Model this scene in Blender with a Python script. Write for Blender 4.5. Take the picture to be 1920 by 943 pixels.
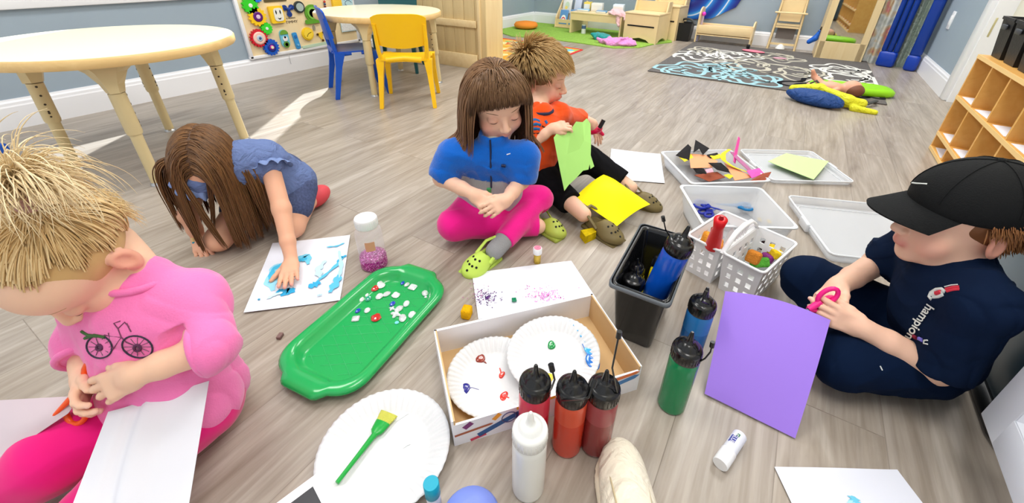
import bpy, math, random
import numpy as np
from mathutils import Vector, Matrix
random.seed(7); RNG = np.random.default_rng(11)
SC = bpy.context.scene; COL = SC.collection
for o in list(bpy.data.objects): bpy.data.objects.remove(o)
PI = math.pi

# ------------------------------------------------------------- camera
FPX, PCX, PCY, CAM_H = 787.0, 989.0, 370.0, 0.79
PITCH, ROLL, YAW = [math.radians(a) for a in (29.777, -1.256, 30.726)]
def _cam():
    cy, sy = math.cos(YAW), math.sin(YAW)
    F = np.array([cy*math.cos(PITCH), sy*math.cos(PITCH), -math.sin(PITCH)])
    r = np.array([sy, -cy, 0.]); d = np.cross(F, r)
    c, s = math.cos(ROLL), math.sin(ROLL)
    return c*r+s*d, -s*r+c*d, F
CR, CD, CF = _cam()
cam = bpy.data.cameras.new('camera'); camo = bpy.data.objects.new('camera', cam); COL.objects.link(camo)
mw = Matrix.Identity(4)
for i in range(3):
    mw[i][0] = CR[i]; mw[i][1] = -CD[i]; mw[i][2] = -CF[i]
mw[2][3] = CAM_H
camo.matrix_world = mw
cam.sensor_width = 36; cam.lens = FPX*36/1920
cam.shift_x = (960-PCX)/1920; cam.shift_y = (PCY-471.5)/1920
cam.clip_start = 0.02
SC.camera = camo
def ray(x, y): return ((x-PCX)/FPX)*CR+((y-PCY)/FPX)*CD+CF
ORG = np.array([0, 0, CAM_H])
def Z(x, y, z=0.): d = ray(x, y); return ORG+d*((z-CAM_H)/d[2])       # point at height z seen at that place in the photo
def D(x, y, t): return ORG+ray(x, y)*t                                 # point at distance t along the view direction
def Yat(x, y, Y): d = ray(x, y); return ORG+d*(Y/d[1])
def Xat(x, y, X): d = ray(x, y); return ORG+d*(X/d[0])

# ------------------------------------------------------------- view, world, lights
SC.view_settings.view_transform = 'Standard'; SC.view_settings.look = 'None'
SC.view_settings.exposure = 0.0; SC.view_settings.gamma = 1.0; SC.view_settings.use_curve_mapping = False
wd = bpy.data.worlds.new('world'); SC.world = wd; wd.use_nodes = True
wd.node_tree.nodes['Background'].inputs[0].default_value = (0.93, 0.97, 1.0, 1)
wd.node_tree.nodes['Background'].inputs[1].default_value = 0.9
def area(x, y, z, sx, sy, power, col=(1, .985, .96)):
    l = bpy.data.lights.new('ceiling_panel_light', 'AREA'); l.shape = 'RECTANGLE'; l.size = sx; l.size_y = sy
    l.energy = power; l.color = col
    o = bpy.data.objects.new('ceiling_panel_light', l); o.location = (x, y, z); COL.objects.link(o)
for lx, ly in ((0.3, 1.6), (0.3, -0.3), (2.6, 1.6), (2.6, -0.1), (4.6, 1.6), (4.6, 0.1)):
    area(lx, ly, 2.62, 1.2, 0.6, 29)
sun = bpy.data.lights.new('sun', 'SUN'); sun.energy = 12.0; sun.angle = 0.012; sun.color = (0.90, 0.96, 1.0)
suno = bpy.data.objects.new('sun', sun); COL.objects.link(suno)
SUN_DIR = Vector((-0.79, -0.61, -0.85)).normalized()
suno.rotation_euler = SUN_DIR.to_track_quat('-Z', 'Y').to_euler(); suno.location = (4, 5, 3)

# ------------------------------------------------------------- materials
def lin(c):
    if isinstance(c, str): c = tuple(int(c[i:i+2], 16) for i in (0, 2, 4))
    r = []
    for v in c:
        v /= 255.; r.append(v/12.92 if v <= .04045 else ((v+.055)/1.055)**2.4)
    return (*r, 1)
MATS = {}
class NT:
    def __init__(s, m): s.t = m.node_tree; s.n = s.t.nodes; s.b = s.n['Principled BSDF']
    def add(s, k, **kw):
        n = s.n.new('ShaderNode'+k)
        for a, v in kw.items():
            if hasattr(n, a): setattr(n, a, v)
            else: n.inputs[a].default_value = v
        return n
    def link(s, a, b): s.t.links.new(a, b)
    def ramp(s, src, stops):
        r = s.n.new('ShaderNodeValToRGB'); e = r.color_ramp.elements
        while len(e) < len(stops): e.new(0.5)
        for i, (p, c) in enumerate(stops): e[i].position = p; e[i].color = c if not isinstance(c, (str,)) else lin(c)
        s.link(src, r.inputs[0]); return r
def mat(name, col, rough=.5, spec=.5, metal=0, trans=0, alpha=1, coat=0, emit=0, bump=0, bscale=40, var=0, vscale=8, sheen=0, sub=0, ior=1.45, wr=0, wscale=14):
    if name in MATS: return MATS[name]
    m = bpy.data.materials.new(name); m.use_nodes = True; t = NT(m); b = t.b; MATS[name] = m
    c = lin(col); b.inputs['Base Color'].default_value = c; b.inputs['Roughness'].default_value = rough
    b.inputs['Specular IOR Level'].default_value = spec; b.inputs['Metallic'].default_value = metal
    b.inputs['Transmission Weight'].default_value = trans; b.inputs['Alpha'].default_value = alpha
    b.inputs['Coat Weight'].default_value = coat; b.inputs['Sheen Weight'].default_value = sheen; b.inputs['IOR'].default_value = ior
    if sub: b.inputs['Subsurface Weight'].default_value = sub; b.inputs['Subsurface Radius'].default_value = (.02, .008, .004); b.inputs['Subsurface Scale'].default_value = .5
    if emit: b.inputs['Emission Color'].default_value = c; b.inputs['Emission Strength'].default_value = emit
    tc = t.add('TexCoord')
    if var:
        n = t.add('TexNoise'); n.inputs['Scale'].default_value = vscale; n.inputs['Detail'].default_value = 4
        t.link(tc.outputs['Object'], n.inputs['Vector'])
        r = t.ramp(n.outputs['Fac'], [(.3, tuple(x*(1-var) for x in c[:3])+(1,)), (.7, tuple(min(1, x*(1+var)) for x in c[:3])+(1,))])
        t.link(r.outputs[0], b.inputs['Base Color'])
    prev = None
    for st, sc_ in ((bump, bscale), (wr, wscale)):
        if st:
            n = t.add('TexNoise'); n.inputs['Scale'].default_value = sc_; n.inputs['Detail'].default_value = 3
            if sc_ == wscale: n.inputs['Distortion'].default_value = 1.2
            t.link(tc.outputs['Object'], n.inputs['Vector'])
            bp = t.add('Bump'); bp.inputs['Strength'].default_value = min(st, 1); bp.inputs['Distance'].default_value = .004 if sc_ == bscale else .02
            t.link(n.outputs['Fac'], bp.inputs['Height'])
            if prev: t.link(prev.outputs[0], bp.inputs['Normal'])
            prev = bp
    if prev: t.link(prev.outputs[0], b.inputs['Normal'])
    return m
def vmat(name, rough=.5, spec=.5, sub=0, sheen=0, bump=0, bscale=60, coat=0, wr=0, wscale=14):
    """material whose colour is the colour attribute 'tint' of the mesh"""
    if name in MATS: return MATS[name]
    m = mat(name, (128, 128, 128), rough, spec, sub=sub, sheen=sheen, bump=bump, bscale=bscale, coat=coat, wr=wr, wscale=wscale); t = NT(m)
    a = t.add('Attribute', attribute_name='tint'); t.link(a.outputs['Color'], t.b.inputs['Base Color'])
    return m
def wood(name, c1, c2, scale=3, rough=.4, axis=0):
    if name in MATS: return MATS[name]
    m = mat(name, c1, rough); t = NT(m)
    tc = t.add('TexCoord'); mp = t.add('Mapping'); s = [scale*6]*3; s[axis] = scale*.6; mp.inputs['Scale'].default_value = s
    n = t.add('TexNoise'); n.inputs['Scale'].default_value = 1.5; n.inputs['Detail'].default_value = 6; n.inputs['Distortion'].default_value = .6
    t.link(tc.outputs['Object'], mp.inputs[0]); t.link(mp.outputs[0], n.inputs['Vector'])
    r = t.ramp(n.outputs['Fac'], [(.3, lin(c1)), (.7, lin(c2))]); t.link(r.outputs[0], t.b.inputs['Base Color'])
    return m

# ------------------------------------------------------------- mesh builder
def V3(p): return np.array(p, float)
def unit(v): v = V3(v); n = np.linalg.norm(v); return v/n if n > 1e-9 else v
def frame(z, up=(0, 0, 1)):
    z = unit(z); u = V3(up)
    if abs(z@unit(u)) > .98: u = V3((1, 0, 0))
    x = unit(np.cross(u, z)); y = np.cross(z, x); return np.array([x, y, z]).T      # columns
def rotz(a): c, s = math.cos(a), math.sin(a); return np.array([[c, -s, 0], [s, c, 0], [0, 0, 1.]])
def rotx(a): c, s = math.cos(a), math.sin(a); return np.array([[1, 0, 0], [0, c, -s], [0, s, c]])
def roty(a): c, s = math.cos(a), math.sin(a); return np.array([[c, 0, s], [0, 1, 0], [-s, 0, c]])
I3 = np.eye(3)
class MB:
    def __init__(s): s.v = []; s.f = []; s.m = []; s.T = (I3, np.zeros(3)); s.sm = []
    def at(s, R=I3, t=(0, 0, 0)): s.T = (np.array(R), V3(t)); return s
    def put(s, vs, fs, mi=0, smooth=True):
        n = len(s.v); R, t = s.T
        vs = np.asarray(vs, float)@R.T+t
        s.v.extend(map(tuple, vs)); s.f.extend([tuple(n+i for i in f) for f in fs]); s.m.extend([mi]*len(fs)); s.sm.extend([smooth]*len(fs))
    def box(s, c, sz, R=I3, mi=0, bev=0):
        hx, hy, hz = [x/2 for x in sz]; c = V3(c)
        if bev <= 0:
            vs = [(x, y, z) for x in (-hx, hx) for y in (-hy, hy) for z in (-hz, hz)]
            fs = [(0, 1, 3, 2), (4, 6, 7, 5), (0, 4, 5, 1), (2, 3, 7, 6), (0, 2, 6, 4), (1, 5, 7, 3)]
            s.put(np.array(vs)@np.array(R).T+c, fs, mi, False); return
        b = min(bev, hx*.99, hy*.99, hz*.99)
        ol = []
        for sx, sy, a0 in ((1, 1, 0), (-1, 1, 90), (-1, -1, 180), (1, -1, 270)):
            for k in range(4):
                a = math.radians(a0+30*k); ol.append((sx*(hx-b)+b*math.cos(a), sy*(hy-b)+b*math.sin(a)))
        rings = []
        for z, ins in ((-hz, b), (-hz+b*.3, b*.3), (-hz+b, 0), (hz-b, 0), (hz-b*.3, b*.3), (hz, b)):
            rings.append([(x*(1-ins/hx), y*(1-ins/hy), z) for x, y in ol])
        s.loft([np.array(r)@np.array(R).T+c for r in rings], True, True, mi)
    def loft(s, rings, close=True, caps=True, mi=0, smooth=True):
        n = len(rings[0]); vs = np.concatenate([np.asarray(r, float) for r in rings]); fs = []
        for i in range(len(rings)-1):
            for j in range(n if close else n-1):
                k = (j+1) % n; fs.append((i*n+j, i*n+k, (i+1)*n+k, (i+1)*n+j))
        s.put(vs, fs, mi, smooth)
        if caps:
            s.put(rings[0], [tuple(range(n))[::-1]], mi, False); s.put(rings[-1], [tuple(range(n))], mi, False)
    def tube(s, pts, r, n=10, mi=0, caps=True, up=(0, 0, 1), flat=1.0, closed=False):
        pts = [V3(p) for p in pts]; N = len(pts)
        rs = list(r) if hasattr(r, '__len__') else [r]*N
        rings = []; X = None
        for i, p in enumerate(pts):
            if closed: t = unit(pts[(i+1) % N]-pts[i-1])
            else: t = unit(pts[min(i+1, N-1)]-pts[max(i-1, 0)])
            if X is None: F = frame(t, up); X = F[:, 0]
            X = unit(X-t*(X@t)); Y = np.cross(t, X)
            rings.append([p+rs[i]*(math.cos(a)*X+flat*math.sin(a)*Y) for a in np.linspace(0, 2*PI, n, endpoint=False)])
        if closed: rings.append(rings[0]); caps = False
        s.loft(rings, True, caps, mi)
    def lathe(s, prof, n=24, c=(0, 0, 0), R=I3, mi=0, caps=True):
        rings = [np.array([(r*math.cos(a), r*math.sin(a), z) for a in np.linspace(0, 2*PI, n, endpoint=False)])@np.array(R).T+V3(c) for r, z in prof]
        s.loft(rings, True, caps, mi)
    def ball(s, c, rad, R=I3, n=14, mi=0):
        rad = V3(rad) if hasattr(rad, '__len__') else V3((rad,)*3)
        rings = []
        for k in range(1, n):
            a = PI*k/n; rings.append(np.array([(math.sin(a)*math.cos(b)*rad[0], math.sin(a)*math.sin(b)*rad[1], -math.cos(a)*rad[2]) for b in np.linspace(0, 2*PI, n+4, endpoint=False)])@np.array(R).T+V3(c))
        s.loft(rings, True, True, mi)
    def prism(s, ol, h, R=I3, c=(0, 0, 0), mi=0, z0=0):
        a = [np.array(R)@V3((x, y, z0))+V3(c) for x, y in ol]; b = [np.array(R)@V3((x, y, z0+h))+V3(c) for x, y in ol]
        n = len(ol); s.put(a+b, [tuple(range(n))[::-1], tuple(range(n, 2*n))]+[(i, (i+1) % n, n+(i+1) % n, n+i) for i in range(n)], mi, False)
    def sheet(s, fn, nu, nv, th=.0006, mi=0):
        """thin slab over the surface fn(u,v)"""
        P = np.array([[fn(u, v) for v in np.linspace(0, 1, nv+1)] for u in np.linspace(0, 1, nu+1)], float)
        du = np.gradient(P, axis=0); dv = np.gradient(P, axis=1); N = np.cross(du, dv); N /= np.maximum(np.linalg.norm(N, axis=2, keepdims=True), 1e-12)
        A = (P+N*th/2).reshape(-1, 3); B = (P-N*th/2).reshape(-1, 3); w = nv+1; n = len(A); fs = []
        for i in range(nu):
            for j in range(nv):
                a, b, c, d = i*w+j, (i+1)*w+j, (i+1)*w+j+1, i*w+j+1
                fs += [(a, b, c, d), (n+d, n+c, n+b, n+a)]
        s.put(np.concatenate([A, B]), fs, mi, True)
        ed = [i*w for i in range(nu+1)]+[nu*w+j for j in range(1, nv+1)]+[i*w+nv for i in range(nu-1, -1, -1)]+[j for j in range(nv-1, 0, -1)]
        s.put(np.concatenate([A[ed], B[ed]]), [(i, len(ed)+i, len(ed)+(i+1) % len(ed), (i+1) % len(ed)) for i in range(len(ed))], mi, False)
    def build(s, name, mats, parent=None, uv=None):
        me = bpy.data.meshes.new(name); me.from_pydata(s.v, [], s.f)
        for m in (mats if isinstance(mats, (list, tuple)) else [mats]): me.materials.append(m)
        me.polygons.foreach_set('material_index', s.m); me.polygons.foreach_set('use_smooth', s.sm); me.update()
        o = bpy.data.objects.new(name, me); COL.objects.link(o)
        if parent is not None: o.parent = parent; o.matrix_parent_inverse = parent_inv(parent)
        return o
def parent_inv(p):
    M = Matrix.Identity(4); chain = []
    q = p
    while q is not None: chain.append(q); q = q.parent
    for q in reversed(chain):
        M = M@q.matrix_parent_inverse@q.matrix_basis
    return M.inverted()
def thing(name, label, cat, loc=(0, 0, 0), group=None):
    o = bpy.data.objects.new(name, None); o.location = tuple(loc); o.empty_display_size = .05; COL.objects.link(o)
    o['label'] = label; o['category'] = cat
    if group: o['group'] = group
    return o
def tag(o, label, cat, group=None):
    o['label'] = label; o['category'] = cat
    if group: o['group'] = group
    return o
def struct(o): o['kind'] = 'structure'; return o
def attr(o, cols):
    a = o.data.color_attributes.new('tint', 'FLOAT_COLOR', 'POINT')
    c = np.ones((len(o.data.vertices), 4), np.float32); c[:, :3] = cols; a.data.foreach_set('color', c.ravel())

# ------------------------------------------------------------- rounded implicit shapes -> one continuous mesh
class SDF:
    """union/subtraction of round cones, ellipsoids and boxes with soft joins, turned into one mesh"""
    def __init__(s): s.p = []
    def cap(s, a, b, ra, rb=None, k=.01, col=None, sub=False):
        s.p.append(('c', V3(a), V3(b), ra, ra if rb is None else rb, k, col, sub)); return s
    def path(s, pts, rs, k=.01, col=None):
        for i in range(len(pts)-1): s.cap(pts[i], pts[i+1], rs[i], rs[i+1], k, col)
        return s
    def ell(s, c, r, R=I3, k=.01, col=None, sub=False):
        s.p.append(('e', V3(c), V3(r) if hasattr(r, '__len__') else V3((r,)*3), np.array(R), 0, k, col, sub)); return s
    def box(s, c, hs, R=I3, rd=.005, k=.005, col=None, sub=False):
        s.p.append(('b', V3(c), V3(hs), np.array(R), rd, k, col, sub)); return s
    @staticmethod
    def ev(p, X):
        if p[0] == 'c':
            a, b, ra, rb = p[1:5]; ab = b-a; L = max(ab@ab, 1e-12)
            q = X-a.astype(X.dtype); t = np.clip((q@ab.astype(X.dtype))/L, 0, 1)
            return np.sqrt(((q-t[..., None]*ab.astype(X.dtype))**2).sum(-1))-(ra+(rb-ra)*t)
        if p[0] == 'e':
            q = (X-p[1].astype(X.dtype))@p[3].astype(X.dtype); r = p[2].astype(X.dtype)
            k0 = np.sqrt(((q/r)**2).sum(-1)); k1 = np.sqrt(((q/(r*r))**2).sum(-1)); return k0*(k0-1)/np.maximum(k1, 1e-9)
        q = np.abs((X-p[1].astype(X.dtype))@p[3].astype(X.dtype))-(p[2]-p[4]).astype(X.dtype)
        return np.sqrt((np.maximum(q, 0)**2).sum(-1))+np.minimum(q.max(-1), 0)-p[4]
    @staticmethod
    def bb(p):
        if p[0] == 'c': r = max(p[3], p[4]); return np.minimum(p[1], p[2])-r, np.maximum(p[1], p[2])+r
        h = np.abs(p[3])@p[2]; return p[1]-h, p[1]+h
    def mesh(s, h=.004):
        los, his = zip(*[s.bb(p) for p in s.p if not p[7]]); pad = 5*h
        lo = np.min(los, 0)-pad; hi = np.max(his, 0)+pad; n = np.ceil((hi-lo)/h).astype(int)+1
        F = np.full(n, .05, np.float32)
        for p in s.p:
            a, b = s.bb(p); m = p[5]+4*h
            i0 = np.maximum(np.floor((a-m-lo)/h).astype(int), 0); i1 = np.minimum(np.ceil((b+m-lo)/h).astype(int)+1, n)
            if (i1 <= i0).any(): continue
            g = [(np.arange(i0[k], i1[k])*h+lo[k]).astype(np.float32) for k in range(3)]
            X = np.stack(np.meshgrid(*g, indexing='ij'), -1)
            d = s.ev(p, X); sl = tuple(slice(i0[k], i1[k]) for k in range(3)); f = F[sl]; k_ = max(p[5], 1e-5)
            if p[7]: d = -d; hh = np.maximum(k_-np.abs(f-d), 0)/k_; F[sl] = np.maximum(f, d)+hh*hh*k_/4
            else: hh = np.maximum(k_-np.abs(f-d), 0)/k_; F[sl] = np.minimum(f, d)-hh*hh*k_/4
        ins = F < 0
        c = [ins[i:n[0]-1+i, j:n[1]-1+j, k:n[2]-1+k] for i in (0, 1) for j in (0, 1) for k in (0, 1)]
        al = c[0] & c[1] & c[2] & c[3] & c[4] & c[5] & c[6] & c[7]; an = c[0] | c[1] | c[2] | c[3] | c[4] | c[5] | c[6] | c[7]
        act = an & ~al; idx = np.argwhere(act); ids = np.full(act.shape, -1, np.int32); ids[act] = np.arange(len(idx))
        off = [(i, j, k) for i in (0, 1) for j in (0, 1) for k in (0, 1)]
        val = [F[idx[:, 0]+o[0], idx[:, 1]+o[1], idx[:, 2]+o[2]] for o in off]
        acc = np.zeros((len(idx), 3)); cnt = np.zeros(len(idx))
        for a in range(8):
            for b in range(a+1, 8):
                if bin(a ^ b).count('1') != 1: continue
                va, vb = val[a], val[b]; x = (va < 0) != (vb < 0); t = np.where(x, va/np.where(x, va-vb, 1), 0)
                pa, pb = np.array(off[a]), np.array(off[b]); P = pa+(pb-pa)*t[:, None]
                acc += P*x[:, None]; cnt += x
        vs = (idx+acc/cnt[:, None])*h+lo
        fs = []
        for ax in range(3):
            o1, o2 = [(1, 2), (2, 0), (0, 1)][ax]
            A = ins; sh = [slice(None)]*3; sh[ax] = slice(0, -1); s2 = [slice(None)]*3; s2[ax] = slice(1, None)
            a = A[tuple(sh)]; b = A[tuple(s2)]; e = np.argwhere(a != b)
            e = e[(e[:, o1] > 0) & (e[:, o2] > 0) & (e[:, o1] < n[o1]-1) & (e[:, o2] < n[o2]-1)]
            fl = a[e[:, 0], e[:, 1], e[:, 2]]
            d1 = np.zeros(3, int); d1[o1] = 1; d2 = np.zeros(3, int); d2[o2] = 1
            q = [e, e-d1, e-d1-d2, e-d2]; Q = np.stack([ids[x[:, 0], x[:, 1], x[:, 2]] for x in q], 1)
            Q[~fl] = Q[~fl][:, ::-1]; fs.append(Q)
        fs = np.concatenate(fs); return vs, fs
    def colors(s, vs, base, soft=.004):
        base = np.array(lin(base)[:3]); W = np.full(len(vs), 1e-9); C = np.tile(base, (len(vs), 1))*1e-9
        ds = []; cs = []
        for p in s.p:
            if p[7] and p[6] is None: continue
            ds.append(np.abs(s.ev(p, vs)) if p[7] else s.ev(p, vs)); cs.append(base if p[6] is None else np.array(lin(p[6])[:3]))
        ds = np.array(ds); mn = ds.min(0); w = np.exp(-(ds-mn)/soft); w /= w.sum(0)
        return np.einsum('pn,pc->nc', w, np.array(cs))
    def build(s, name, m, parent=None, h=.004, base=None, soft=.003, smooth=0, folds=None):
        vs, fs = s.mesh(h)
        if folds: vs = folds(vs)
        o = nmesh(name, vs, fs, m, parent)
        if base is not None: attr(o, s.colors(vs, base, soft))
        if smooth:
            md = o.modifiers.new('s', 'SMOOTH'); md.factor = .5; md.iterations = smooth
        return o
def nmesh(name, vs, fs, m, parent=None):
    me = bpy.data.meshes.new(name); me.vertices.add(len(vs)); me.vertices.foreach_set('co', np.asarray(vs, np.float32).ravel())
    k = fs.shape[1]; me.loops.add(len(fs)*k); me.loops.foreach_set('vertex_index', fs.astype(np.int32).ravel())
    me.polygons.add(len(fs)); me.polygons.foreach_set('loop_start', (np.arange(len(fs))*k).astype(np.int32)); me.polygons.foreach_set('loop_total', np.full(len(fs), k, np.int32))
    me.polygons.foreach_set('use_smooth', np.ones(len(fs), bool)); me.update(calc_edges=True); me.validate()
    me.materials.append(m); o = bpy.data.objects.new(name, me); COL.objects.link(o)
    if parent is not None: o.parent = parent; o.matrix_parent_inverse = parent_inv(parent)
    return o
def folds(vs, amp=.003, scale=22, seed=0, stretch=(1, 1, 1)):
    """push a cloth surface in and out in soft creases with sharper ridges"""
    r = np.random.default_rng(seed); d = np.zeros((len(vs), 3)); P = vs*np.array(stretch)
    for k in range(8):
        w = r.normal(size=3); w /= np.linalg.norm(w); a = r.normal(size=3); a /= np.linalg.norm(a); ph = r.random()*6.28
        f = scale*(.5+1.1*r.random()); q = P@w*f+1.9*np.sin(P@a*f*.45+ph)+ph; m_ = .5+.5*np.sin(P@a*f*.3+2*ph)
        d += ((1-2*np.abs(np.sin(q*.5))**.7)*m_)[:, None]*a
    return vs+d*amp/1.7
# ============================================================= the room
YL, XB, YR, ZC = 3.20, 5.45, -0.975, 2.66
X0, YN = -1.2, -2.2
M_wall = mat('wall_paint_blue_grey', (156, 171, 184), .6, .3, var=.02, vscale=3)
M_white = mat('white_trim_paint', (240, 241, 245), .35, .5)
M_maple = wood('maple_laminate', (240, 216, 168), (232, 204, 152), 3, .4, 2)
M_mapleX = wood('maple_laminate_flat', (240, 216, 168), (232, 204, 152), 3, .4, 0)
def floor_mat():
    m = mat('grey_oak_planks', (200, 190, 176), .32, .5); t = NT(m); b = t.b
    g = t.add('NewGeometry'); mp = t.add('Mapping'); t.link(g.outputs['Position'], mp.inputs[0])
    br = t.add('TexBrick'); br.offset = .37; br.offset_frequency = 2; br.squash = 1
    for k, v in (('Color1', (.30, .30, .30, 1)), ('Color2', (.72, .72, .72, 1)), ('Mortar', (.0, .0, .0, 1)), ('Scale', 1.0), ('Mortar Size', .0010), ('Mortar Smooth', .1), ('Bias', 0), ('Brick Width', 1.22), ('Row Height', .178)): br.inputs[k].default_value = v
    t.link(mp.outputs[0], br.inputs['Vector'])
    # long grain, shifted plank by plank
    sh = t.add('VectorMath', operation='MULTIPLY'); t.link(br.outputs['Color'], sh.inputs[0]); sh.inputs[1].default_value = (31, 17, 0)
    ad = t.add('VectorMath', operation='ADD'); t.link(g.outputs['Position'], ad.inputs[0]); t.link(sh.outputs[0], ad.inputs[1])
    m1 = t.add('Mapping'); m1.inputs['Scale'].default_value = (1.1, 9, 1); t.link(ad.outputs[0], m1.inputs[0])
    n1 = t.add('TexNoise'); n1.inputs['Scale'].default_value = 1.6; n1.inputs['Detail'].default_value = 7; n1.inputs['Roughness'].default_value = .6; n1.inputs['Distortion'].default_value = .9; t.link(m1.outputs[0], n1.inputs['Vector'])
    m2 = t.add('Mapping'); m2.inputs['Scale'].default_value = (3, 75, 1); t.link(ad.outputs[0], m2.inputs[0])
    n2 = t.add('TexNoise'); n2.inputs['Scale'].default_value = 1.4; n2.inputs['Detail'].default_value = 4; t.link(m2.outputs[0], n2.inputs['Vector'])
    # cathedral figure: bent rings
    m3 = t.add('Mapping'); m3.inputs['Scale'].default_value = (.8, 7, 1); t.link(ad.outputs[0], m3.inputs[0])
    w = t.add('TexNoise'); w.inputs['Scale'].default_value = 1.1; w.inputs['Detail'].default_value = 1.5; t.link(m3.outputs[0], w.inputs['Vector'])
    mu = t.add('Math', operation='MULTIPLY'); mu.inputs[1].default_value = 95; t.link(w.outputs['Fac'], mu.inputs[0])
    sn = t.add('Math', operation='SINE'); t.link(mu.outputs[0], sn.inputs[0])
    r1 = t.ramp(n1.outputs['Fac'], [(.25, lin((140, 128, 116))), (.42, lin((165, 154, 142))), (.6, lin((181, 171, 160))), (.8, lin((196, 188, 178)))])
    mx = t.add('Mix', data_type='RGBA', blend_type='MULTIPLY'); mx.inputs[0].default_value = .8
    r2 = t.ramp(n2.outputs['Fac'], [(.3, (.80, .79, .77, 1)), (.6, (1, 1, 1, 1)), (.8, (1.05, 1.05, 1.05, 1))])
    t.link(r1.outputs[0], mx.inputs[6]); t.link(r2.outputs[0], mx.inputs[7])
    r3 = t.ramp(sn.outputs[0], [(.0, (.90, .885, .86, 1)), (.55, (1, 1, 1, 1))])
    mx2 = t.add('Mix', data_type='RGBA', blend_type='MULTIPLY'); mx2.inputs[0].default_value = .75
    t.link(mx.outputs[2], mx2.inputs[6]); t.link(r3.outputs[0], mx2.inputs[7])
    r4 = t.ramp(br.outputs['Color'], [(0, (.62, .60, .58, 1)), (.25, (.93, .93, .94, 1)), (.8, (1.05, 1.04, 1.02, 1))])
    mx3 = t.add('Mix', data_type='RGBA', blend_type='MULTIPLY'); mx3.inputs[0].default_value = .85
    t.link(mx2.outputs[2], mx3.inputs[6]); t.link(r4.outputs[0], mx3.inputs[7]); t.link(mx3.outputs[2], b.inputs['Base Color'])
    bp = t.add('Bump'); bp.inputs['Strength'].default_value = .15; bp.inputs['Distance'].default_value = .002; t.link(n2.outputs['Fac'], bp.inputs['Height']); t.link(bp.outputs[0], b.inputs['Normal'])
    return m
f = MB(); f.box(((X0+XB+.1)/2, (YN+YL+.1)/2, -.05), (XB+.1-X0, YL+.1-YN, .1)); struct(f.build('floor', floor_mat()))
c = MB(); c.box(((X0+XB+.1)/2, (YN+YL+.1)/2, ZC+.05), (XB+.1-X0, YL+.1-YN, .1)); struct(c.build('ceiling', mat('ceiling_white', (235, 235, 235), .9)))
# left wall with a window and one narrow glazed opening higher up that lets the sun streak in
w = MB()
WX0, WX1, WZ0, WZ1 = -.9, 1.50, .66, 2.1      # wide window
SX0, SX1, SZ0, SZ1 = 2.26, 2.66, .74, 2.3     # narrow window
xs = [X0-.1, WX0, WX1, SX0, SX1, XB+.1]
def wbox(xa, xb, za, zb): w.box(((xa+xb)/2, YL+.05, (za+zb)/2), (xb-xa, .1, zb-za))
wbox(xs[0], xs[1], 0, ZC); wbox(xs[2], xs[3], 0, ZC); wbox(xs[4], xs[5], 0, ZC)
wbox(WX0, WX1, 0, WZ0); wbox(WX0, WX1, WZ1, ZC); wbox(SX0, SX1, 0, SZ0); wbox(SX0, SX1, SZ1, ZC)
struct(w.build('wall_left', M_wall))
M_glass = mat('window_glass', (235, 245, 250), .02, .5, alpha=.12)
def window(n, xa, xb, za, zb, mull):
    m = MB(); d = .07
    for x in (xa+.02, xb-.02): m.box((x, YL+.03, (za+zb)/2), (.04, d, zb-za))
    for z in (za+.02, zb-.02): m.box(((xa+xb)/2, YL+.03, z), (xb-xa, d, .04))
    for k in range(1, mull): m.box((xa+(xb-xa)*k/mull, YL+.03, (za+zb)/2), (.03, d, zb-za))
    o = struct(m.build(n, M_white)); g = MB(); g.box(((xa+xb)/2, YL+.06, (za+zb)/2), (xb-xa-.02, .004, zb-za-.02)); g.build('window_pane', M_glass, o)
    t = MB()
    for x in (xa-.05, xb+.05): t.box((x, YL-.012, (za+zb)/2), (.1, .024, zb-za+.1), bev=.004)
    t.box(((xa+xb)/2, YL-.012, zb+.05), (xb-xa+.2, .024, .1), bev=.004)
    t.box(((xa+xb)/2, YL-.012, za-.06), (xb-xa+.2, .024, .1), bev=.004)
    t.box(((xa+xb)/2, YL-.03, za), (xb-xa+.24, .06, .025), bev=.006)
    t.build('window_casing', M_white, o)
window('window_1', WX0, WX1-.05, WZ0-.02, WZ1, 2)
window('window_2', SX0, SX1, SZ0, SZ1, 1)
w = MB(); w.box((XB+.05, (YN+YL)/2, ZC/2), (.1, YL-YN, ZC)); struct(w.build('wall_back', M_wall))
DX = 3.95
w = MB(); w.box(((DX+XB)/2, YR-.05, ZC/2), (XB-DX, .1, ZC)); struct(w.build('wall_right', M_wall))
M_cream = mat('cream_door_paint', (226, 222, 206), .45)
def baseboard(n, a, b, nrm):
    """profiled skirting from a to b on the floor"""
    a, b = V3((*a, 0)), V3((*b, 0)); nrm = V3((*nrm, 0))
    pr = [(0, 0), (.016, 0), (.016, .105), (.013, .112), (.012, .124), (.006, .132), (.004, .140), (0, .140)]
    m = MB(); m.loft([[p+nrm*o+V3((0, 0, z)) for o, z in pr] for p in (a, b)], True, True, smooth=False); return struct(m.build(n, M_white))
baseboard('baseboard_left', (X0, YL), (XB, YL), (0, -1)); baseboard('baseboard_back', (XB, YL-.016), (XB, YR), (-1, 0)); baseboard('baseboard_right', (XB-.016, YR), (DX, YR), (0, 1))
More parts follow.
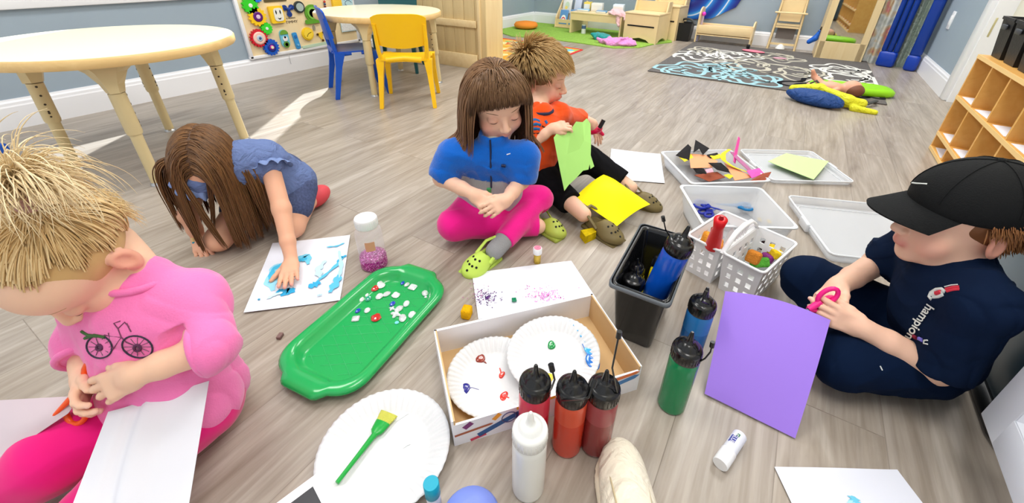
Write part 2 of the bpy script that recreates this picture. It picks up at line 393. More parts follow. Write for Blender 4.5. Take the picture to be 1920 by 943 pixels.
# door on the right: casing, jamb, cream door leaf
m = MB()
m.box((DX-.045, YR-.01, 1.05), (.09, .056, 2.10), bev=.006); m.box((DX-.045-.45, YR-.01, 2.12), (1.0, .056, .09), bev=.006); m.box((DX-.94, YR-.01, 1.05), (.09, .056, 2.10), bev=.006)
m.box((DX-.10, YR-.07, 1.03), (.03, .13, 2.06))
d = struct(m.build('door_1', M_white))
m = MB(); m.box((DX-.50, YR-.115, 1.03), (.78, .04, 2.04)); m.build('door_leaf', M_cream, d)
m = MB(); m.box((DX-.093, YR-.034, .47), (.05, .01, .11), bev=.002); m.build('strike_plate', mat('brass_plate', (205, 195, 150), .35, metal=.6), d)
w = MB(); w.box(((X0+DX-.98)/2, YR-.05, ZC/2), (DX-.98-X0, .1, ZC)); w.box((DX-.5, YR-.05, 2.4), (.97, .1, .5)); struct(w.build('wall_right_front', M_cream))
# light switch on the blue-grey wall
p = Yat(1785, 38, YR)
r = thing('light_switch', 'white light switch plate on the blue-grey wall beside the door', 'switch', p)
m = MB(); m.box(p+V3((0, .004, 0)), (.075, .008, .125), bev=.003); m.build('plate', M_white, r)
m = MB(); m.box(p+V3((0, .010, 0)), (.032, .008, .066), bev=.002); m.build('rocker', M_white, r)

# ============================================================= child tables
M_top = mat('cream_laminate_top', (250, 244, 214), .22, .5)
M_edge = wood('maple_table_edge', (232, 198, 138), (222, 186, 124), 5, .35)
M_leg = mat('beige_table_leg', (214, 196, 150), .4, var=.04)
M_hole = mat('dark_peg_hole', (52, 42, 34), .6)
def child_table(name, label, c, rad, h, feet, group):
    root = thing(name, label, 'table', (c[0], c[1], 0), group)
    m = MB(); n = 96
    prof = [(rad-.004, h-.032), (rad, h-.027), (rad, h-.005), (rad-.004, h)]
    m.lathe(prof, n, (c[0], c[1], 0)); m.build('tabletop_edge', M_edge, root)
    m = MB(); m.lathe([(rad-.006, h), (rad-.006, h+.0012)], n, (c[0], c[1], 0)); m.build('tabletop', M_top, root)
    for fx, fy in feet:
        ft = V3((fx, fy, 0)); d = unit(V3((fx-c[0], fy-c[1], 0))); tp = V3((fx, fy, 0))-d*.02+V3((0, 0, h-.033))
        ax = unit(tp-ft); L = np.linalg.norm(tp-ft)
        m = MB(); sd = np.cross(d, (0, 0, 1))
        m.tube([ft+ax*.012, ft+ax*L*.47], .0185, 20); m.tube([ft+ax*L*.45, ft+ax*(L*.47), tp-ax*.10], [.0225, .0245, .0245], 20)
        # flared triangular bracket under the top
        rings = []
        for z, wd, dp in ((h-.13, .026, .026), (h-.10, .034, .034), (h-.06, .055, .048), (h-.034, .085, .062), (h-.0325, .085, .062)):
            q = ft+ax*(z/ax[2]); rings.append([q-d*.0+sd*sx*wd-d*(dp if sx == 0 else 0)+d*(.022 if sx else 0) for sx in (-1, -.5, 0, .5, 1)][:0] or [q+sd*-wd+d*.0, q+sd*-wd*.35-d*dp, q+sd*wd*.35-d*dp, q+sd*wd+d*.0, q+sd*wd*.5+d*.027, q-sd*wd*.5+d*.027])
        m.loft(rings, True, True, smooth=False)
        leg = m.build('leg', M_leg, root)
        m = MB()
        for sgn in (-1, 1):
            s_ = unit(sd*sgn*.7+d*(-.2)*1)
            for k in range(4):
                q = ft+ax*(L*.80-k*.033-.02); m = MB(); m.lathe([(.0038, 0), (.0038, .0012)], 10, q+s_*.0243, frame(s_)); m.build('peg_hole', M_hole, leg)
            for k in range(2):
                q = ft+ax*(L*.55-k*.02); m = MB(); m.lathe([(.0032, 0), (.0032, .0012)], 10, q+s_*.0243, frame(s_)); m.build('peg_hole', M_hole, leg)
        m = MB(); m.lathe([(.024, 0), (.024, .006), (.014, .012), (.014, .018)], 20, ft); m.build('foot_glide', mat('steel_glide', (190, 190, 190), .3, metal=.8), leg)
    return root
child_table('activity_table', 'large round maple table with speckled beige legs, near the window wall', (.62, 2.25), .405, .485,
            [(.371, 2.367), (.491, 1.956), (.779, 2.555), (.918, 2.135)], 'round classroom tables')
c2 = np.array([2.06, 2.39]); f0 = np.array([1.737, 2.183])-c2
child_table('activity_table', 'round maple table with plastic chairs pushed in around it', c2, .40, .468,
            [c2+rotz(PI/2*k)[:2, :2]@f0*.92+f0*.0 for k in range(4)], 'round classroom tables')

# ============================================================= plastic chairs
def plastic_chair(label, colr, pos, ang, group='plastic chairs at the round table', hs=.272, s=.97):
    """moulded stacking chair; local +x is where the sitter faces"""
    root = thing('plastic_chair', label, 'chair', (pos[0], pos[1], 0), group)
    R = rotz(ang); P = V3((pos[0], pos[1], 0)); M = mat('chair_plastic_%d_%d_%d' % colr, colr, .3, .5)
    W = .148*s; Dp = .14*s
    def loc(x, y, z): return P+R@V3((x*s, y*s, z))
    m = MB()
    def seat(u, v):
        x = (u-.5)*2*Dp; y = (v-.5)*2*W*(1-.06*u)
        z = hs-.012*math.cos((v-.5)*PI)*math.cos((u-.45)*2.4)-.020*max(0, u-.85)/.15
        cx = 1-.10*abs(2*v-1)**6
        return P+R@V3((x*cx, y, z))
    m.sheet(seat, 14, 14, .008); m.build('seat', M, root)
    m = MB()
    h1, h2 = hs+.062, hs+.243
    def back(u, v):
        z = h1+(h2-h1)*u; y = (v-.5)*2*W*(.98+.04*u); lean = -.118-.03*u
        bulge = -.022*math.cos((v-.5)*PI)
        zz = z-.03*(1-u)*0-(.020*abs(2*v-1)**5*u)+.02*abs(2*v-1)**2*(1-u)
        return P+R@V3((lean*s+bulge, y, zz))
    m.sheet(back, 12, 14, .009)
    m.build('backrest', M, root)
    m = MB()
    for sg in (-1, 1):
        m.tube([loc(-.118, sg*.128, hs-.008), loc(-.128, sg*.136, hs+.045), loc(-.135, sg*.138, hs+.11), loc(-.148, sg*.137, hs+.19)], [.016, .014, .013, .010], 8, flat=.7)
    m.tube([loc(-.125, -.10, hs-.004), loc(-.128, 0, hs+.006), loc(-.125, .10, hs-.004)], .017, 8, flat=1)
    m.build('back_support', M, root)
    for sx in (-1, 1):
        for sy in (-1, 1):
            m = MB(); a = loc(sx*.10, sy*.136, hs-.002); b = loc(sx*.165, sy*.158, 0)
            m.loft([[a*(1-t)+b*t+R@V3((dx*w_*s, dy*w_*.8*s, 0)) for dx, dy in ((-1, -1), (1, -1), (1, 1), (-1, 1))] for t, w_ in ((0, .030), (.3, .019), (.65, .0155), (.99, .0135), (1, .012))], smooth=False)
            m.tube([loc(sx*.10, sy*.136, hs-.010), loc(sx*.03, sy*.138, hs-.012)], [.015, .008], 8)
            m.build('leg', M, root)
    return root
# yellow: front-left foot etc. measured on the floor
yc = V3((1.83, 1.93)+(0,))[:2]
ydir = math.atan2(2.03-1.69, 2.10-1.78)
plastic_chair('bright yellow plastic chair at the round table, its back to the room', (250, 196, 12), (1.835, 1.945), math.radians(38))
plastic_chair('royal blue plastic chair with its back to the busy board', (16, 82, 190), (1.80, 2.385), math.radians(-29))
plastic_chair('dark teal plastic chair on the far side of the round table', (22, 84, 88), (2.40, 2.62), math.radians(-146))

# ============================================================= wooden cabinet seen from behind
root = thing('storage_cabinet', 'light wood storage cabinet, panelled back turned to the round table', 'cabinet', (2.80, 2.3, 0))
ca, cb = V3((2.705, 2.62, 0)), V3((2.735, 2.10, 0)); cd = unit(cb-ca); cn = V3((cd[1], -cd[0], 0)); cn = -cn if cn[0] > 0 else cn
Rc = np.array([cd, -cn, [0, 0, 1.]]).T; Lc = np.linalg.norm(cb-ca)
CH = .78; CDp = .32
m = MB().at(Rc, ca)
m.box((Lc/2-.16, CDp/2+.012, .055), (Lc+.32, CDp-.02, .02)); m.box((Lc/2-.16, CDp/2, CH-.01), (Lc+.32, CDp, .025), bev=.003)
m.box((Lc/2-.16, CDp/2+.012, .40), (Lc+.30, CDp-.03, .018)); m.box((-.32, CDp/2, CH/2), (.02, CDp, CH)); m.build('carcass', M_mapleX, root)
m = MB().at(Rc, ca); x = -.31
while x < Lc:
    m.box((x+.05, .012, CH/2), (.097, .008, CH-.03), bev=.002); x += .10
m.build('back_panel', wood('tan_bead_board', (224, 200, 150), (214, 188, 138), 3, .5, 2), root)
m = MB().at(Rc, ca)
for z, h_ in ((.055, .11), (.335, .05), (.62, .05)): m.box((Lc/2-.16, -.002, z), (Lc+.30, .02, h_), bev=.002)
m.build('back_rail', M_mapleX, root)
m = MB().at(Rc, ca); m.box((Lc+.012, CDp/2, CH/2), (.024, CDp+.02, CH), bev=.003); m.build('side_panel', M_maple, root)
# ============================================================= shoe-height shelf behind (far light top edge)
# ============================================================= busy board on the left wall
M_board = wood('birch_board', (240, 220, 178), (234, 210, 166), 2, .45, 2)
BY = YL-.012
def bb(x, y): return Yat(x, y, BY)
root = thing('busy_board', 'wooden busy board of colourful gears and latches, on the window wall above the skirting', 'activity board', (2.05, BY, .15))
m = MB(); m.box((2.03, YL-.008, .415), (.90, .016, .53)); m.build('panel', M_board, root)
m = MB()
for x in (1.578, 2.482): m.box((x, YL-.012, .415), (.022, .024, .55), bev=.003)
for z in (.146, .684): m.box((2.03, YL-.012, z), (.93, .024, .022), bev=.003)
m.build('frame', M_white, root)
def gear(name, px_, r, nt, colr, depth=.018, inner=None, parent=root):
    p = bb(*px_); F = np.array([[1, 0, 0], [0, 0, 1], [0, -1, 0]]).T.astype(float)
    F = np.array([(1, 0, 0), (0, 0, 1), (0, -1, 0)], float).T
    ol = []
    for k in range(nt*4):
        a = 2*PI*k/(nt*4); rr = r if (k % 4) in (1, 2) else r*.84; ol.append((rr*math.cos(a), rr*math.sin(a)))
    m = MB(); m.prism(ol, depth, F, p+V3((0, -.006, 0))); g = m.build(name, mat('toy_%d_%d_%d' % colr, colr, .35), parent)
    for i, (ir, ic) in enumerate(inner or [(r*.25, (240, 240, 240))]):
        m = MB(); m.lathe([(ir, 0), (ir, .004), (ir*.8, .006)], 24, p+V3((0, -.004-depth-i*.004, 0)), F); m.build('hub', mat('toy_%d_%d_%d' % ic, ic, .35), g)
    return g
FW = np.array([(1, 0, 0), (0, 0, 1), (0, -1, 0)], float).T      # flat on the wall, thickness into the room
gear('gear', (466, 10), .052, 12, (50, 205, 40)); gear('gear', (480, 31), .060, 14, (250, 205, 30), inner=[(.032, (96, 20, 120)), (.014, (230, 200, 230))])
gear('gear', (497, 53), .040, 12, (60, 215, 50)); gear('gear', (483, 71), .060, 18, (215, 30, 50), inner=[(.042, (250, 205, 190)), (.020, (190, 215, 230)), (.009, (60, 90, 150))])
gear('gear', (506, 88), .056, 16, (25, 90, 200), inner=[(.030, (30, 50, 150)), (.016, (190, 40, 150)), (.010, (240, 240, 200))]); gear('gear', (478, -6), .035, 12, (30, 120, 220))
def plate(name, px_, ol, colr, d=.014, rot=0, sub=None):
    p = bb(*px_)+V3((0, -.004, 0)); m = MB(); m.prism([tuple(rotz(rot)[:2, :2]@np.array(q)) for q in ol], d, FW, p); o = m.build(name, mat('toy_%d_%d_%d' % colr, colr, .35), root)
    for nm, ol2, c2 in (sub or []):
        m = MB(); m.prism([tuple(rotz(rot)[:2, :2]@np.array(q)) for q in ol2], .004, FW, p+V3((0, -d-.001, 0))); m.build(nm, mat('toy_%d_%d_%d' % c2, c2, .35), o)
    return o
def rrect(w, h, r=.008, cx=0, cy=0):
    return [(cx+sx*(w/2-r)+r*math.cos(math.radians(a0+30*k)), cy+sy*(h/2-r)+r*math.sin(math.radians(a0+30*k))) for sx, sy, a0 in ((1, 1, 0), (-1, 1, 90), (-1, -1, 180), (1, -1, 270)) for k in range(4)]
def disc(r, cx=0, cy=0, n=20, ry=None): return [(cx+r*math.cos(2*PI*k/n), cy+(ry or r)*math.sin(2*PI*k/n)) for k in range(n)]
plate('emoji_switch', (516, 27), rrect(.10, .11), (250, 205, 40), .022, 0, [('face', rrect(.066, .085, .02, .008), (235, 235, 225)), ('eye', disc(.005, -.008, .016, 8, .014), (40, 50, 70)), ('eye', disc(.005, .022, .016, 8, .014), (40, 50, 70)), ('mouth', [(-.006, -.018), (.008, -.025), (.022, -.018), (.014, -.032), (.002, -.032)], (40, 50, 70))])
sp = bb(539, 18)
m = MB()
for k in range(3):
    a = math.radians(90+120*k+60); q = sp+V3((.030*math.cos(a), -.006, .030*math.sin(a))); m.lathe([(.018, 0), (.018, .010)], 18, q, FW); m.tube([sp+V3((0, -.011, 0)), q+V3((0, -.005, 0))], .011, 8)
m.build('fidget_spinner', mat('navy_toy', (24, 60, 140), .35), root)
plate('lens', (559, 13), disc(.040), (45, 55, 60), .014, 0, [('lens_face', disc(.028), (170, 185, 180))])
plate('snail_maze', (584, 26), disc(.060, 0, .006, 28)+[], (96, 160, 50), .012, 0, [('maze_ring', disc(.044, 0, .006, 24), (130, 195, 80)), ('maze_ring', disc(.030, 0, .006, 24), (96, 160, 50)), ('maze_ring', disc(.016, 0, .006, 20), (130, 195, 80)), ('snail_body', rrect(.13, .03, .01, -.012, -.050), (96, 160, 50))])
plate('clock', (575, 63), disc(.046, 0, 0, 16), (248, 208, 40), .014, 0, [('clock_face', disc(.036, 0, 0, 24), (252, 218, 70)), ('clock_hand', [(-.002, -.002), (.026, .008), (.026, .012), (-.002, .003)], (60, 45, 30)), ('clock_hand', [(-.018, -.018), (-.014, -.020), (.002, .002), (-.002, .002)], (60, 45, 30))])
plate('slider_toy', (532, 72), rrect(.062, .12, .028), (120, 200, 225), .012, 0, [('slider_band', [(.030*math.cos(a), .030+.030*math.sin(a)) for a in np.linspace(0, PI, 12)], (110, 165, 60)), ('doll_face', disc(.018, 0, .0, 16), (240, 235, 235)), ('nose', disc(.008, 0, .010, 10), (215, 40, 120)), ('loop', disc(.022, 0, -.040, 16), (90, 140, 50)), ('loop_centre', disc(.012, 0, -.040, 14), (238, 230, 220))])
plate('bolt_latch', (554, 76), rrect(.034, .115, .008), (60, 150, 215), .012, .10, [('latch_knob', disc(.010, 0, .03, 12), (40, 110, 190)), ('latch_knob', disc(.008, 0, -.03, 12), (120, 190, 230))])
plate('chain_lock', (588, 55), disc(.010, 0, .012, 14, .020)+[], (150, 145, 130), .008); plate('key_hook', (600, 67), [(-.03, .02), (.03, .03), (.012, -.004), (.014, -.04), (-.004, -.016)], (245, 205, 50), .006, 0, [('bead', disc(.009, -.026, .014, 10), (80, 50, 20)), ('bead', disc(.009, .026, .024, 10), (80, 50, 20)), ('bead', disc(.009, .010, -.034, 10), (80, 50, 20))])
plate('ruler_strip', (592, 84), rrect(.24, .022, .004), (200, 225, 200), .008, .03)
plate('dark_slot', (515, 0), rrect(.16, .02, .004), (90, 80, 50), .006)
plate('lever_switch', (628, 2), rrect(.08, .10, .008), (250, 205, 60), .022)
bx = bb(608, 30)
m = MB(); m.tube([bb(606, -2)+V3((0, -.012, 0)), bb(612, 48)+V3((0, -.012, 0))], .003, 6); o = m.build('abacus_rod', mat('toy_steel', (170, 150, 140), .4), root)
for k in range(9):
    t = .1+.09*k; q = bb(606, -2)*(1-t)+bb(612, 48)*t+V3((0, -.012, 0)); m = MB(); m.ball(q, (.009, .009, .007), n=8); m.build('bead', mat('toy_bead%d' % (k % 3), [(200, 30, 40), (40, 60, 120), (120, 40, 40)][k % 3], .3), o)
plate('orange_strip', (618, 62), rrect(.035, .17, .004), (250, 190, 150), .005)
cols = (34, 24, 20)
def text(body, size, loc, R, m_, name='lettering', parent=None, ext=.0006, align='CENTER', sx=1):
    cu = bpy.data.curves.new(name, 'FONT'); cu.body = body; cu.size = size; cu.extrude = ext; cu.align_x = align; cu.align_y = 'CENTER'; cu.materials.append(m_)
    cu.resolution_u = 2
    o = bpy.data.objects.new(name, cu); COL.objects.link(o); M4 = Matrix.Identity(4)
    for i in range(3):
        for j in range(3): M4[i][j] = R[i][j]*(sx if j == 0 else 1)
        M4[i][3] = loc[i]
    bpy.context.view_layer.update(); me = bpy.data.meshes.new_from_object(o); bpy.data.objects.remove(o); me.transform(M4)
    o = bpy.data.objects.new(name, me); COL.objects.link(o)
    if parent is not None: o.parent = parent; o.matrix_parent_inverse = parent_inv(parent)
    return o
M_ink = mat('brown_ink', (70, 50, 30), .6)
text('IL MONDO', .014, bb(545, 35)+V3((0, -.005, .004)), FW, M_ink, parent=root); text('TIMMY', .026, bb(546, 40)+V3((0, -.005, -.004)), FW, M_ink, parent=root, sx=1.2)
# light-blue drawing sheet at the board's end
r = thing('drawing_sheet', 'pale blue and white drawing sheet taped up between busy board and round table', 'drawing', bb(650, 60))
m = MB(); p = Yat(650, 62, YL-.002); m.box((2.40, YL-.028, .36), (.15, .003, .26)); m.build('sheet', mat('pale_blue_paper', (190, 226, 236), .6), r)
m = MB(); m.box((2.40, YL-.0300, .285), (.145, .002, .10)); m.build('lower_half', mat('speckled_paper', (232, 234, 234), .6, var=.12, vscale=90), r)
m = MB()
for k, (x, z, w_, h_) in enumerate(((2.36, .46, .04, .015), (2.43, .44, .03, .02), (2.38, .40, .025, .012), (2.44, .385, .02, .02))):
    m.tube([(x+w_*math.cos(a), YL-.0305, z+h_*math.sin(a)) for a in np.linspace(0, 4.6, 14)], .0018, 5)
m.build('ink_line', mat('blue_ink', (40, 70, 110), .6), r)
# loose cord under the board
pts = [bb(540, 93), Yat(541, 102, YL-.022), Yat(545, 118, YL-.022), Z(552, 131, .004), Z(562, 133, .004)]
m = MB(); m.tube(pts, .0016, 6); tag(m.build('power_cord', mat('grey_cord', (190, 190, 195), .5)), 'thin pale cord hanging from the busy board down over the skirting', 'cord')
# blue corner of something at the far left edge
m = MB(); m.box(Z(-6, 284, .03), (.06, .06, .06), rotz(.4), bev=.008); 
tag(m.build('toy_block', mat('block_blue', (20, 90, 200), .4)), 'blue toy block on the floor under the activity table, cut by the picture edge', 'toy')

# ============================================================= play corner: green mat, orange cushion, game mat
M_grass = mat('green_grass_mat', (150, 190, 84), .9, .1, bump=.8, bscale=260, var=.14, vscale=60)
def floorpoly(name, pts, h, m_, label, cat, mi=None):
    m = MB(); m.prism([(p[0], p[1]) for p in pts], h); return tag(m.build(name, m_), label, cat)
g = [(4.30, 3.17), (5.42, 3.17), (5.42, 1.05), (4.72, 1.05)]
e = [Z(960, 69), Z(1020, 73), Z(1090, 82), Z(1150, 91), Z(1200, 90), Z(1225, 84)]
floorpoly('green_mat', [(x[0], x[1]) for x in e]+[(5.0, 1.16), (5.42, 1.3), (5.42, 3.17), (4.45, 3.17)], .008, M_grass, 'green grass-like floor mat in the far corner of the room', 'mat')
p = Z(975, 57)
m = MB(); m.lathe([(.0, .012), (.10, .010), (.145, .03), (.15, .055), (.13, .082), (.05, .094), (0, .095)][1:], 32, (p[0]+.14, p[1], .0)); 
tag(m.build('floor_cushion', mat('orange_fabric', (240, 146, 60), .8, .1)), 'round orange floor cushion on the green mat', 'cushion')
def game_mat():
    m = mat('game_mat_print', (235, 170, 70), .8, .1); t = NT(m); tc = t.add('TexCoord')
    v = t.add('TexVoronoi'); v.inputs['Scale'].default_value = 11; t.link(tc.outputs['Object'], v.inputs['Vector'])
    r = t.ramp(v.outputs['Color'], [(0, lin((236, 170, 60))), (.3, lin((240, 190, 90))), (.45, lin((150, 195, 110))), (.55, lin((120, 190, 210))), (.62, lin((240, 225, 160))), (.75, lin((225, 100, 50)))])
    r.color_ramp.interpolation = 'CONSTANT'; t.link(r.outputs[0], t.b.inputs['Base Color']); return m
q = [Z(1091, 94), Z(1045, 113), Z(950, 165), Z(880, 150), Z(935, 74)]
# rectangular mat, near right corner seen at (1091,94)
A = Z(1091, 94); U = V3((-1, -.02, 0)); Vv = V3((.06, 1, 0))
m = MB(); ol = [A, A+U*1.15, A+U*1.15+Vv*1.25, A+Vv*1.25]; m.prism([(a[0], a[1]) for a in ol], .005); o = m.build('play_mat', game_mat())
tag(o, 'orange patterned play mat with a red border, beside the wooden cabinet', 'mat')
m = MB()
for a, b in ((ol[0], ol[1]), (ol[3], ol[0])):
    d = unit(b-a); nn = V3((-d[1], d[0], 0))*.012; m.prism([tuple(x[:2]) for x in (a-nn, b-nn, b+nn, a+nn)], .0075)
m.build('border', mat('red_border', (225, 60, 50), .8), o)

# ============================================================= front-facing book rack, little table, play stove
M_pine = mat('light_birch', (240, 214, 164), .4, var=.04, vscale=6)
def board(m, a, b, c, d, th, nrm): 
    nrm = V3(nrm)*th; m.put([a, b, c, d, a+nrm, b+nrm, c+nrm, d+nrm], [(0, 3, 2, 1), (4, 5, 6, 7), (0, 1, 5, 4), (1, 2, 6, 5), (2, 3, 7, 6), (3, 0, 4, 7)], 0, False)
root = thing('book_display', 'low wooden book display with picture books facing out, on the green mat', 'bookshelf', (5.25, 2.45, 0))
m = MB()
for y in (2.72, 2.38):
    m = MB(); m.prism([(0, 0), (.26, 0), (.26, .30), (.20, .32), (.02, .12)], .014, np.array([(1, 0, 0), (0, 0, 1), (0, -1, 0)], float).T, (5.16, y, .008)); m.build('side_panel', M_pine, root)
m = MB(); m.box((5.18, 2.545, .06), (.014, .34, .10)); m.box((5.30, 2.545, .16), (.014, .34, .12)); m.box((5.28, 2.545, .02), (.24, .34, .014)); m.build('shelf', M_pine, root)
def book(y, x, z, w_, h_, colr, label, lean=.25, pic=None, th=.012, group='picture books on the display', cat='book'):
    R = roty(lean); c = V3((x, y, z+h_/2)); r = thing('picture_book', label, cat, c, group)
    m = MB(); m.box(c, (th, w_, h_), R, bev=.001); m.build('cover', mat('book_%d_%d_%d' % colr, colr, .4), r)
    m = MB(); m.box(c+V3(R@V3((.001, .003, 0))), (th*.7, w_+.002, h_-.008), R); m.build('pages', mat('book_pages', (240, 238, 228), .7), r)
    if pic:
        m = MB()
        for (dy, dz, rr, rz, ci) in pic:
            m.lathe([(1, 0), (1, .0012)], 20, (0, 0, 0), I3); n_ = len(m.v)
        m = MB(); cs = []
        for (dy, dz, ry, rz, ci) in pic:
            Rl = R@np.array([(0, 0, -1), (0, 1, 0), (1, 0, 0)], float)
            m2 = R@V3((-th/2-.0004, dy, dz)); ring = [c+m2+R@V3((0, ry*math.cos(a), rz*math.sin(a))) for a in np.linspace(0, 2*PI, 20, endpoint=False)]
            if ci not in cs: cs.append(ci)
            m.put(ring, [tuple(range(20))], cs.index(ci), False)
            c = c+R@V3((-.0004, 0, 0))
        m.build('cover_picture', [mat('pic_%d_%d_%d' % k, k, .5) for k in cs], r)
book(2.61, 5.20, .05, .11, .17, (96, 150, 205), 'blue picture book with a rainbow on a white card, front of the display', .3, [(0, -.02, .035, .045, (245, 245, 240)), (0, -.03, .028, .030, (215, 90, 90)), (0, -.036, .018, .020, (245, 245, 240))])
book(2.475, 5.20, .05, .10, .18, (90, 150, 210), 'blue picture book with white shapes, nearest the small table', .3, [(.01, -.02, .02, .03, (240, 245, 250)), (-.02, .02, .02, .03, (200, 225, 245))])
book(2.62, 5.31, .17, .12, .19, (236, 238, 236), 'white picture book with a pale tree drawing, back row', .25, [(0, .0, .03, .04, (205, 225, 200)), (.01, -.03, .02, .02, (250, 225, 120))])
book(2.47, 5.31, .17, .09, .22, (214, 224, 245), 'pale lilac picture book standing tall in the back row', .25)
# little table with books and a cloth
root = thing('play_table', 'small birch play table between the book display and the stove', 'table', (4.95, 2.08, 0))
tx0, tx1, ty0, ty1, th = 4.87, 5.20, 1.72, 2.36, .235
m = MB(); m.box(((tx0+tx1)/2, (ty0+ty1)/2, th), (tx1-tx0, ty1-ty0, .018), bev=.003); m.box((tx0+.01, (ty0+ty1)/2, th-.045), (.014, ty1-ty0, .07)); m.build('tabletop', M_pine, root)
for y in (ty0+.01, ty1-.01):
    m = MB(); m.box(((tx0+tx1)/2, y, th/2), (tx1-tx0, .018, th-.018)); m.build('side_panel', M_pine, root)
books = [((5.02, 2.26), (150, 200, 235), 'light blue open book lying at the near end of the play table', .14, .09), ((5.10, 2.12), (236, 234, 224), 'cream book leaning over the others on the play table', .13, .11), ((5.0, 2.02), (110, 160, 200), 'blue-edged book lying in the middle of the play table', .12, .10), ((5.12, 1.86), (226, 240, 246), 'white and blue box on the stove end of the play table', .12, .13), ((5.14, 2.26), (240, 214, 90), 'yellow book at the back of the play table', .08, .12)]
for (x, y), colr, lb, a, b in books:
    r = thing('picture_book', lb, 'book', (x, y, th), 'books lying on the play table'); hh = .02+.018*(hash(lb) % 1)+(.07 if 'box' in lb or 'leaning' in lb or 'yellow' in lb else 0)
    m = MB(); m.box((x, y, th+.0095+hh/2), (b, a, hh), rotz(.2), bev=.002); m.build('cover', mat('book_%d_%d_%d' % colr, colr, .4), r)
    m = MB(); m.box((x-.002, y, th+.0095+hh/2), (b+.003, a-.01, hh*.6), rotz(.2)); m.build('pages', mat('book_pages', (240, 238, 228), .7), r)
m = MB(); m.lathe([(.028, 0), (.024, .09), (.027, .10)], 20, (4.93, 2.20, .008)); r = thing('toy_cup', 'white toy cup standing on the green mat under the play table', 'cup', (4.93, 2.2, 0)); m.build('cup', mat('white_plastic', (238, 240, 240), .4), r)
m = MB(); m.lathe([(.0265, 0), (.0265, .035)], 20, (4.93, 2.20, .062)); m.build('band', mat('cup_blue', (80, 110, 160), .4), r)
def cloth_heap(name, label, c, rx, ry, h, colr, seed, cat='cloth', hang=None, spots=None):
    rg = np.random.default_rng(seed); s = SDF()
    for k in range(9):
        a = rg.random()*2*PI; d = .75*math.sqrt(rg.random()); x, y = c[0]+rx*d*math.cos(a), c[1]+ry*d*math.sin(a)
        b = rg.random()*2*PI; l = .35*min(rx, ry)
        zz = c[2]+h*(1-d)*.6*rg.random()+.006
        s.cap((x-l*math.cos(b), y-l*math.sin(b), zz), (x+l*math.cos(b), y+l*math.sin(b), c[2]+.006+h*.4*rg.random()), h*.22, h*.14, .03)
    s.ell((c[0], c[1], c[2]+h*.15), (rx*.8, ry*.8, h*.28), k=.03)
    for q in (hang or []): s.cap(q[0], q[1], q[2], q[3], .03)
    o = s.build(name, mat('cloth_%s' % label[:12].replace(' ', '_'), colr, .85, .1, wr=1, wscale=18, sheen=.3), h=.008, folds=lambda v: folds(v, .016, 60, seed))
    return tag(o, label, cat)
cloth_heap('doll_blanket', 'pale pink doll blanket hanging off the play table beside the stove', (4.93, 1.80, th+.01), .12, .13, .06, (246, 200, 204), 3, hang=[((4.90, 1.78, th), (4.845, 1.74, th-.09), .03, .018), ((4.90, 1.68, th+.01), (4.80, 1.66, th-.03), .03, .015)])
cloth_heap('costume', 'lilac pink costume heaped on the floor in front of the stove', (4.50, 1.60, .008), .17, .24, .12, (232, 150, 214), 5, 'clothes')
cloth_heap('costume', 'teal cloth heaped on the green mat beside the lilac one', (4.66, 1.84, .008), .10, .12, .13, (40, 150, 150), 8, 'clothes')

def stove(name, label, c, ang, w_, d_, h_, colr=None, slot=True):
    """wooden play kitchen unit: front towards local -x"""
    r = thing(name, label, 'play kitchen unit', c, 'wooden play kitchen units')
    R = rotz(ang)
    # side panels with an arched cut-out at the foot and a lower front
    for y in (-w_/2, w_/2-.015):
        ol = [(0, 0), (.05, .0), (.09, .03), (.14, .042), (d_-.14, .042), (d_-.09, .03), (d_-.05, 0), (d_, 0), (d_, h_+.10), (d_-.10, h_+.10), (d_-.13, h_), (0, h_)]
        m = MB().at(R, c); m.prism(ol, .015, np.array([(1, 0, 0), (0, 0, 1), (0, -1, 0)], float).T, (0, y+.015, 0)); m.build('side_panel', M_pine, r)
    m = MB().at(R, c); ol = [(-w_/2, 0), (-w_/2+.06, 0), (-w_/2+.11, .035), (0, .05), (w_/2-.11, .035), (w_/2-.06, 0), (w_/2, 0), (w_/2, h_-.02), (-w_/2, h_-.02)]
    m.prism(ol, .015, np.array([(0, 1, 0), (0, 0, 1), (1, 0, 0)], float).T, (-.002, 0, 0)); f = m.build('front_panel', M_pine, r)
    m = MB().at(R, c); m.box((d_/2-.03, 0, h_-.01), (d_-.04, w_+.01, .016), bev=.003); m.box((d_-.06, 0, h_+.05), (.015, w_, .10)); m.build('worktop', M_pine, r)
    m = MB().at(R, c); m.box((-.004, .0, h_*.56), (.006, w_*.80, .014)); m.build('slot', mat('slot_black', (25, 20, 18), .8), f)
    return r
ca_, cb_ = Z(1167, 76), Z(1228, 84)
an = math.atan2(cb_[1]-ca_[1], cb_[0]-ca_[0])+PI/2
stove('play_stove', 'wooden play stove with a black slot, on the green mat', (ca_+cb_)/2, an, np.linalg.norm(ca_-cb_), .34, .30)
stove('play_sink', 'taller wooden play unit standing right behind the stove', (ca_+cb_)/2+V3((.36, -.12, 0)), an, .36, .30, .36)
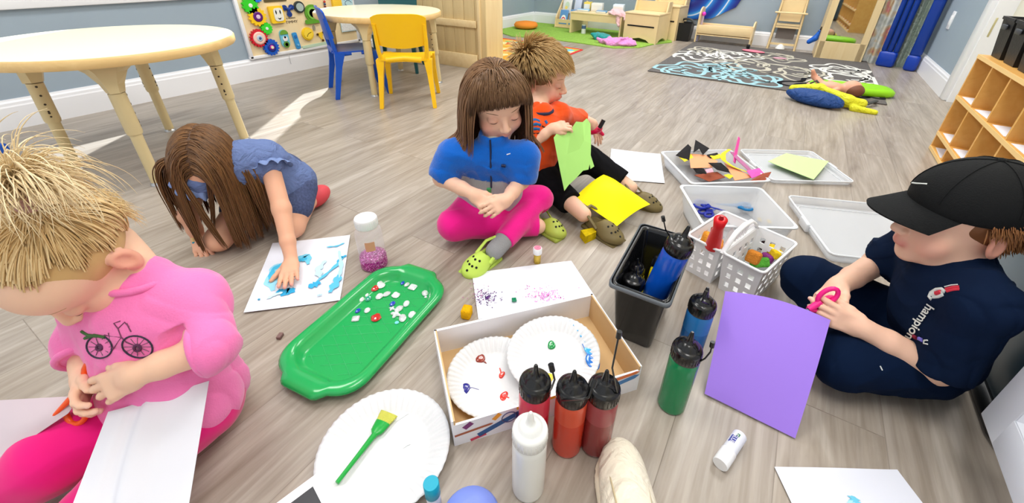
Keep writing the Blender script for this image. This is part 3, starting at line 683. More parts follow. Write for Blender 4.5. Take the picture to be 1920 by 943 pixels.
# ============================================================= blue swirl wall hanging
def swirl_mat():
    m = mat('blue_swirl_print', (20, 80, 180), .25, .5); t = NT(m); tc = t.add('TexCoord')
    w = t.add('TexWave'); w.wave_type = 'RINGS'; w.rings_direction = 'X'; w.inputs['Scale'].default_value = 1.0; w.inputs['Distortion'].default_value = 2.2; w.inputs['Detail'].default_value = 1.0; w.inputs['Detail Scale'].default_value = 1.2
    mp = t.add('Mapping'); mp.inputs['Location'].default_value = (-XB, -1.22, -.62); t.link(tc.outputs['Object'], mp.inputs[0]); t.link(mp.outputs[0], w.inputs['Vector'])
    r = t.ramp(w.outputs['Fac'], [(.0, lin((30, 40, 130))), (.3, lin((16, 90, 190))), (.5, lin((60, 160, 225))), (.60, lin((225, 238, 248))), (.68, lin((40, 130, 215))), (1, lin((20, 50, 150)))])
    t.link(r.outputs[0], t.b.inputs['Base Color']); return m
SW = swirl_mat()
for lb, (a, b), rr in (('blue glossy swirl-printed panel on the back wall behind the black bin', (1312, 12), .50), ('narrow blue swirl-printed panel on the back wall above the play stove', (1226, -12), .34)):
    p = Xat(a, b, XB-.012); m = MB()
    ol = [(-rr*1.05, .55), (-rr*.98, .25), (-rr*.75, .0), (-rr*.3, -.13 if rr > .4 else .02), (.12, -.16 if rr > .4 else .05), (rr*.55, -.05), (rr*.85, .2), (rr, .55)]
    m.prism([(x, z) for x, z in ol], .02, np.array([(0, 1, 0), (0, 0, 1), (1, 0, 0)], float).T, (XB-.022, p[1], max(p[2], .36)))
    tag(m.build('wall_panel', SW), lb, 'wall decoration')
# ============================================================= black bin, cradle, high chair
r = thing('waste_bin', 'small open black bin between the play stove and the doll cradle', 'bin', Z(1283, 79))
p = Z(1284, 78); p[0] += .08; p[1] += .045; m = MB()
hw = .085
outer = [[(p[0]+sx*a, p[1]+sy*a, z) for sx, sy in ((-1, -1), (1, -1), (1, 1), (-1, 1))] for a, z in ((hw*.86, 0), (hw, .19))]
inner = [[(p[0]+sx*a, p[1]+sy*a, z) for sx, sy in ((-1, -1), (1, -1), (1, 1), (-1, 1))] for a, z in ((hw*.94, .19), (hw*.8, .01))]
m.loft([V3(q) for q in outer+inner], True, True, smooth=False); m.build('bin_body', mat('black_bin_plastic', (18, 18, 20), .4), r)
m = MB(); m.tube([V3((p[0]-.02+.1*math.cos(a), p[1]-.03+.10*math.cos(a), .17+.06*math.sin(a))) for a in np.linspace(.2, 2.9, 9)], .012, 6); m.build('liner', mat('grey_liner', (70, 72, 74), .6), r)
r = thing('toy_wand', 'clear toy wand with a magenta end standing in front of the cradle headboard', 'toy', (5.2, .95, 0))
a_, b_ = Z(1306, 77), Xat(1320, 26, 5.24); m = MB(); m.tube([a_, b_], [.018, .010], 10); m.build('stick', mat('clear_lilac', (214, 208, 240), .2, alpha=.7), r)
m = MB(); m.ball(b_, .022); m.build('tip', mat('magenta_toy', (225, 60, 200), .4), r)
r = thing('doll_cradle', 'light wooden doll cradle at the back wall', 'doll cradle', (5.28, .67, 0))
y0, y1 = .955, .405; xa, xb2 = 5.16, 5.40
for y, h_ in ((y0, .36), (y1, .25)):
    m = MB()
    F = np.array([(1, 0, 0), (0, 0, 1), (0, -1, 0)], float).T
    ol = [(0, 0), (.018, 0), (.03, .07), (.21, .07), (.222, 0), (.24, 0), (.24, h_*.8)]+[(.12+.12*math.cos(a), h_*.8+(h_*.2)*math.sin(a)) for a in np.linspace(.2, PI-.2, 9)]+[(0, h_*.8)]
    m.prism(ol, .014, F, (xa, y+.007, 0)); m.build('end_panel', M_pine, r)
m = MB()
for x in (xa+.012, xb2-.012): m.box((x, (y0+y1)/2, .145), (.012, y0-y1, .085), bev=.002)
m.box(((xa+xb2)/2, (y0+y1)/2, .09), (xb2-xa-.01, y0-y1, .01)); m.build('side_rail', M_pine, r)
m = MB(); m.box(((xa+xb2)/2, (y0+y1)/2, .14), (xb2-xa-.05, y0-y1-.03, .07), bev=.02); m.build('mattress', mat('peach_bedding', (240, 196, 160), .8), r)
r = thing('doll_high_chair', 'wooden doll high chair with a tray bar against the back wall', 'doll chair', (5.3, .11, 0))
yl, yr, xf, xk = .235, -.015, 5.28, 5.42
for y in (yl, yr):
    m = MB(); m.tube([(xf-.02, y, 0), (xf+.03, y*.85+.016, .50)], .011, 4); m.build('leg', M_pine, r)
    m = MB(); m.tube([(xk, y, 0), (xf+.06, y*.85+.016, .50)], .011, 4); m.build('leg', M_pine, r)
m = MB(); m.box((xf+.012, .11, .055), (.012, .24, .02)); m.build('stretcher', M_pine, r); m = MB(); m.box((xf+.015, .11, .22), (.012, .24, .02)); m.build('stretcher', M_pine, r)
m = MB(); m.box((xf+.06, .11, .24), (.11, .215, .012)); m.build('seat', M_pine, r)
m = MB(); m.box((xf-.01, .11, .355), (.035, .29, .014), bev=.004); m.build('tray_bar', M_pine, r)
m = MB(); F = np.array([(0, 1, 0), (0, 0, 1), (1, 0, 0)], float).T
m.prism([(-.095, .27), (.095, .27), (.10, .46)]+[(.10*math.cos(a), .46+.05*math.sin(a)) for a in np.linspace(.3, PI-.3, 8)]+[(-.10, .46)], .012, F, (xf+.05, .11, 0)); m.build('backrest', M_pine, r)
m = MB(); m.box((xf+.075, .11, .155), (.01, .17, .11)); m.build('footboard', mat('dark_card', (120, 112, 108), .6), r)
# ============================================================= play stand with a mirror
r = thing('mirror_stand', 'tall wooden dress-up stand with a mirror, at the end of the swirl rug', 'mirror stand', (5.0, -.36, 0))
ma, mb_ = V3((4.985, -.20, 0)), V3((4.997, -.555, 0)); md = unit(mb_-ma); mn = V3((md[1], -md[0], 0)); mn = -mn if mn[0] > 0 else mn; Lm = np.linalg.norm(mb_-ma)
Rm = np.array([md, -mn, [0, 0, 1.]]).T; MH = 1.0
m = MB().at(Rm, ma)
m.box((Lm/2, .01, .08), (Lm, .02, .16)); m.box((.02, .01, MH/2), (.04, .02, MH)); m.box((Lm-.02, .01, MH/2), (.04, .02, MH)); m.box((Lm/2, .01, MH-.03), (Lm, .02, .06)); m.build('front_frame', M_maple, r)
m = MB().at(Rm, ma); m.box((-.006, .17, MH/2), (.014, .34, MH)); m.build('side_panel', M_maple, r)
m = MB().at(Rm, ma); m.box((Lm+.006, .17, MH/2), (.014, .34, MH)); m.build('side_panel', M_maple, r)
m = MB().at(Rm, ma); m.box((Lm/2, .016, MH/2+.05), (Lm-.06, .006, MH-.14)); m.build('mirror', mat('mirror_glass', (215, 220, 215), .03, .5, metal=1), r)
p = ma+V3((.1, .045, .16)); 
r = thing('toy_shoe', 'blue dress-up shoe hanging on the side of the mirror stand', 'shoe', p)
q = [Xat(1517, 78, 5.12), Xat(1528, 72, 5.12), Xat(1538, 58, 5.12)]
s = SDF(); s.cap(q[0], q[1], .022, .026).cap(q[1], q[2], .024, .014); s.build('upper', mat('toy_shoe_blue', (20, 96, 200), .4), r, .006)
m = MB(); m.tube([q[2]+V3((0, .0, 0)), Xat(1537, 62, 5.12), Xat(1542, 50, 5.12)], [.02, .016, .008], 8); m.build('collar', mat('toy_shoe_black', (20, 20, 24), .5), r)
# ============================================================= dress-up costumes / folded play mats hanging at the corner
def drape(name, label, pa, pb, h_, colr, waves, amp, seed, mt=None, cat='curtain', th=.006, z0=.0, taper=0):
    pa, pb = V3((*pa, 0)), V3((*pb, 0)); d = unit(pb-pa); n_ = V3((-d[1], d[0], 0)); L = np.linalg.norm(pb-pa); rg = np.random.default_rng(seed); ph = rg.random()*6
    def fn(u, v):
        w_ = 1-taper*v; o = amp*math.sin(u*waves*2*PI+ph)*(1-.2*v)+amp*.3*math.sin(u*waves*5+v*3)
        return pa+d*(L*(.5+(u-.5)*w_))+n_*o+V3((0, 0, z0+(h_-z0)*v))
    m = MB(); m.sheet(fn, 60, 10, th); return tag(m.build(name, mt or mat('drape_%s' % name+str(seed), colr, .7, .2)), label, cat)
FLO = mat('floral_fabric', (206, 208, 204), .7); t = NT(FLO); tc = t.add('TexCoord'); n = t.add('TexNoise'); n.inputs['Scale'].default_value = 9; n.inputs['Detail'].default_value = 2; t.link(tc.outputs['Object'], n.inputs['Vector'])
rr = t.ramp(n.outputs['Color'], [(.0, lin((150, 155, 150))), (.42, lin((196, 200, 196))), (.5, lin((225, 228, 224))), (.58, lin((214, 190, 150))), (.64, lin((220, 140, 140))), (.7, lin((210, 214, 210)))]); t.link(rr.outputs[0], t.b.inputs['Base Color'])
SIL = mat('silver_green_fabric', (176, 190, 178), .35, .6, metal=.2, wr=1, wscale=24)
drape('dress_up_curtain', 'grey floral curtain hanging beside the mirror stand', (5.10, -.575), (5.06, -.70), 1.1, (0, 0, 0), 2, .02, 1, FLO)
drape('dress_up_curtain', 'silver green shiny cloth hanging between the two blue mats', (5.02, -.80), (5.0, -.885), 1.1, (0, 0, 0), 1.5, .02, 2, SIL)
def blue_mat(label, pa, pb, n_, group='folded blue gym mats in the corner'):
    pa, pb = V3((*pa, 0)), V3((*pb, 0)); d = unit(pb-pa); L = np.linalg.norm(pb-pa); w_ = L/n_
    r = thing('folded_gym_mat', label, 'gym mat', pa, group)
    R = np.array([d, np.cross((0, 0, 1), d), [0, 0, 1.]]).T
    for k in range(n_):
        m = MB(); m.box(pa+d*(w_*(k+.5))+V3((0, 0, .61)), (w_*.90, .055, .98), R, bev=.02); m.build('mat_fold', mat('royal_vinyl', (8, 56, 150), .3), r)
    m = MB(); m.box(pa+d*(L/2)+V3((0, 0, .065)), (L*1.0, .065, .13), R, bev=.02); m.build('mat_foot', mat('royal_vinyl_bright', (10, 60, 170), .3), r)
blue_mat('blue ribbed vinyl mat standing between the floral and the silver cloth', (4.985, -.675), (4.94, -.80), 3)
blue_mat('narrow blue vinyl mat standing closest to the right skirting', (4.90, -.865), (4.86, -.945), 1)

# ============================================================= swirl rug
A = Z(1214, 134); B = Z(1301, 78); Cc = Z(1640, 176)
rx0, rx1, ry0, ry1 = A[0], 5.22, -.62, A[1]
RL, RW = rx1-rx0, ry1-ry0
root = thing('swirl_rug', 'dark grey rug with white, blue and black swirls, before the doll furniture', 'rug', (rx0, ry0, 0))
m = MB(); m.box(((rx0+rx1)/2, (ry0+ry1)/2, .005), (RL, RW, .009), bev=.003); m.build('pile', mat('rug_grey', (112, 108, 106), .95, .05, bump=.8, bscale=500, var=.1, vscale=80), root)
rg = np.random.default_rng(4)
def ribbon(m, pts, w_, z=.0105):
    pts = V3(pts); pts[:, 0] = np.clip(pts[:, 0], rx0+.012, rx1-.012); pts[:, 1] = np.clip(pts[:, 1], ry0+.012, ry1-.012)
    t = np.gradient(pts, axis=0); t /= np.maximum(np.linalg.norm(t, axis=1, keepdims=True), 1e-9); n_ = np.stack([-t[:, 1], t[:, 0]], 1)
    vs = np.concatenate([np.c_[pts[:, :2]+n_*w_/2, np.full(len(pts), z)], np.c_[pts[:, :2]-n_*w_/2, np.full(len(pts), z)]]); N = len(pts)
    m.put(vs, [(i, N+i, N+i+1, i+1) for i in range(N-1)], 0, False)
def blossom(m, cx, cy, r, w_, seed):
    g = np.random.default_rng(seed)
    for ring, (rad, np_) in enumerate(((r, 5), (r*.55, 4))):
        a = np.linspace(0, 2*PI, 90); ph = g.random()*6; rr = rad*(1+.20*np.cos(np_*a+ph)+.09*np.cos(2*a+ph*2)); x = cx+rr*np.cos(a)+.08*rad*np.sin(3*a); y = cy+rr*np.sin(a)*.95
        ribbon(m, np.c_[x, y], w_*(1+.1*ring), .0105+.0003*ring)
    for k in range(3):
        a0 = g.random()*6.28; t = np.linspace(0, 1, 30); a = a0+2.2*t; rr = r*(.15+1.0*t); ribbon(m, np.c_[cx+rr*np.cos(a), cy+rr*np.sin(a)], w_*.9, .0108)
for nm, colr, lst, w_ in (('pale_blue_swirl', (158, 196, 204), ((3.72, .66, .27), (3.66, .22, .22), (3.95, .42, .20)), .030),
                          ('white_swirl', (232, 230, 222), ((4.35, .72, .24), (4.15, -.42, .26), (4.62, .45, .2), (4.5, -.4, .2)), .026),
                          ('cream_swirl', (196, 190, 174), ((4.2, .26, .26), (4.12, -.05, .24), (4.75, .1, .2), (4.7, .75, .15)), .022),
                          ('black_swirl', (34, 34, 38), ((3.74, -.28, .25), (3.78, -.52, .16)), .034)):
    m = MB()
    for i, (cx, cy, r_) in enumerate(lst): blossom(m, cx, cy, r_, w_, int(i*7+cx*10))
    m.build(nm, mat(nm, colr, .95, .05), root)
# small things lying on the rug
m = MB(); p = Z(1412, 97, .012); m.ball(p+V3((0, 0, .006)), (.05, .11, .010), rotz(-.2)); tag(m.build('hair_bow', mat('pink_felt', (238, 130, 150), .8)), 'flat pink felt bow lying on the rug near the doll cradle', 'toy')
m = MB(); p = Z(1462, 91, .012); m.lathe([(.045, 0), (.038, .02), (.018, .04), (.004, .045)], 14, p); tag(m.build('toy_cone', mat('white_plastic', (238, 240, 240), .4)), 'small white toy mound on the rug before the doll high chair', 'toy')
m = MB(); p = Z(1462, 110, .012); m.ball(p+V3((0, 0, .004)), (.03, .06, .007), rotz(.3)); tag(m.build('ribbon_scrap', mat('pink_pale', (214, 160, 176), .8)), 'thin pinkish scrap in the middle of the rug', 'toy')
m = MB(); p = Z(1402, 91, .012); m.box(p+V3((0, 0, .02)), (.03, .03, .04), rotz(.4), bev=.006); tag(m.build('toy_block', mat('toy_black', (24, 24, 26), .5)), 'tiny black block under the foot of the doll cradle', 'toy')

# ============================================================= back pack, doll, green disc
r = thing('backpack', 'navy and yellow child backpack lying on the floor in front of the rug', 'backpack', Z(1560, 200))
p = V3((3.26, -.22, 0)); s = SDF()
s.ell(p+V3((-.02, .02, .045)), (.075, .17, .045), rotz(-.35), k=.02); s.ell(p+V3((-.045, .0, .03)), (.06, .15, .030), rotz(-.35), k=.02)
s.build('bag_body', mat('navy_nylon', (12, 62, 128), .6, wr=1, wscale=20), r, .006)
m = MB()
def strip(pts, w_, th, m): m.tube(pts, w_, 8, flat=th/w_)
s = SDF(); a = p+V3((.06, .08, .08)); s.cap(p+V3((.03, .15, .07)), p+V3((.07, .0, .085)), .022, .03, .02).cap(p+V3((.07, .0, .085)), p+V3((.0, -.16, .05)), .02, .035, .02).cap(p+V3((.0, -.16, .04)), p+V3((.02, -.24, .035)), .035, .03, .02)
s.cap(p+V3((-.04, -.20, .015)), p+V3((-.05, -.31, .012)), .022, .016, .02); s.build('flap', mat('yellow_nylon', (226, 224, 40), .6, wr=1, wscale=20), r, .005)
m = MB(); m.tube([p+V3((.10, .06, .10)), p+V3((.09, .03, .125)), p+V3((.08, .0, .10))], .006, 6); m.tube([p+V3((.08, -.20, .01)), p+V3((.10, -.28, .02)), p+V3((.18, -.33, .03)), p+V3((.24, -.33, .01))], .013, 8, flat=.5); m.build('strap', mat('dark_strap', (60, 62, 60), .7), r)
r = thing('baby_doll', 'bare baby doll lying on its back between the backpack and the green disc', 'doll', Z(1590, 180))
q = V3((3.53, -.28, .045)); s = SDF()
s.ell(q+V3((.02, -.13, .02)), (.055, .06, .05)).ell(q+V3((.0, -.02, .015)), (.045, .075, .035), k=.02)
s.cap(q+V3((.02, .04, .02)), q+V3((.05, .10, .06)), .024, .018, .015).cap(q+V3((.05, .10, .06)), q+V3((.03, .12, .10)), .018, .012, .01).cap(q+V3((-.03, .04, .0)), q+V3((-.04, .12, .02)), .022, .015, .015)
s.cap(q+V3((-.04, -.05, .01)), q+V3((-.09, .0, -.01)), .016, .012, .01).cap(q+V3((.04, -.06, .02)), q+V3((.08, .0, .03)), .016, .012, .01)
s.build('body', mat('doll_skin', (228, 166, 140), .5), r, .005)
s = SDF(); s.ell(q+V3((.0, -.150, .012)), (.050, .055, .042)); s.build('painted_hair', mat('doll_hair', (120, 72, 50), .6), r, .005)
r = thing('toy_boat', 'lime green plastic tub lying behind the doll at the corner of the rug', 'toy', Z(1620, 175))
p = V3((3.72, -.42, 0)); m = MB(); rings = []
for k, (sc_, z) in enumerate(((.86, .0), (1, .012), (1, .035), (.93, .05), (.80, .055))):
    rings.append([p+rotz(.25)@V3((.115*sc_*math.copysign(abs(math.cos(a))**.6, math.cos(a)), .26*sc_*math.copysign(abs(math.sin(a))**.6, math.sin(a)), z)) for a in np.linspace(0, 2*PI, 40, endpoint=False)])
m.loft(rings); m.build('shell', mat('lime_plastic', (150, 220, 20), .4), r)

# ============================================================= cubby shelf with bins (right)
r = thing('cubby_shelf', 'orange-toned wooden shoe cubby shelf with white labels along the right wall', 'shelf', (2.2, -.86, 0))
M_cub = wood('amber_maple', (232, 180, 100), (222, 164, 84), 3, .4, 0); M_cubE = mat('pale_edge', (246, 208, 140), .45)
cx0, cx1, cy0, cy1 = 1.37, 2.71, -.985, -.715; colw = .24; zs = [.010, .085, .262, .445]
CYF = cy1
m = MB()
nn = int(round((cx1-cx0)/colw))
for z in zs: m.box(((cx0+cx1)/2, (cy0+cy1)/2, z), (cx1-cx0, cy1-cy0, .016), bev=.002)
m.box(((cx0+cx1)/2, cy0+.005, .23), (cx1-cx0, .008, .44)); m.build('carcass', M_cub, r)
for k in range(nn+1):
    m = MB(); x = cx1-(cx1-cx0)*k/nn; m.box((x, (cy0+cy1)/2, .225), (.013, cy1-cy0-.004, .45)); m.build('divider', M_cub, r)
for z in zs:
    m = MB(); m.box(((cx0+cx1)/2, cy1+.0008, z), (cx1-cx0, .002, .016)); m.build('edge_band', M_cubE, r)
M_lab = mat('paper_label', (240, 240, 248), .6)
for j, z in enumerate(zs[:3]):
    for k in range(nn):
        x = cx1-(cx1-cx0)*(k+.5)/nn; m = MB(); m.box((x, cy1-.075, z+.0088), (.15, .13, .001), rotz(.03*((k*7+j) % 5-2))); m.build('name_label', M_lab, r)
m = MB(); p = V3((cx1-colw*2.4, cy1-.05, zs[2]+.022)); m.ball(p, (.018, .014, .013)); tag(m.build('toy_nut', mat('brown_toy', (130, 62, 36), .5)), 'small brown toy on a white label in the cubby shelf', 'toy')
M_bin = mat('black_bin_fabric', (22, 23, 26), .45, bump=.3, bscale=90)
for k in range(4):
    x = cx1-.075-k*.165
    b = thing('storage_bin', ['black storage bin on the cubby shelf top, the one at the door', 'black storage bin second from the door on the cubby shelf', 'black storage bin third from the door, pink cloth rising from it', 'black storage bin fourth from the door, at the edge of the picture'][k], 'storage bin', (x, -.85, .455), 'black bins on the cubby shelf')
    m = MB(); A_ = [[(x+sx*a, -.85+sy*bb_, z) for sx, sy in ((-1, -1), (1, -1), (1, 1), (-1, 1))] for a, bb_, z in ((.055, .10, .454), (.070, .118, .60), (.074, .122, .60), (.074, .122, .612), (.068, .114, .612), (.056, .10, .46))]
    m.loft([V3(q) for q in A_], True, True, smooth=False); m.build('bin_body', M_bin, b)
    m = MB(); m.box((x, -.7285, .575), (.06, .006, .02), bev=.004); m.build('handle_lip', mat('bin_rim', (60, 62, 66), .4), b)
cloth_heap('pink_cloth', 'bright pink cloth piled in a black bin on the cubby shelf', (cx1-.075-2*.165, -.85, .585), .06, .10, .10, (244, 150, 196), 12)

# ============================================================= lower right: grey rolling bin and white cabinet door
r = thing('rolling_bin', 'dark grey rounded plastic bin with a black base, behind the boy in the cap', 'bin', (1.05, -.72, 0))
m = MB(); cx_, cy_, hx_, hy_ = 1.075, -.745, .245, .215
def rring(z, ins, rd=.06):
    return [V3((cx_+x, cy_+y, z)) for x, y in rrect(2*(hx_-ins), 2*(hy_-ins), rd)]
m.loft([rring(.03, .010), rring(.05, .004), rring(.25, .0), rring(.44, .004), rring(.47, .02)]); m.build('body', mat('dark_grey_plastic', (62, 84, 96), .28, .5), r)
m = MB(); m.loft([rring(0, -.004), rring(.012, -.010), rring(.026, -.010), rring(.034, .004)]); m.build('base', mat('black_rubber', (14, 16, 18), .4), r)
m = MB(); m.loft([rring(.47, .012), rring(.475, -.008), rring(.50, -.008), rring(.51, .02)]); m.build('lid', mat('grey_lid', (40, 50, 56), .35), r)
# white cabinet with a framed door
CYD = -.452; px1 = Yat(1838, 775, CYD); zb = px1[2]; xr = px1[0]
r = thing('white_cabinet', 'white cabinet with a recessed panel door at the lower right edge', 'cabinet', (.4, -.7, 0))
m = MB(); m.box((xr-.30, -.72, .40), (.58, .49, .60)); m.box((xr-.30, -.74, .06), (.54, .40, .12)); m.build('carcass', M_white, r)
W_ = .56; Ht = .52
m = MB()
m.box((xr-W_/2, CYD-.010, zb+Ht/2), (W_-.1, .008, Ht-.1))
for x in (xr-.032, xr-W_+.032): m.box((x, CYD-.009, zb+Ht/2), (.064, .018, Ht), bev=.002)
for z in (zb+.032, zb+Ht-.032): m.box((xr-W_/2, CYD-.009, z), (W_-.12, .018, .064), bev=.002)
for x in (xr-.067, xr-W_+.067): m.box((x, CYD-.006, zb+Ht/2), (.008, .008, Ht-.12), rotz(.6))
for z in (zb+.067, zb+Ht-.067): m.box((xr-W_/2, CYD-.006, z), (W_-.13, .008, .008), rotx(.6))
m.build('door', mat('white_cabinet_paint', (226, 230, 238), .3), r)

# ============================================================= green tray and gems
tA, tB = Z(590, 708, .0), Z(782, 520, .0); tc_ = Z(696, 612, .0); ta = unit(tB-tA); tb = V3((-ta[1], ta[0], 0)); RT = np.array([ta, tb, [0, 0, 1.]]).T
LH, WH = .192, .113
def tray_ring(l, w_, z, ex=0, rd=.065):
    P = []
    for sx, sy, a0 in ((1, 1, 0), (-1, 1, 90), (-1, -1, 180), (1, -1, 270)):
        for k in range(9):
            a = math.radians(a0+90*k/8); P.append([sx*(l-rd)+rd*math.cos(a), sy*(w_-rd)+rd*math.sin(a)])
        # handle bump on the short ends
        if a0 in (90, 270):
            pass
    P = np.array(P); out = []
    for i in range(len(P)):
        a, b = P[i], P[(i+1) % len(P)]; out.append(a)
        if np.linalg.norm(b-a) > .03:
            for t in np.linspace(0, 1, 12)[1:-1]: out.append(a+(b-a)*t)
    out = np.array(out)
    if ex:
        e_ = np.abs(out[:, 0]) > l-.004; bump = 1/(1+np.exp((np.abs(out[:, 1])-.052)/.003)); out[:, 0] += np.sign(out[:, 0])*e_*bump*ex
    return [RT@V3((x, y, 0))+tc_+V3((0, 0, z)) for x, y in out]
M_tray = mat('green_tray_plastic', (22, 166, 84), .22, .6, coat=.3); MT = NT(M_tray)
r = thing('serving_tray', 'green plastic tray with end handles, holding loose gems, on the floor in the middle', 'tray', tc_)
m = MB()
E_ = .020
m.loft([tray_ring(LH-.022, WH-.022, .0, 0, .05), tray_ring(LH-.006, WH-.006, .010, E_*.3), tray_ring(LH, WH, .017, E_), tray_ring(LH+.001, WH+.001, .023, E_), tray_ring(LH-.004, WH-.004, .029, E_), tray_ring(LH-.012, WH-.012, .031, E_*.8), tray_ring(LH-.020, WH-.020, .029, E_*.3), tray_ring(LH-.028, WH-.028, .020, 0, .05), tray_ring(LH-.034, WH-.034, .009, 0, .045), tray_ring(LH-.040, WH-.040, .006, 0, .04)])
m.build('tray_body', M_tray, r)
m = MB()
for k in range(-9, 10):
    for sg in (-1, 1):
        # diamond lattice of raised lines on the base
        c_ = k*.032; pts = []
        for t in np.linspace(-.3, .3, 61):
            x, y = c_+t*.5, sg*t*.87
            if abs(x) < LH-.05 and abs(y) < WH-.048: pts.append(RT@V3((x, y, .0062))+tc_)
        if len(pts) > 3: m.tube([pts[0], pts[-1]], .0007, 4)
m.build('lattice_pattern', mat('green_tray_ribs', (60, 184, 110), .25), r)
gm = {'silver': mat('silver_gem', (226, 230, 232), .12, .8, metal=.35), 'clear': mat('clear_gem', (228, 234, 236), .05, .8, metal=.15), 'red': mat('red_gem', (200, 20, 16), .08, .8, coat=1), 'blue': mat('blue_gem', (16, 60, 190), .08, .8, coat=1), 'teal': mat('teal_gem', (30, 160, 130), .08, .8, coat=1), 'orange': mat('orange_gem', (226, 100, 40), .1, .8, coat=1), 'aqua': mat('aqua_gem', (120, 220, 235), .1, .8)}
def gem(px_, shape, size, colr, ang, label, z0=.0068):
    p = Z(*px_, z0); m = MB(); a = np.linspace(0, 2*PI, 12, endpoint=False)
    if shape == 'oval': rr = [(1*math.cos(t), .68*math.sin(t)) for t in a]
    elif shape == 'round': rr = [(math.cos(t), math.sin(t)) for t in a]
    elif shape == 'drop': rr = [((1.15-.45*math.cos(t) if math.cos(t) > 0 else 1)*math.cos(t)*(1.2 if math.cos(t) > .9 else 1), .72*math.sin(t)) for t in a]
    elif shape == 'square': rr = [(.9*math.copysign(abs(math.cos(t))**.35, math.cos(t)), .9*math.copysign(abs(math.sin(t))**.35, math.sin(t))) for t in a]
    elif shape == 'flower': rr = [((.8+.28*math.cos(4*t))*math.cos(t), (.8+.28*math.cos(4*t))*math.sin(t)) for t in np.linspace(0, 2*PI, 24, endpoint=False)]
    else: rr = [((1+.25*(math.cos(t) < -.5))*math.cos(t), (1-.35*(math.cos(t) > .2))*math.sin(t)*1.05) for t in a]
    size *= 1.22; rr = np.array(rr)*size; R = rotz(ang)
    rings = [[p+R@V3((x*s_, y*s_, z)) for x, y in rr] for s_, z in ((.92, 0), (1, size*.18), (.72, size*.42), (.42, size*.52))]
    m.loft(rings, smooth=False); return tag(m.build('craft_gem', gm[colr]), label, 'gem', 'loose gems on the green tray')
GEMS = [((640, 588), 'round', .0055, 'clear', 0, 'tiny round clear gem nearest the left rim of the tray'), ((667, 598), 'square', .0085, 'silver', .7, 'square silver gem turned as a diamond, left part of the tray'),
 ((671, 583), 'oval', .007, 'blue', .3, 'blue oval gem just above the silver diamond'), ((689, 582), 'drop', .0085, 'clear', .5, 'clear gem between the blue oval and the red heart'),
 ((706, 595), 'heart', .0105, 'red', .4, 'red heart-shaped gem lowest in the tray'), ((677, 561), 'oval', .0095, 'clear', 1.0, 'clear oval gem left of the teal one'), ((687, 553), 'oval', .007, 'clear', .9, 'small clear gem touching the teal one from above'),
 ((691, 560), 'drop', .009, 'teal', .5, 'teal gem in the upper left of the tray'), ((702, 541), 'round', .0105, 'red', 0, 'big red gem at the top of the cluster by the rim'), ((695, 539), 'oval', .008, 'teal', .8, 'dark green gem tucked under the big red one'),
 ((711, 530), 'oval', .012, 'silver', .4, 'large silver oval gem behind the big red one'), ((714, 536), 'round', .010, 'clear', .4, 'clear round gem right of the big red one'), ((725, 524), 'oval', .008, 'orange', .2, 'orange and gold gem topmost in the tray'),
 ((712, 556), 'drop', .0105, 'clear', .2, 'clear teardrop gem in the middle of the upper row'), ((725, 552), 'oval', .0095, 'silver', -.2, 'silver gem second from the right in the upper row'), ((742, 553), 'heart', .009, 'clear', .9, 'clear heart gem at the right end of the upper row'),
 ((755, 531), 'oval', .0062, 'blue', .2, 'small blue gem by the upper rim'), ((763, 534), 'oval', .0075, 'silver', 0, 'silver oval gem touching the small blue one by the upper rim'), ((774, 539), 'square', .010, 'clear', .2, 'clear rectangular gem by the upper rim'),
 ((797, 550), 'drop', .010, 'silver', .9, 'silver teardrop gem alone by the right rim'), ((798, 557), 'round', .003, 'clear', 0, 'tiny clear bead under the lone silver teardrop'), ((736, 570), 'oval', .0078, 'blue', .2, 'blue oval gem in the centre cluster'), ((762, 570), 'oval', .0095, 'clear', .5, 'clear round gem upper right of the centre cluster'),
 ((735, 579), 'flower', .0065, 'clear', .2, 'small clear gem left in the centre cluster'), ((748, 580), 'oval', .0105, 'silver', 0, 'silver oval gem in the middle of the centre cluster'), ((742, 590), 'flower', .0105, 'clear', .3, 'clear flower-shaped gem in the centre cluster'),
 ((755, 597), 'oval', .011, 'silver', .8, 'largest oval gem at the bottom of the centre cluster'), ((773, 590), 'drop', .0105, 'clear', .4, 'clear leaf-shaped gem right of the centre cluster'), ((744, 605), 'round', .0042, 'aqua', 0, 'tiny aqua gem under the centre cluster')]
for a in GEMS: gem(*a)

# ============================================================= paper plates
def plate_mesh(c, rad, tilt=(0, 0)):
    R = rotx(tilt[0])@roty(tilt[1]); n = 288; rings = []
    prof = [(0.02, .0015), (.55, .0015), (.66, .002), (.70, .005), (.76, .010), (.86, .015), (.95, .0185), (1, .019), (1, .0205), (.95, .0205), (.86, .0168), (.76, .0115), (.69, .0062), (.65, .0035), (.55, .003), (.02, .003)]
    prof = prof[::1]
    for q, (rr, z) in enumerate(prof):
        fl = max(0, min(1, (rr-.66)/.12))*(1.0 if rr < .97 else .6)*.0019
        rings.append([R@V3((rad*rr*math.cos(a), rad*rr*math.sin(a), z+fl*math.sin(48*a)))+V3(c) for a in np.linspace(0, 2*PI, n, endpoint=False)])
    m = MB(); m.loft(rings, True, True); return m, R
M_plate = mat('white_paper_plate', (222, 223, 225), .55, .3, bump=.1, bscale=300)
M_pl = {}
def plate(label, c, rad, tilt, group='paper plates'):
    r = thing('paper_plate', label, 'plate', c, group); m, R = plate_mesh(c, rad, tilt); m.build('plate', M_plate, r); return r, R
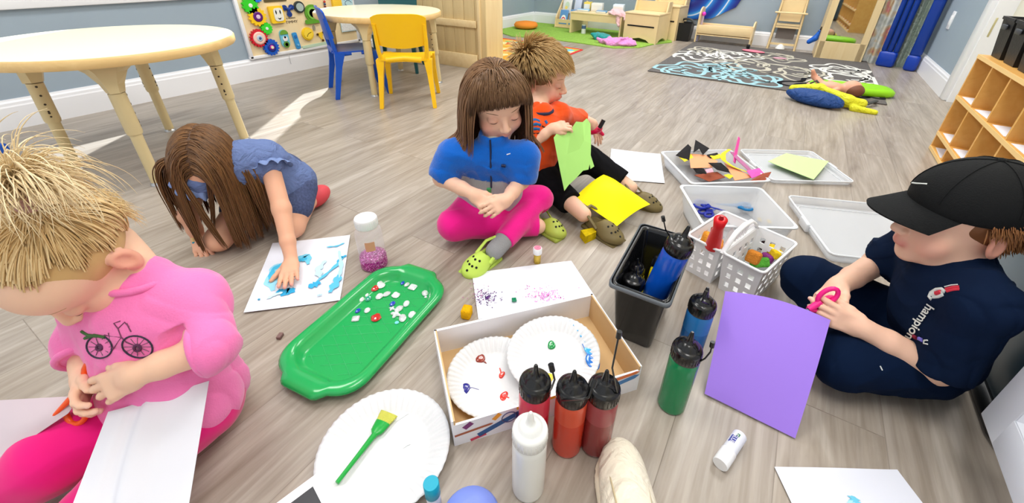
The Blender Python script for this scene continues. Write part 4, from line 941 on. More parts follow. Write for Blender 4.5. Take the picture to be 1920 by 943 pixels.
def blob(parent, name, px_, zz, rx, ry, ang, colr, hh=.003, tail=None, n_=V3((0, 0, 1)), seed=0):
    p = Z(*px_, zz); m = MB(); g = np.random.default_rng(seed); a = np.linspace(0, 2*PI, 28, endpoint=False); w_ = 1+.10*np.cos(2*a+g.random()*6)+.07*np.cos(3*a+g.random()*6)
    R = rotz(ang); rings = [[p+R@V3((rx*s_*w_[i]*math.cos(t), ry*s_*w_[i]*math.sin(t), z)) for i, t in enumerate(a)] for s_, z in ((1, -.0008), (.97, hh*.5), (.82, hh*.9), (.5, hh*1.05), (.1, hh))]
    m.loft(rings)
    if tail: m.tube([p]+[Z(*q, zz+.0005) for q in tail], [ry*.35]+[.0012]*len(tail), 6)
    return m.build(name, mat('paint_%d_%d_%d' % colr, colr, .15, .6, coat=.6), parent)
zPL, zPR, zPF = .0145, .039, .022
PLc = V3((.467, .350, .010)); PRc = V3((.566, .262, .034)); PFc = V3((.243, .432, .002))
rp, _ = plate('paper plate with red, brown and blue paint blobs, left in the cardboard tray', PLc, .098, (.0, -.03))
zb_ = lambda c, q: c[2]+.0036
blob(rp, 'brown_paint', (901, 672), zPL+.000, .0125, .0095, .3, (140, 40, 16), tail=[(912, 681)], seed=1)
blob(rp, 'red_paint', (941, 703), zPL, .0085, .0055, .2, (224, 50, 30), tail=[(937, 690)], seed=2); blob(rp, 'red_paint', (945, 743), zPL-.004, .011, .0085, .2, (220, 40, 24), tail=[(962, 750)], seed=3)
blob(rp, 'blue_paint', (871, 731), zPL-.004, .0155, .011, .2, (18, 18, 130), tail=[(885, 727), (898, 731)], seed=4)
rp, _ = plate('paper plate with green and bright blue paint, right in the cardboard tray', PRc, .100, (-.05, -.08))
blob(rp, 'green_paint', (1034, 647), zPR, .0115, .009, .2, (10, 140, 66), seed=5)
blob(rp, 'blue_paint', (1112, 676), zPR+.014, .025, .0135, .6, (10, 110, 200), .002, tail=[(1100, 662), (1092, 645)], seed=6)
blob(rp, 'blue_smear', (1104, 658), zPR+.015, .012, .007, 1.2, (60, 170, 225), .001, seed=7); blob(rp, 'yellow_paint', (1030, 708), zPR-.004, .010, .009, 0, (240, 210, 20), seed=9)
for k, q in enumerate(((1070, 602), (1076, 610), (1083, 619), (1089, 630), (1096, 640))): blob(rp, 'blue_drip', q, zPR+.022-.002*k, .0026, .0018, .8, (70, 170, 225), .001, seed=10+k)
rp, RPF = plate('large empty paper plate in the foreground with a green brush lying on it', PFc, .116, (.0, .0))
m = MB(); 
for a_, b_ in (((695, 803), (710, 798)), ((755, 840), (770, 832)), ((742, 790), (775, 770))):
    p0_, p1_ = Z(*a_, .006), Z(*b_, .006); m = MB(); m.tube([p0_, (p0_+p1_)/2+V3((.002, .002, 0)), p1_], [.001, .003, .001], 6, flat=.3)
    m.build('glue_smear', mat('clear_glue', (240, 242, 244), .1, .6, coat=.8), rp)
r = thing('paint_brush', 'green plastic brush with short yellow bristles lying on the foreground plate', 'brush', Z(680, 845, .01))
a0_, a1_, a2_, a3_ = Z(632, 905, .018), Z(698, 820, .014), Z(712, 803, .013), Z(722, 786, .013)
m = MB(); m.tube([a0_, (a0_+a1_)/2, a1_, a2_], [.0038, .0040, .0052, .0062], 10)
dr = unit(a3_-a1_); sd = np.cross(dr, (0, 0, 1))
def fl_ring(c, w_, t_): return [c+sd*w_*math.cos(t)+V3((0, 0, t_*math.sin(t))) for t in np.linspace(0, 2*PI, 14, endpoint=False)]
m.loft([fl_ring(a1_+dr*.006, .006, .005), fl_ring(a1_+dr*.012, .012, .006), fl_ring(a1_+dr*.022, .014, .006), fl_ring(a1_+dr*.032, .0155, .005)]); m.build('handle', mat('green_brush', (20, 160, 60), .3), r)
m = MB(); m.loft([fl_ring(a1_+dr*.031, .0145, .0042), fl_ring(a1_+dr*.045, .018, .0035), fl_ring(a1_+dr*.052, .019, .002)]); m.build('bristles', mat('yellow_bristle', (226, 226, 96), .6, bump=1, bscale=700), r)

# ============================================================= cardboard tray box
kx = V3((.764, -.644, 0)); kx = unit(V3((.755, .258, 0))-V3((.461, .506, 0))); ky = unit(V3((.320, .336, 0))-V3((.461, .506, 0))); BL = V3((.461, .506, 0)); LBX, WBX, HB = .386, .222, .074
RB = np.array([kx, -ky, [0, 0, 1.]]).T       # local x along length, -y to the camera side
r = thing('cardboard_tray', 'shallow cardboard box with white outside and printed front, holding two paint plates', 'box', BL+kx*.19+ky*.11)
M_kraft = mat('kraft_inside', (214, 178, 128), .7, var=.04); M_wht = mat('white_carton', (238, 238, 244), .4, var=.02)
m = MB().at(RB, BL); m.box((LBX/2, -WBX/2, .002), (LBX, WBX, .004)); m.box((.004, -WBX/2, HB/2), (.003, WBX, HB)); m.box((LBX-.004, -WBX/2, HB/2), (.003, WBX, HB)); m.build('inside_lining', M_kraft, r)
m = MB().at(RB, BL); m.box((LBX/2, -.0015, HB/2), (LBX, .004, HB)); m.box((LBX/2, -.004, HB/2), (LBX-.008, .002, HB-.001)); m.build('back_wall', M_wht, r)
for x_ in (.001, LBX-.001): m = MB().at(RB, BL); m.box((x_, -WBX/2, HB/2), (.003, WBX, HB)); m.build('side_wall', M_wht, r)
m = MB().at(RB, BL); m.box((LBX/2, -WBX+.0015, HB/2-.006), (LBX, .004, HB-.012)); fw = m.build('front_wall', M_wht, r)
m = MB().at(RB, BL); m.box((LBX/2, -WBX+.005, HB/2-.008), (LBX-.01, .002, HB-.018)); m.build('inside_lining', M_kraft, r)
FB = np.array([kx, V3((0, 0, 1)), ky]).T     # lettering plane on the front wall
def fpt(x, z, o=.0008): return BL+kx*x+ky*(WBX+o)+V3((0, 0, z))
def strip_on(name, a, b, w_, colr, par=None, round_=False):
    A_, B_ = V3(a), V3(b); d_ = unit(B_-A_)[:2] if len(a) == 2 else None; d_ = (B_-A_)/np.linalg.norm(B_-A_); n2 = np.array([-d_[1], d_[0]])*w_/2
    ol = [A_+n2, B_+n2, B_-n2, A_-n2]; 
    if round_: ol = [A_+n2, B_-d_*w_+n2, B_, B_-d_*w_-n2, A_-n2]
    m = MB(); m.put([fpt(*q) for q in ol]+[fpt(*q, -.001) for q in ol], [tuple(range(len(ol)))], 0, False); return m.build(name, mat('print_%d_%d_%d' % colr, colr, .4), par or fw)
strip_on('printed_pencil', (.045, .012), (.135, .048), .013, (40, 90, 150), round_=True); strip_on('printed_pencil', (.002, .030), (.075, .036), .006, (170, 90, 60), round_=True); strip_on('printed_crayon', (.28, .028), (.385, .050), .012, (70, 130, 190), round_=True)
strip_on('printed_crayon', (.30, .052), (.384, .060), .009, (230, 120, 60), round_=True); strip_on('printed_patch', (.075, .045), (.088, .058), .010, (240, 160, 40)); strip_on('printed_patch', (.02, .045), (.035, .056), .012, (120, 40, 110)); strip_on('printed_label', (.118, .036), (.185, .036), .022, (92, 50, 130)); strip_on('printed_crayon', (.12, .058), (.25, .060), .008, (240, 190, 40)); strip_on('printed_patch', (.29, .010), (.31, .014), .012, (140, 40, 50)); strip_on('printed_patch', (.03, .004), (.06, .010), .008, (210, 60, 90))
text('CRAYONS', .013, fpt(.158, .036, .0012), FB, mat('label_white', (240, 240, 245), .5), parent=fw, ext=.0002)
m = MB(); m.tube([fpt(.105+.014*math.cos(t), .040+.014*math.sin(t), .001) for t in np.linspace(0, 2*PI, 20, endpoint=False)], .0011, 5, closed=True); m.build('printed_seal', mat('seal_grey', (90, 90, 130), .5), fw)

# ============================================================= squeeze bottles
def bottle(label, base, top, colr, rad=.0275, cap=(14, 14, 16), bright=None, tether=None, group='squeeze paint bottles', hh=.205, alpha=.0, tint2=None):
    """base, top: world points of the axis"""
    base, top = V3(base), V3(top); ax = unit(top-base); R = frame(ax, (1, .2, 0)); r = thing('squeeze_bottle', label, 'paint bottle', base, group)
    k = hh/.205
    m = MB(); m.lathe([(rad*.90, 0), (rad*.98, .003), (rad, .008), (rad, .128*k), (rad*.99, .138*k), (rad*.88, .147*k), (rad*.80, .150*k)], 32, base, R); m.build('bottle_body', mat('bottle_%d_%d_%d' % colr, colr, .22, .5, coat=.2), r)
    if tint2:
        m = MB(); m.lathe([(rad*1.002, .095*k), (rad*1.002, .128*k), (rad*.992, .138*k), (rad*.885, .1475*k)], 32, base, R, caps=False); m.build('empty_neck', mat('bottle_%d_%d_%d' % tint2, tint2, .25, .5), r)
    m = MB(); m.lathe([(rad*.93, .142*k), (rad*1.0, .144*k), (rad*1.0, .165*k), (rad*.95, .169*k), (rad*.80, .171*k), (rad*.66, .173*k), (rad*.62, .178*k), (rad*.36, .181*k), (rad*.22, .184*k), (rad*.19, .194*k), (rad*.12, .206*k), (rad*.08, .208*k)], 32, base, R)
    for q in range(28):
        a = 2*PI*q/28; c_ = base+R@V3((rad*1.0*math.cos(a), rad*1.0*math.sin(a), 0)); m.tube([c_+ax*.147*k, c_+ax*.162*k], .0006, 4)
    m.build('cap', mat('cap_%d_%d_%d' % cap, cap, .25, .5, coat=.2), r)
    if tether:
        pts = [base+R@V3((rad*.9*math.cos(tether[0][0]), rad*.9*math.sin(tether[0][0]), tether[0][1]*k))]+[V3(p) for p in tether[1:]]
        m = MB(); m.tube(pts, .0015, 7); d_ = unit(pts[-1]-pts[-2]); m.tube([pts[-1]-d_*.003, pts[-1]+d_*.008], .0042, 10); m.build('tip_cover', mat('cap_%d_%d_%d' % cap, cap, .25, .5, coat=.2), r)
    return r
up = lambda p, h=.2: V3(p)+V3((0, 0, h))
b_ = Z(999, 822); bottle('red paint bottle with black cap, leftmost of the three against the cardboard tray', b_, up(b_), (212, 28, 58), tint2=(216, 60, 84), tether=[(0, .150), D(1034, 728, .60), D(1040, 712, .585), D(1035, 692, .58)])
b_ = Z(1062, 833); bottle('orange-red paint bottle with black cap, middle of the three', b_, up(b_), (200, 54, 26), tint2=(208, 78, 50), tether=[(-2.2, .150), D(1094, 748, .59), D(1104, 745, .58), D(1112, 722, .585)])
b_ = Z(1115, 832); bottle('maroon brown paint bottle with black cap, rightmost of the three', b_, up(b_), (130, 42, 44), tint2=(152, 66, 70), tether=[(0, .150), D(1148, 690, .62), D(1154, 660, .61), D(1160, 630, .60)])
b_ = Z(990, 912); bottle('white glue bottle with white nozzle cap in front of the red bottle', b_, up(b_), (232, 233, 230), cap=(236, 237, 235), group='glue bottles')
b_ = Z(1258, 757); bottle('green paint bottle with black cap, left of the purple paper', b_, up(b_), (0, 130, 78), tether=[(-.6, .150), D(1322, 672, .76), D(1332, 660, .75), D(1335, 648, .745)])
b_ = Z(1288, 668); bottle('light blue paint bottle standing directly behind the green one', b_, up(b_), (24, 100, 170), tint2=(40, 120, 190), tether=[(.4, .155), D(1316, 565, .83), D(1322, 552, .825)])
# ============================================================= black bin with bottles
BCx, BCy = .812, .140
r = thing('craft_bin', 'black open plastic bin filled with paint bottles, beside the cardboard tray', 'bin', (BCx, BCy, 0))
def brect(hx, hy, z, rot=.02, rd=.012, dx=0):
    Q = rotz(rot); return [Q@V3((x+dx, y, 0))+V3((BCx, BCy, z)) for x, y in rrect(2*hx, 2*hy, rd)]
def lip(ring, f):
    return [p+V3((0, 0, f(p))) for p in ring]
m = MB(); fr = lambda p: -.03*max(0, min(1, (.78-p[0])/.08))
m.loft([brect(.080, .042, 0), brect(.082, .044, .004), lip(brect(.106, .058, .195), fr), lip(brect(.112, .064, .197), fr), lip(brect(.112, .064, .205), fr), lip(brect(.105, .057, .205), fr), lip(brect(.102, .054, .195), fr), brect(.078, .040, .008)])
m.build('bin_shell', mat('black_gloss_plastic', (14, 15, 18), .22, .5, coat=.2), r)
m = MB(); m.loft([lip(brect(.1135, .0655, .196), fr), lip(brect(.116, .068, .198), fr), lip(brect(.116, .068, .206), fr), lip(brect(.1125, .0645, .207), fr)][:4], True, False); m.build('rim', mat('grey_rim', (96, 102, 108), .35), r)
BG = 'paint bottles in the black bin'
bottle('bright blue bottle with black cap leaning out of the black bin', D(1222, 562, .975), D(1281, 446, .875), (12, 82, 190), rad=.0285, group=BG, hh=.215, tether=[(2.5, .16), D(1248, 430, .88), D(1244, 412, .87)])
q = Z(1178, 520, .16); bottle('yellow bottle with black cap upright at the left end of the black bin', (.762, .165, .012), (.765, .167, .2), (220, 204, 20), rad=.025, group=BG, hh=.178)
bottle('yellow bottle lying slanted in the middle of the black bin', (.765, .118, .035), (.860, .125, .18), (238, 218, 20), rad=.026, group=BG, hh=.2)
bottle('yellow-green bottle at the far left of the black bin', (.835, .172, .03), (.80, .174, .19), (214, 200, 30), rad=.018, group=BG, hh=.16)
bottle('white capped bottle hidden behind the blue one in the black bin', (.87, .105, .03), (.89, .10, .2), (230, 232, 235), rad=.02, cap=(235, 235, 238), group=BG, hh=.19)

# ============================================================= sheets of paper on the floor
M_paper = mat('white_paper', (226, 228, 238), .6, .3)
def quad_sheet(corners, z=.0015, curl=0, th=.0006, name='sheet', m_=None, parent=None, sag=0, seed=0):
    c = [V3(p) for p in corners]; g = np.random.default_rng(seed); ph = g.random(4)*6
    def fn(u, v):
        p = c[0]*(1-u)*(1-v)+c[1]*u*(1-v)+c[2]*u*v+c[3]*(1-u)*v
        dz = curl*(abs(2*u-1)**3*.6+abs(2*v-1)**3*.5)*.5*(1+math.sin(3*u+ph[0])*math.sin(3*v+ph[1]))+sag*(math.sin(PI*u)+.5*math.sin(PI*v))+.0012*(1+math.sin(5*u+ph[2])*math.cos(4*v+ph[3]))*(1 if curl else 0)
        return p+V3((0, 0, z+dz))
    m = MB(); m.sheet(fn, 24, 24, th); return m.build(name, m_ or M_paper, parent)
def painted_paper(nm, stops):
    m = mat(nm, (240, 241, 248), .6, .3); return m
def stain(parent, pts, w_, colr, z=.004, name='paint_stroke', wet=.5, seed=0):
    """flat brush stroke lying on the sheet"""
    P = [Z(*p, z) for p in pts]; g = np.random.default_rng(seed); n_ = 26; tt = np.linspace(0, 1, n_); P = np.array(P); s_ = np.linspace(0, 1, len(P)); Q = np.stack([np.interp(tt, s_, P[:, k]) for k in range(3)], 1)
    t_ = np.gradient(Q, axis=0); t_ /= np.maximum(np.linalg.norm(t_, axis=1, keepdims=True), 1e-9); N_ = np.stack([-t_[:, 1], t_[:, 0], 0*t_[:, 0]], 1)
    ww = w_*(np.sin(PI*np.clip(tt, .03, .97))**.35)*(1+.3*np.sin(tt*17+g.random()*6)+.25*g.normal(size=n_)*.5); A_ = Q+N_*ww[:, None]/2; B_ = Q-N_*ww[:, None]/2
    m = MB(); m.put(np.concatenate([A_, B_]), [(i, n_+i, n_+i+1, i+1) for i in range(n_-1)], 0, True); return m.build(name, mat('wash_%d_%d_%d' % colr, colr, wet), parent)
r = thing('painting_sheet', 'white sheet with wet blue paint under the crouching girl\'s hand', 'paper', Z(560, 510))
quad_sheet([Z(458, 589), Z(512, 458), Z(657, 443), Z(638, 565)], curl=.004, parent=r, seed=1)
for i, (pts, w_, c_) in enumerate([([(512, 545), (507, 520), (520, 500), (545, 490)], .030, (150, 214, 238)), ([(505, 530), (512, 505), (532, 492)], .014, (70, 186, 226)), ([(520, 545), (540, 548), (552, 540)], .026, (40, 165, 215)), ([(530, 500), (560, 485), (575, 478), (578, 495)], .020, (110, 200, 232)), ([(560, 488), (576, 484)], .018, (60, 180, 222)), ([(578, 538), (590, 533), (600, 528)], .022, (50, 172, 220)), ([(590, 530), (610, 515), (632, 496), (648, 478)], .009, (90, 192, 228)), ([(600, 520), (596, 505), (610, 488)], .018, (190, 228, 242)),
        ([(618, 548), (630, 530), (637, 512)], .020, (90, 192, 228)), ([(632, 492), (640, 482), (650, 479)], .009, (50, 172, 220)), ([(612, 463), (632, 461), (646, 455)], .007, (90, 190, 226)), ([(636, 470), (640, 500), (636, 520)], .010, (180, 224, 240)), ([(484, 560), (487, 562)], .006, (50, 150, 190)), ([(500, 560), (515, 552), (530, 548)], .010, (200, 232, 244)), ([(594, 554), (604, 552)], .006, (170, 205, 220))]):
    stain(r, pts, w_, c_, z=.0055+.00015*i, seed=i)
r = thing('glitter_sheet', 'white sheet with purple and pink glitter behind the cardboard tray', 'paper', Z(1000, 540))
quad_sheet([Z(885, 514), Z(1071, 490), Z(1118, 563), Z(897, 600)], curl=.003, parent=r, seed=2)
g = np.random.default_rng(5)
for nm, ctr, sp, n_, colr in (('purple_glitter', (915, 557), (14, 8), 120, (96, 30, 130)), ('pink_glitter', (1025, 553), (13, 6), 120, (220, 70, 180)), ('magenta_glitter', (1012, 550), (24, 10), 50, (200, 90, 180)), ('lilac_glitter', (900, 550), (12, 8), 40, (180, 90, 160))):
    m = MB()
    for k in range(n_):
        p = Z(ctr[0]+g.normal()*sp[0], ctr[1]+g.normal()*sp[1], .0058); s_ = .0009+.0012*g.random(); m.put([p+V3((s_, 0, 0)), p+V3((0, s_, 0)), p-V3((s_, 0, 0)), p-V3((0, s_, 0))], [(0, 1, 2, 3)], 0, False)
    o = m.build(nm, mat(nm, colr, .3, .5, metal=.3), r); o['kind'] = 'stuff'
blob(r, 'purple_glue', (915, 557), .006, .009, .004, 0, (74, 20, 110), .002, seed=3)
p = Z(964, 563, .006); m = MB(); m.box(p+V3((0, 0, .002)), (.013, .012, .004), rotz(.7), bev=.001); tag(m.build('craft_gem', mat('emerald_gem', (10, 130, 90), .15, .6)), 'square emerald gem on the glitter sheet', 'gem')
r = thing('blank_sheet', 'blank white sheet on the floor between the boy in orange and the clear tubs', 'paper', Z(1190, 315)); quad_sheet([Z(1146, 281), Z(1238, 290), Z(1246, 345), Z(1140, 336)], curl=.003, parent=r, seed=3)
m = MB(); m.tube([Z(1145, 302, .006), Z(1165, 308, .006), Z(1180, 316, .006)], .0008, 5); m.build('pencil_line', mat('faint_line', (200, 202, 216), .6), r)
r = thing('blank_sheet', 'white sheet with a faint blue spot at the bottom edge of the picture', 'paper', Z(1560, 920))
c0_, c1_ = Z(1451, 877), Z(1681, 882); dd = unit(Z(1482, 943)-c0_)*.24; quad_sheet([c0_, c1_, c1_+(Z(1727, 943)-c1_)*3.4, c0_+dd], curl=.002, parent=r, seed=4)
stain(r, [(1600, 930), (1602, 938), (1606, 948)], .016, (110, 200, 226), z=.005); stain(r, [(1592, 938), (1600, 948)], .012, (170, 222, 236), z=.0052)

# ============================================================= small things on the floor
r = thing('glitter_jar', 'clear jar with white lid and pink glitter in the bottom, behind the green tray', 'jar', (.602, .872, 0)); jc = V3((.602, .872, 0)); JR = .037
M_clear = mat('clear_plastic', (245, 245, 250), .06, .5, alpha=.22)
m = MB(); m.lathe([(JR*.92, .0), (JR, .004), (JR, .118), (JR*.9, .130), (JR*.72, .136), (JR*.72, .142)], 32, jc); m.build('jar_wall', M_clear, r)
m = MB(); m.lathe([(JR*.80, .138), (JR*.82, .140), (JR*.82, .162), (JR*.78, .165)], 32, jc)
for q in range(36): a = 2*PI*q/36; c_ = jc+V3((JR*.82*math.cos(a), JR*.82*math.sin(a), 0)); m.tube([c_+V3((0, 0, .141)), c_+V3((0, 0, .161))], .0008, 4)
m.build('lid', mat('white_lid', (242, 243, 245), .4), r)
GL = mat('pink_glitter_fill', (196, 70, 170), .35, .6, metal=.2); t = NT(GL); tc = t.add('TexCoord'); v = t.add('TexVoronoi'); v.inputs['Scale'].default_value = 420; t.link(tc.outputs['Object'], v.inputs['Vector']); rr = t.ramp(v.outputs['Color'], [(0, lin((150, 30, 120))), (.45, lin((200, 60, 170))), (.7, lin((236, 150, 220))), (.85, lin((255, 230, 250)))]); rr.color_ramp.interpolation = 'CONSTANT'; t.link(rr.outputs[0], t.b.inputs['Base Color'])
m = MB(); m.lathe([(JR*.94, .002), (JR*1.004, .006), (JR*1.004, .034), (JR*.96, .040), (JR*.5, .046), (0.001, .044)], 32, jc); m.build('glitter_fill', GL, r)
m = MB(); a = np.linspace(-2.6, -1.9, 8); m.loft([[jc+V3((JR*1.008*math.cos(t), JR*1.008*math.sin(t), z)) for t in a] for z in (.075, .105)], False, False); m.build('sticker', mat('peach_sticker', (222, 160, 128), .5), r)
r = thing('glitter_tube', 'tiny gold glitter tube with a pink and white cap, near the lime clog', 'tube', Z(1008, 490)); c_ = Z(1007, 492)
m = MB(); m.lathe([(.0095, 0), (.0105, .002), (.0105, .034), (.009, .036)], 20, c_); m.build('tube_wall', mat('gold_glitter', (214, 180, 70), .3, metal=.3, var=.3, vscale=500), r)
m = MB(); m.lathe([(.0125, .034), (.0135, .036), (.0135, .052), (.012, .054)], 20, c_); m.build('cap', mat('white_lid', (242, 243, 245), .4), r); m = MB(); m.lathe([(.0105, .0541), (.0105, .0550)], 20, c_); m.build('cap_print', mat('pink_print', (232, 130, 160), .5, var=.4, vscale=200), r)
def sponge(label, px_, sz, rot, colr, z=0, name='sponge', group=None, R2=I3):
    p = Z(*px_, z+sz[2]/2); m = MB(); m.box(p, sz, rotz(rot)@R2, bev=min(sz)*.18); return tag(m.build(name, mat('sponge_%d_%d_%d' % colr, colr, .85, .1, bump=1, bscale=220, var=.12, vscale=70)), label, 'sponge', group)
sponge('small yellow sponge block left of the cardboard tray', (875, 585), (.028, .024, .028), .35, (238, 178, 20))
r = thing('sponge', 'yellow sponge stained green beside the brown clog', 'sponge', Z(1103, 440)); p = Z(1103, 442, .012)
m = MB(); m.prism([(-.025, -.018), (.022, -.012), (.028, .012), (-.018, .020)], .028, rotz(-.5), p-V3((0, 0, .012))); m.build('block', mat('sponge_yellow_stained', (206, 178, 16), .85, .1, bump=1, bscale=220, var=.25, vscale=60), r)
m = MB(); m.box(Z(525, 630, .004), (.016, .010, .008), rotz(.5), bev=.001); tag(m.build('clay_scrap', mat('brown_clay', (124, 96, 92), .6)), 'tiny brown scrap lying on the floor left of the green tray', 'scrap')
def cyl_thing(name, label, cat, parts):
    r = thing(name, label, cat, parts[0][1]); 
    for nm, a, b, ra, m_, *rest in parts:
        m = MB(); a, b = V3(a), V3(b); d_ = unit(b-a); L_ = np.linalg.norm(b-a); m.lathe([(ra*.93, 0), (ra, L_*.03), (ra, L_*.97), (ra*.93, L_)], 24, a, frame(d_)); m.build(nm, m_, r)
    return r
ga, gb = Z(1352, 868, .0135), Z(1385, 820, .0135); gd = unit(gb-ga)
r = cyl_thing('glue_stick', 'white glue stick lying on the floor below the purple paper', 'glue stick', [('cap', ga-gd*.004, ga+gd*.030, .0138, mat('white_lid', (242, 243, 245), .4)), ('barrel', ga+gd*.028, gb+gd*.006, .0128, M_paper)])
gu = unit(np.cross(gd, (-.2, .4, 1))); gn = np.cross(gu, gd); gn = gn if gn[2] > 0 else -gn
for i_, (s0, dx, colr) in enumerate(((.050, .0, (70, 80, 160)), (.064, .006, (60, 120, 90)))):
    m = MB(); q0 = ga+gd*s0
    m.loft([[q0+gd*z_+gu*.0131*math.sin(t)+gn*.0131*math.cos(t) for t in np.linspace(-.55+i_*.6, .35+i_*.1, 8)] for z_ in (-.008+i_*.004, .010-i_*.007)], False, False); m.build('printed_logo', mat('logo_%d' % i_, colr, .5), r)
text('GLUE', .011, ga+gd*.052+gn*.0136, np.array([gu, gd, gn]).T@rotz(PI/2) if False else np.array([-gd, gu*1.0, gn]).T if np.linalg.det(np.array([-gd, gu, gn]).T) > 0 else np.array([gd, gu, gn]).T, M_wht, parent=r, ext=.0001)
c_ = Z(815, 945, 0); cyl_thing('glue_stick', 'glue stick standing with a bright teal cap at the bottom edge', 'glue stick', [('barrel', c_, c_+V3((0, 0, .035)), .0115, M_paper), ('cap', c_+V3((0, 0, .033)), c_+V3((0, 0, .066)), .0125, mat('teal_cap', (0, 160, 190), .35))])
c_ = Z(885, 990, 0); m = MB(); m.lathe([(.042, 0), (.045, .006), (.045, .036), (.040, .045), (.02, .049)], 32, c_); tag(m.build('paint_tub', mat('periwinkle', (120, 140, 220), .4)), 'rounded periwinkle blue lid just showing at the bottom edge', 'lid')
# black and white box corner under the plate
q0, q1, q2 = Z(598, 884, .045), Z(515, 945, .045), Z(608, 960, .045)
r = thing('printed_box', 'black and white box corner beside the foreground paper plate, at the bottom edge', 'box', Z(560, 930))
u_ = unit(q1-q0); v_ = unit(q2-q0); v_ = unit(v_-u_*(v_@u_)); Rq = np.array([u_, v_, np.cross(u_, v_)]).T
if Rq[2, 2] < 0: Rq = np.array([v_, u_, [0, 0, 1.]]).T; LLq = (.09, .16)
else: LLq = (.16, .09)
b0 = V3((q0[0], q0[1], 0))
m = MB().at(Rq, b0); m.box((LLq[0]/2, LLq[1]/2, .0225), (LLq[0], LLq[1], .044)); bxo = m.build('carton', M_wht, r)
m = MB().at(Rq, b0); m.box((LLq[0]/2+.006, LLq[1]/2+.006, .0452), (LLq[0]-.02, LLq[1]-.02, .0006)); m.build('black_print', mat('black_print', (40, 42, 48), .4), r)

# shoe of the photographer at the bottom edge
r = thing('sneaker', 'toe of a worn cream leather sneaker at the bottom edge, right of the white bottle', 'shoe', Z(1170, 930))
st, sb = Z(1158, 836, .015), Z(1190, 1060, .03); ds = unit(V3((sb[0]-st[0], sb[1]-st[1], 0))); ss = V3((-ds[1], ds[0], 0)); g0 = V3((st[0], st[1], 0))
s = SDF(); s.ell(g0+ds*.055+V3((0, 0, .030)), (.060, .040, .030), np.array([ds, ss, [0, 0, 1.]]).T, k=.02); s.ell(g0+ds*.115+V3((0, 0, .042)), (.075, .044, .040), np.array([ds, ss, [0, 0, 1.]]).T, k=.02); s.ell(g0+ds*.20+V3((0, 0, .058)), (.09, .042, .052), np.array([ds, ss, [0, 0, 1.]]).T, k=.03); s.ell(g0+ds*.27+V3((0, 0, .075)), (.06, .036, .055), np.array([ds, ss, [0, 0, 1.]]).T, k=.03)
s.build('upper', mat('cream_leather', (232, 224, 204), .5, var=.06, vscale=30, bump=.3, bscale=120, wr=.4, wscale=30), r, .004)
s = SDF(); s.ell(g0+ds*.060+V3((0, 0, .008)), (.066, .046, .012), np.array([ds, ss, [0, 0, 1.]]).T, k=.01); s.box(g0+ds*.18+V3((0, 0, .010)), (.13, .044, .010), np.array([ds, ss, [0, 0, 1.]]).T, .008); s.build('sole', mat('cream_rubber', (236, 226, 200), .6), r, .004)
m = MB()
m.tube([g0+ds*.03+ss*.034+V3((0, 0, .036)), g0+ds*.09+ss*.030+V3((0, 0, .066)), g0+ds*.16+ss*.024+V3((0, 0, .094))], .0016, 5); m.tube([g0+ds*.03-ss*.028+V3((0, 0, .040)), g0+ds*.09-ss*.028+V3((0, 0, .070)), g0+ds*.16-ss*.024+V3((0, 0, .095))], .0016, 5)
m.build('seam', mat('tan_stitch', (190, 174, 140), .7), r)

# ============================================================= clear tubs, lids and their contents
M_tub = mat('frosted_tub', (236, 240, 246), .25, .5, alpha=.42); M_rim = mat('frosted_rim', (240, 243, 248), .3, .5, alpha=.75)
def open_tub(name, label, c, hx, hy, h, ang, group, taper=.9, z0=0, wall=.003):
    r = thing(name, label, 'plastic tub', (*c, 0), group); R = rotz(ang); C_ = V3((*c, z0))
    def rg(a, b, z, rd=.018): return [C_+R@V3((x, y, z)) for x, y in rrect(2*a, 2*b, rd)]
    m = MB(); t_ = taper; m.loft([rg(hx*t_, hy*t_, 0), rg(hx, hy, h), rg(hx-wall, hy-wall, h), rg(hx*t_-wall, hy*t_-wall, wall)]); m.build('tub_wall', M_tub, r)
    m = MB(); m.loft([rg(hx, hy, h-.004), rg(hx+.006, hy+.006, h-.003), rg(hx+.006, hy+.006, h+.001), rg(hx-wall, hy-wall, h+.001)], True, False); m.tube([p for p in rg(hx+.004, hy+.004, h-.001)], .0025, 6, closed=True); 
    m.build('rim', M_rim, r); return r
def flat_lid(name, label, c, hx, hy, ang, group, up=False, h=.018):
    r = thing(name, label, 'lid', (*c, 0), group); R = rotz(ang); C_ = V3((*c, 0))
    def rg(a, b, z, rd=.018): return [C_+R@V3((x, y, z)) for x, y in rrect(2*a, 2*b, rd)]
    m = MB(); m.loft([rg(hx*.96, hy*.96, .001), rg(hx, hy, h), rg(hx-.004, hy-.004, h), rg(hx*.96-.004, hy*.96-.004, .004)]); m.build('panel', M_tub, r)
    m = MB(); m.tube(rg(hx-.001, hy-.001, h), .0035, 6, closed=True); m.tube(rg(hx*.84, hy*.84, .005), .0015, 6, closed=True); m.build('rim', M_rim, r)
    for sx in (-1, 1): m = MB(); m.box(C_+R@V3((sx*(hx+.004), 0, h*.7)), (.012, .06, h), R, bev=.003); m.build('latch', M_rim, r)
    return r
U1 = math.radians(-52.4)
open_tub('craft_case', 'clear shallow case full of coloured foam scraps, behind the deeper clear tub', (1.737, .152), .158, .148, .062, U1, 'clear cases and lids')
flat_lid('case_lid', 'clear case lid on the floor with a pale green sheet on it', (2.05, -.14), .170, .158, math.radians(-60), 'clear cases and lids')
sh = [Z(1440, 303, .024), Z(1474, 288, .024), Z(1553, 304, .024), Z(1525, 338, .024)]
r = thing('green_sheet', 'small pale green sheet of paper lying on the clear case lid', 'paper', sh[0]); quad_sheet(sh, z=0, curl=.002, parent=r, m_=mat('pale_green_paper', (196, 236, 156), .6), seed=6, th=.002)
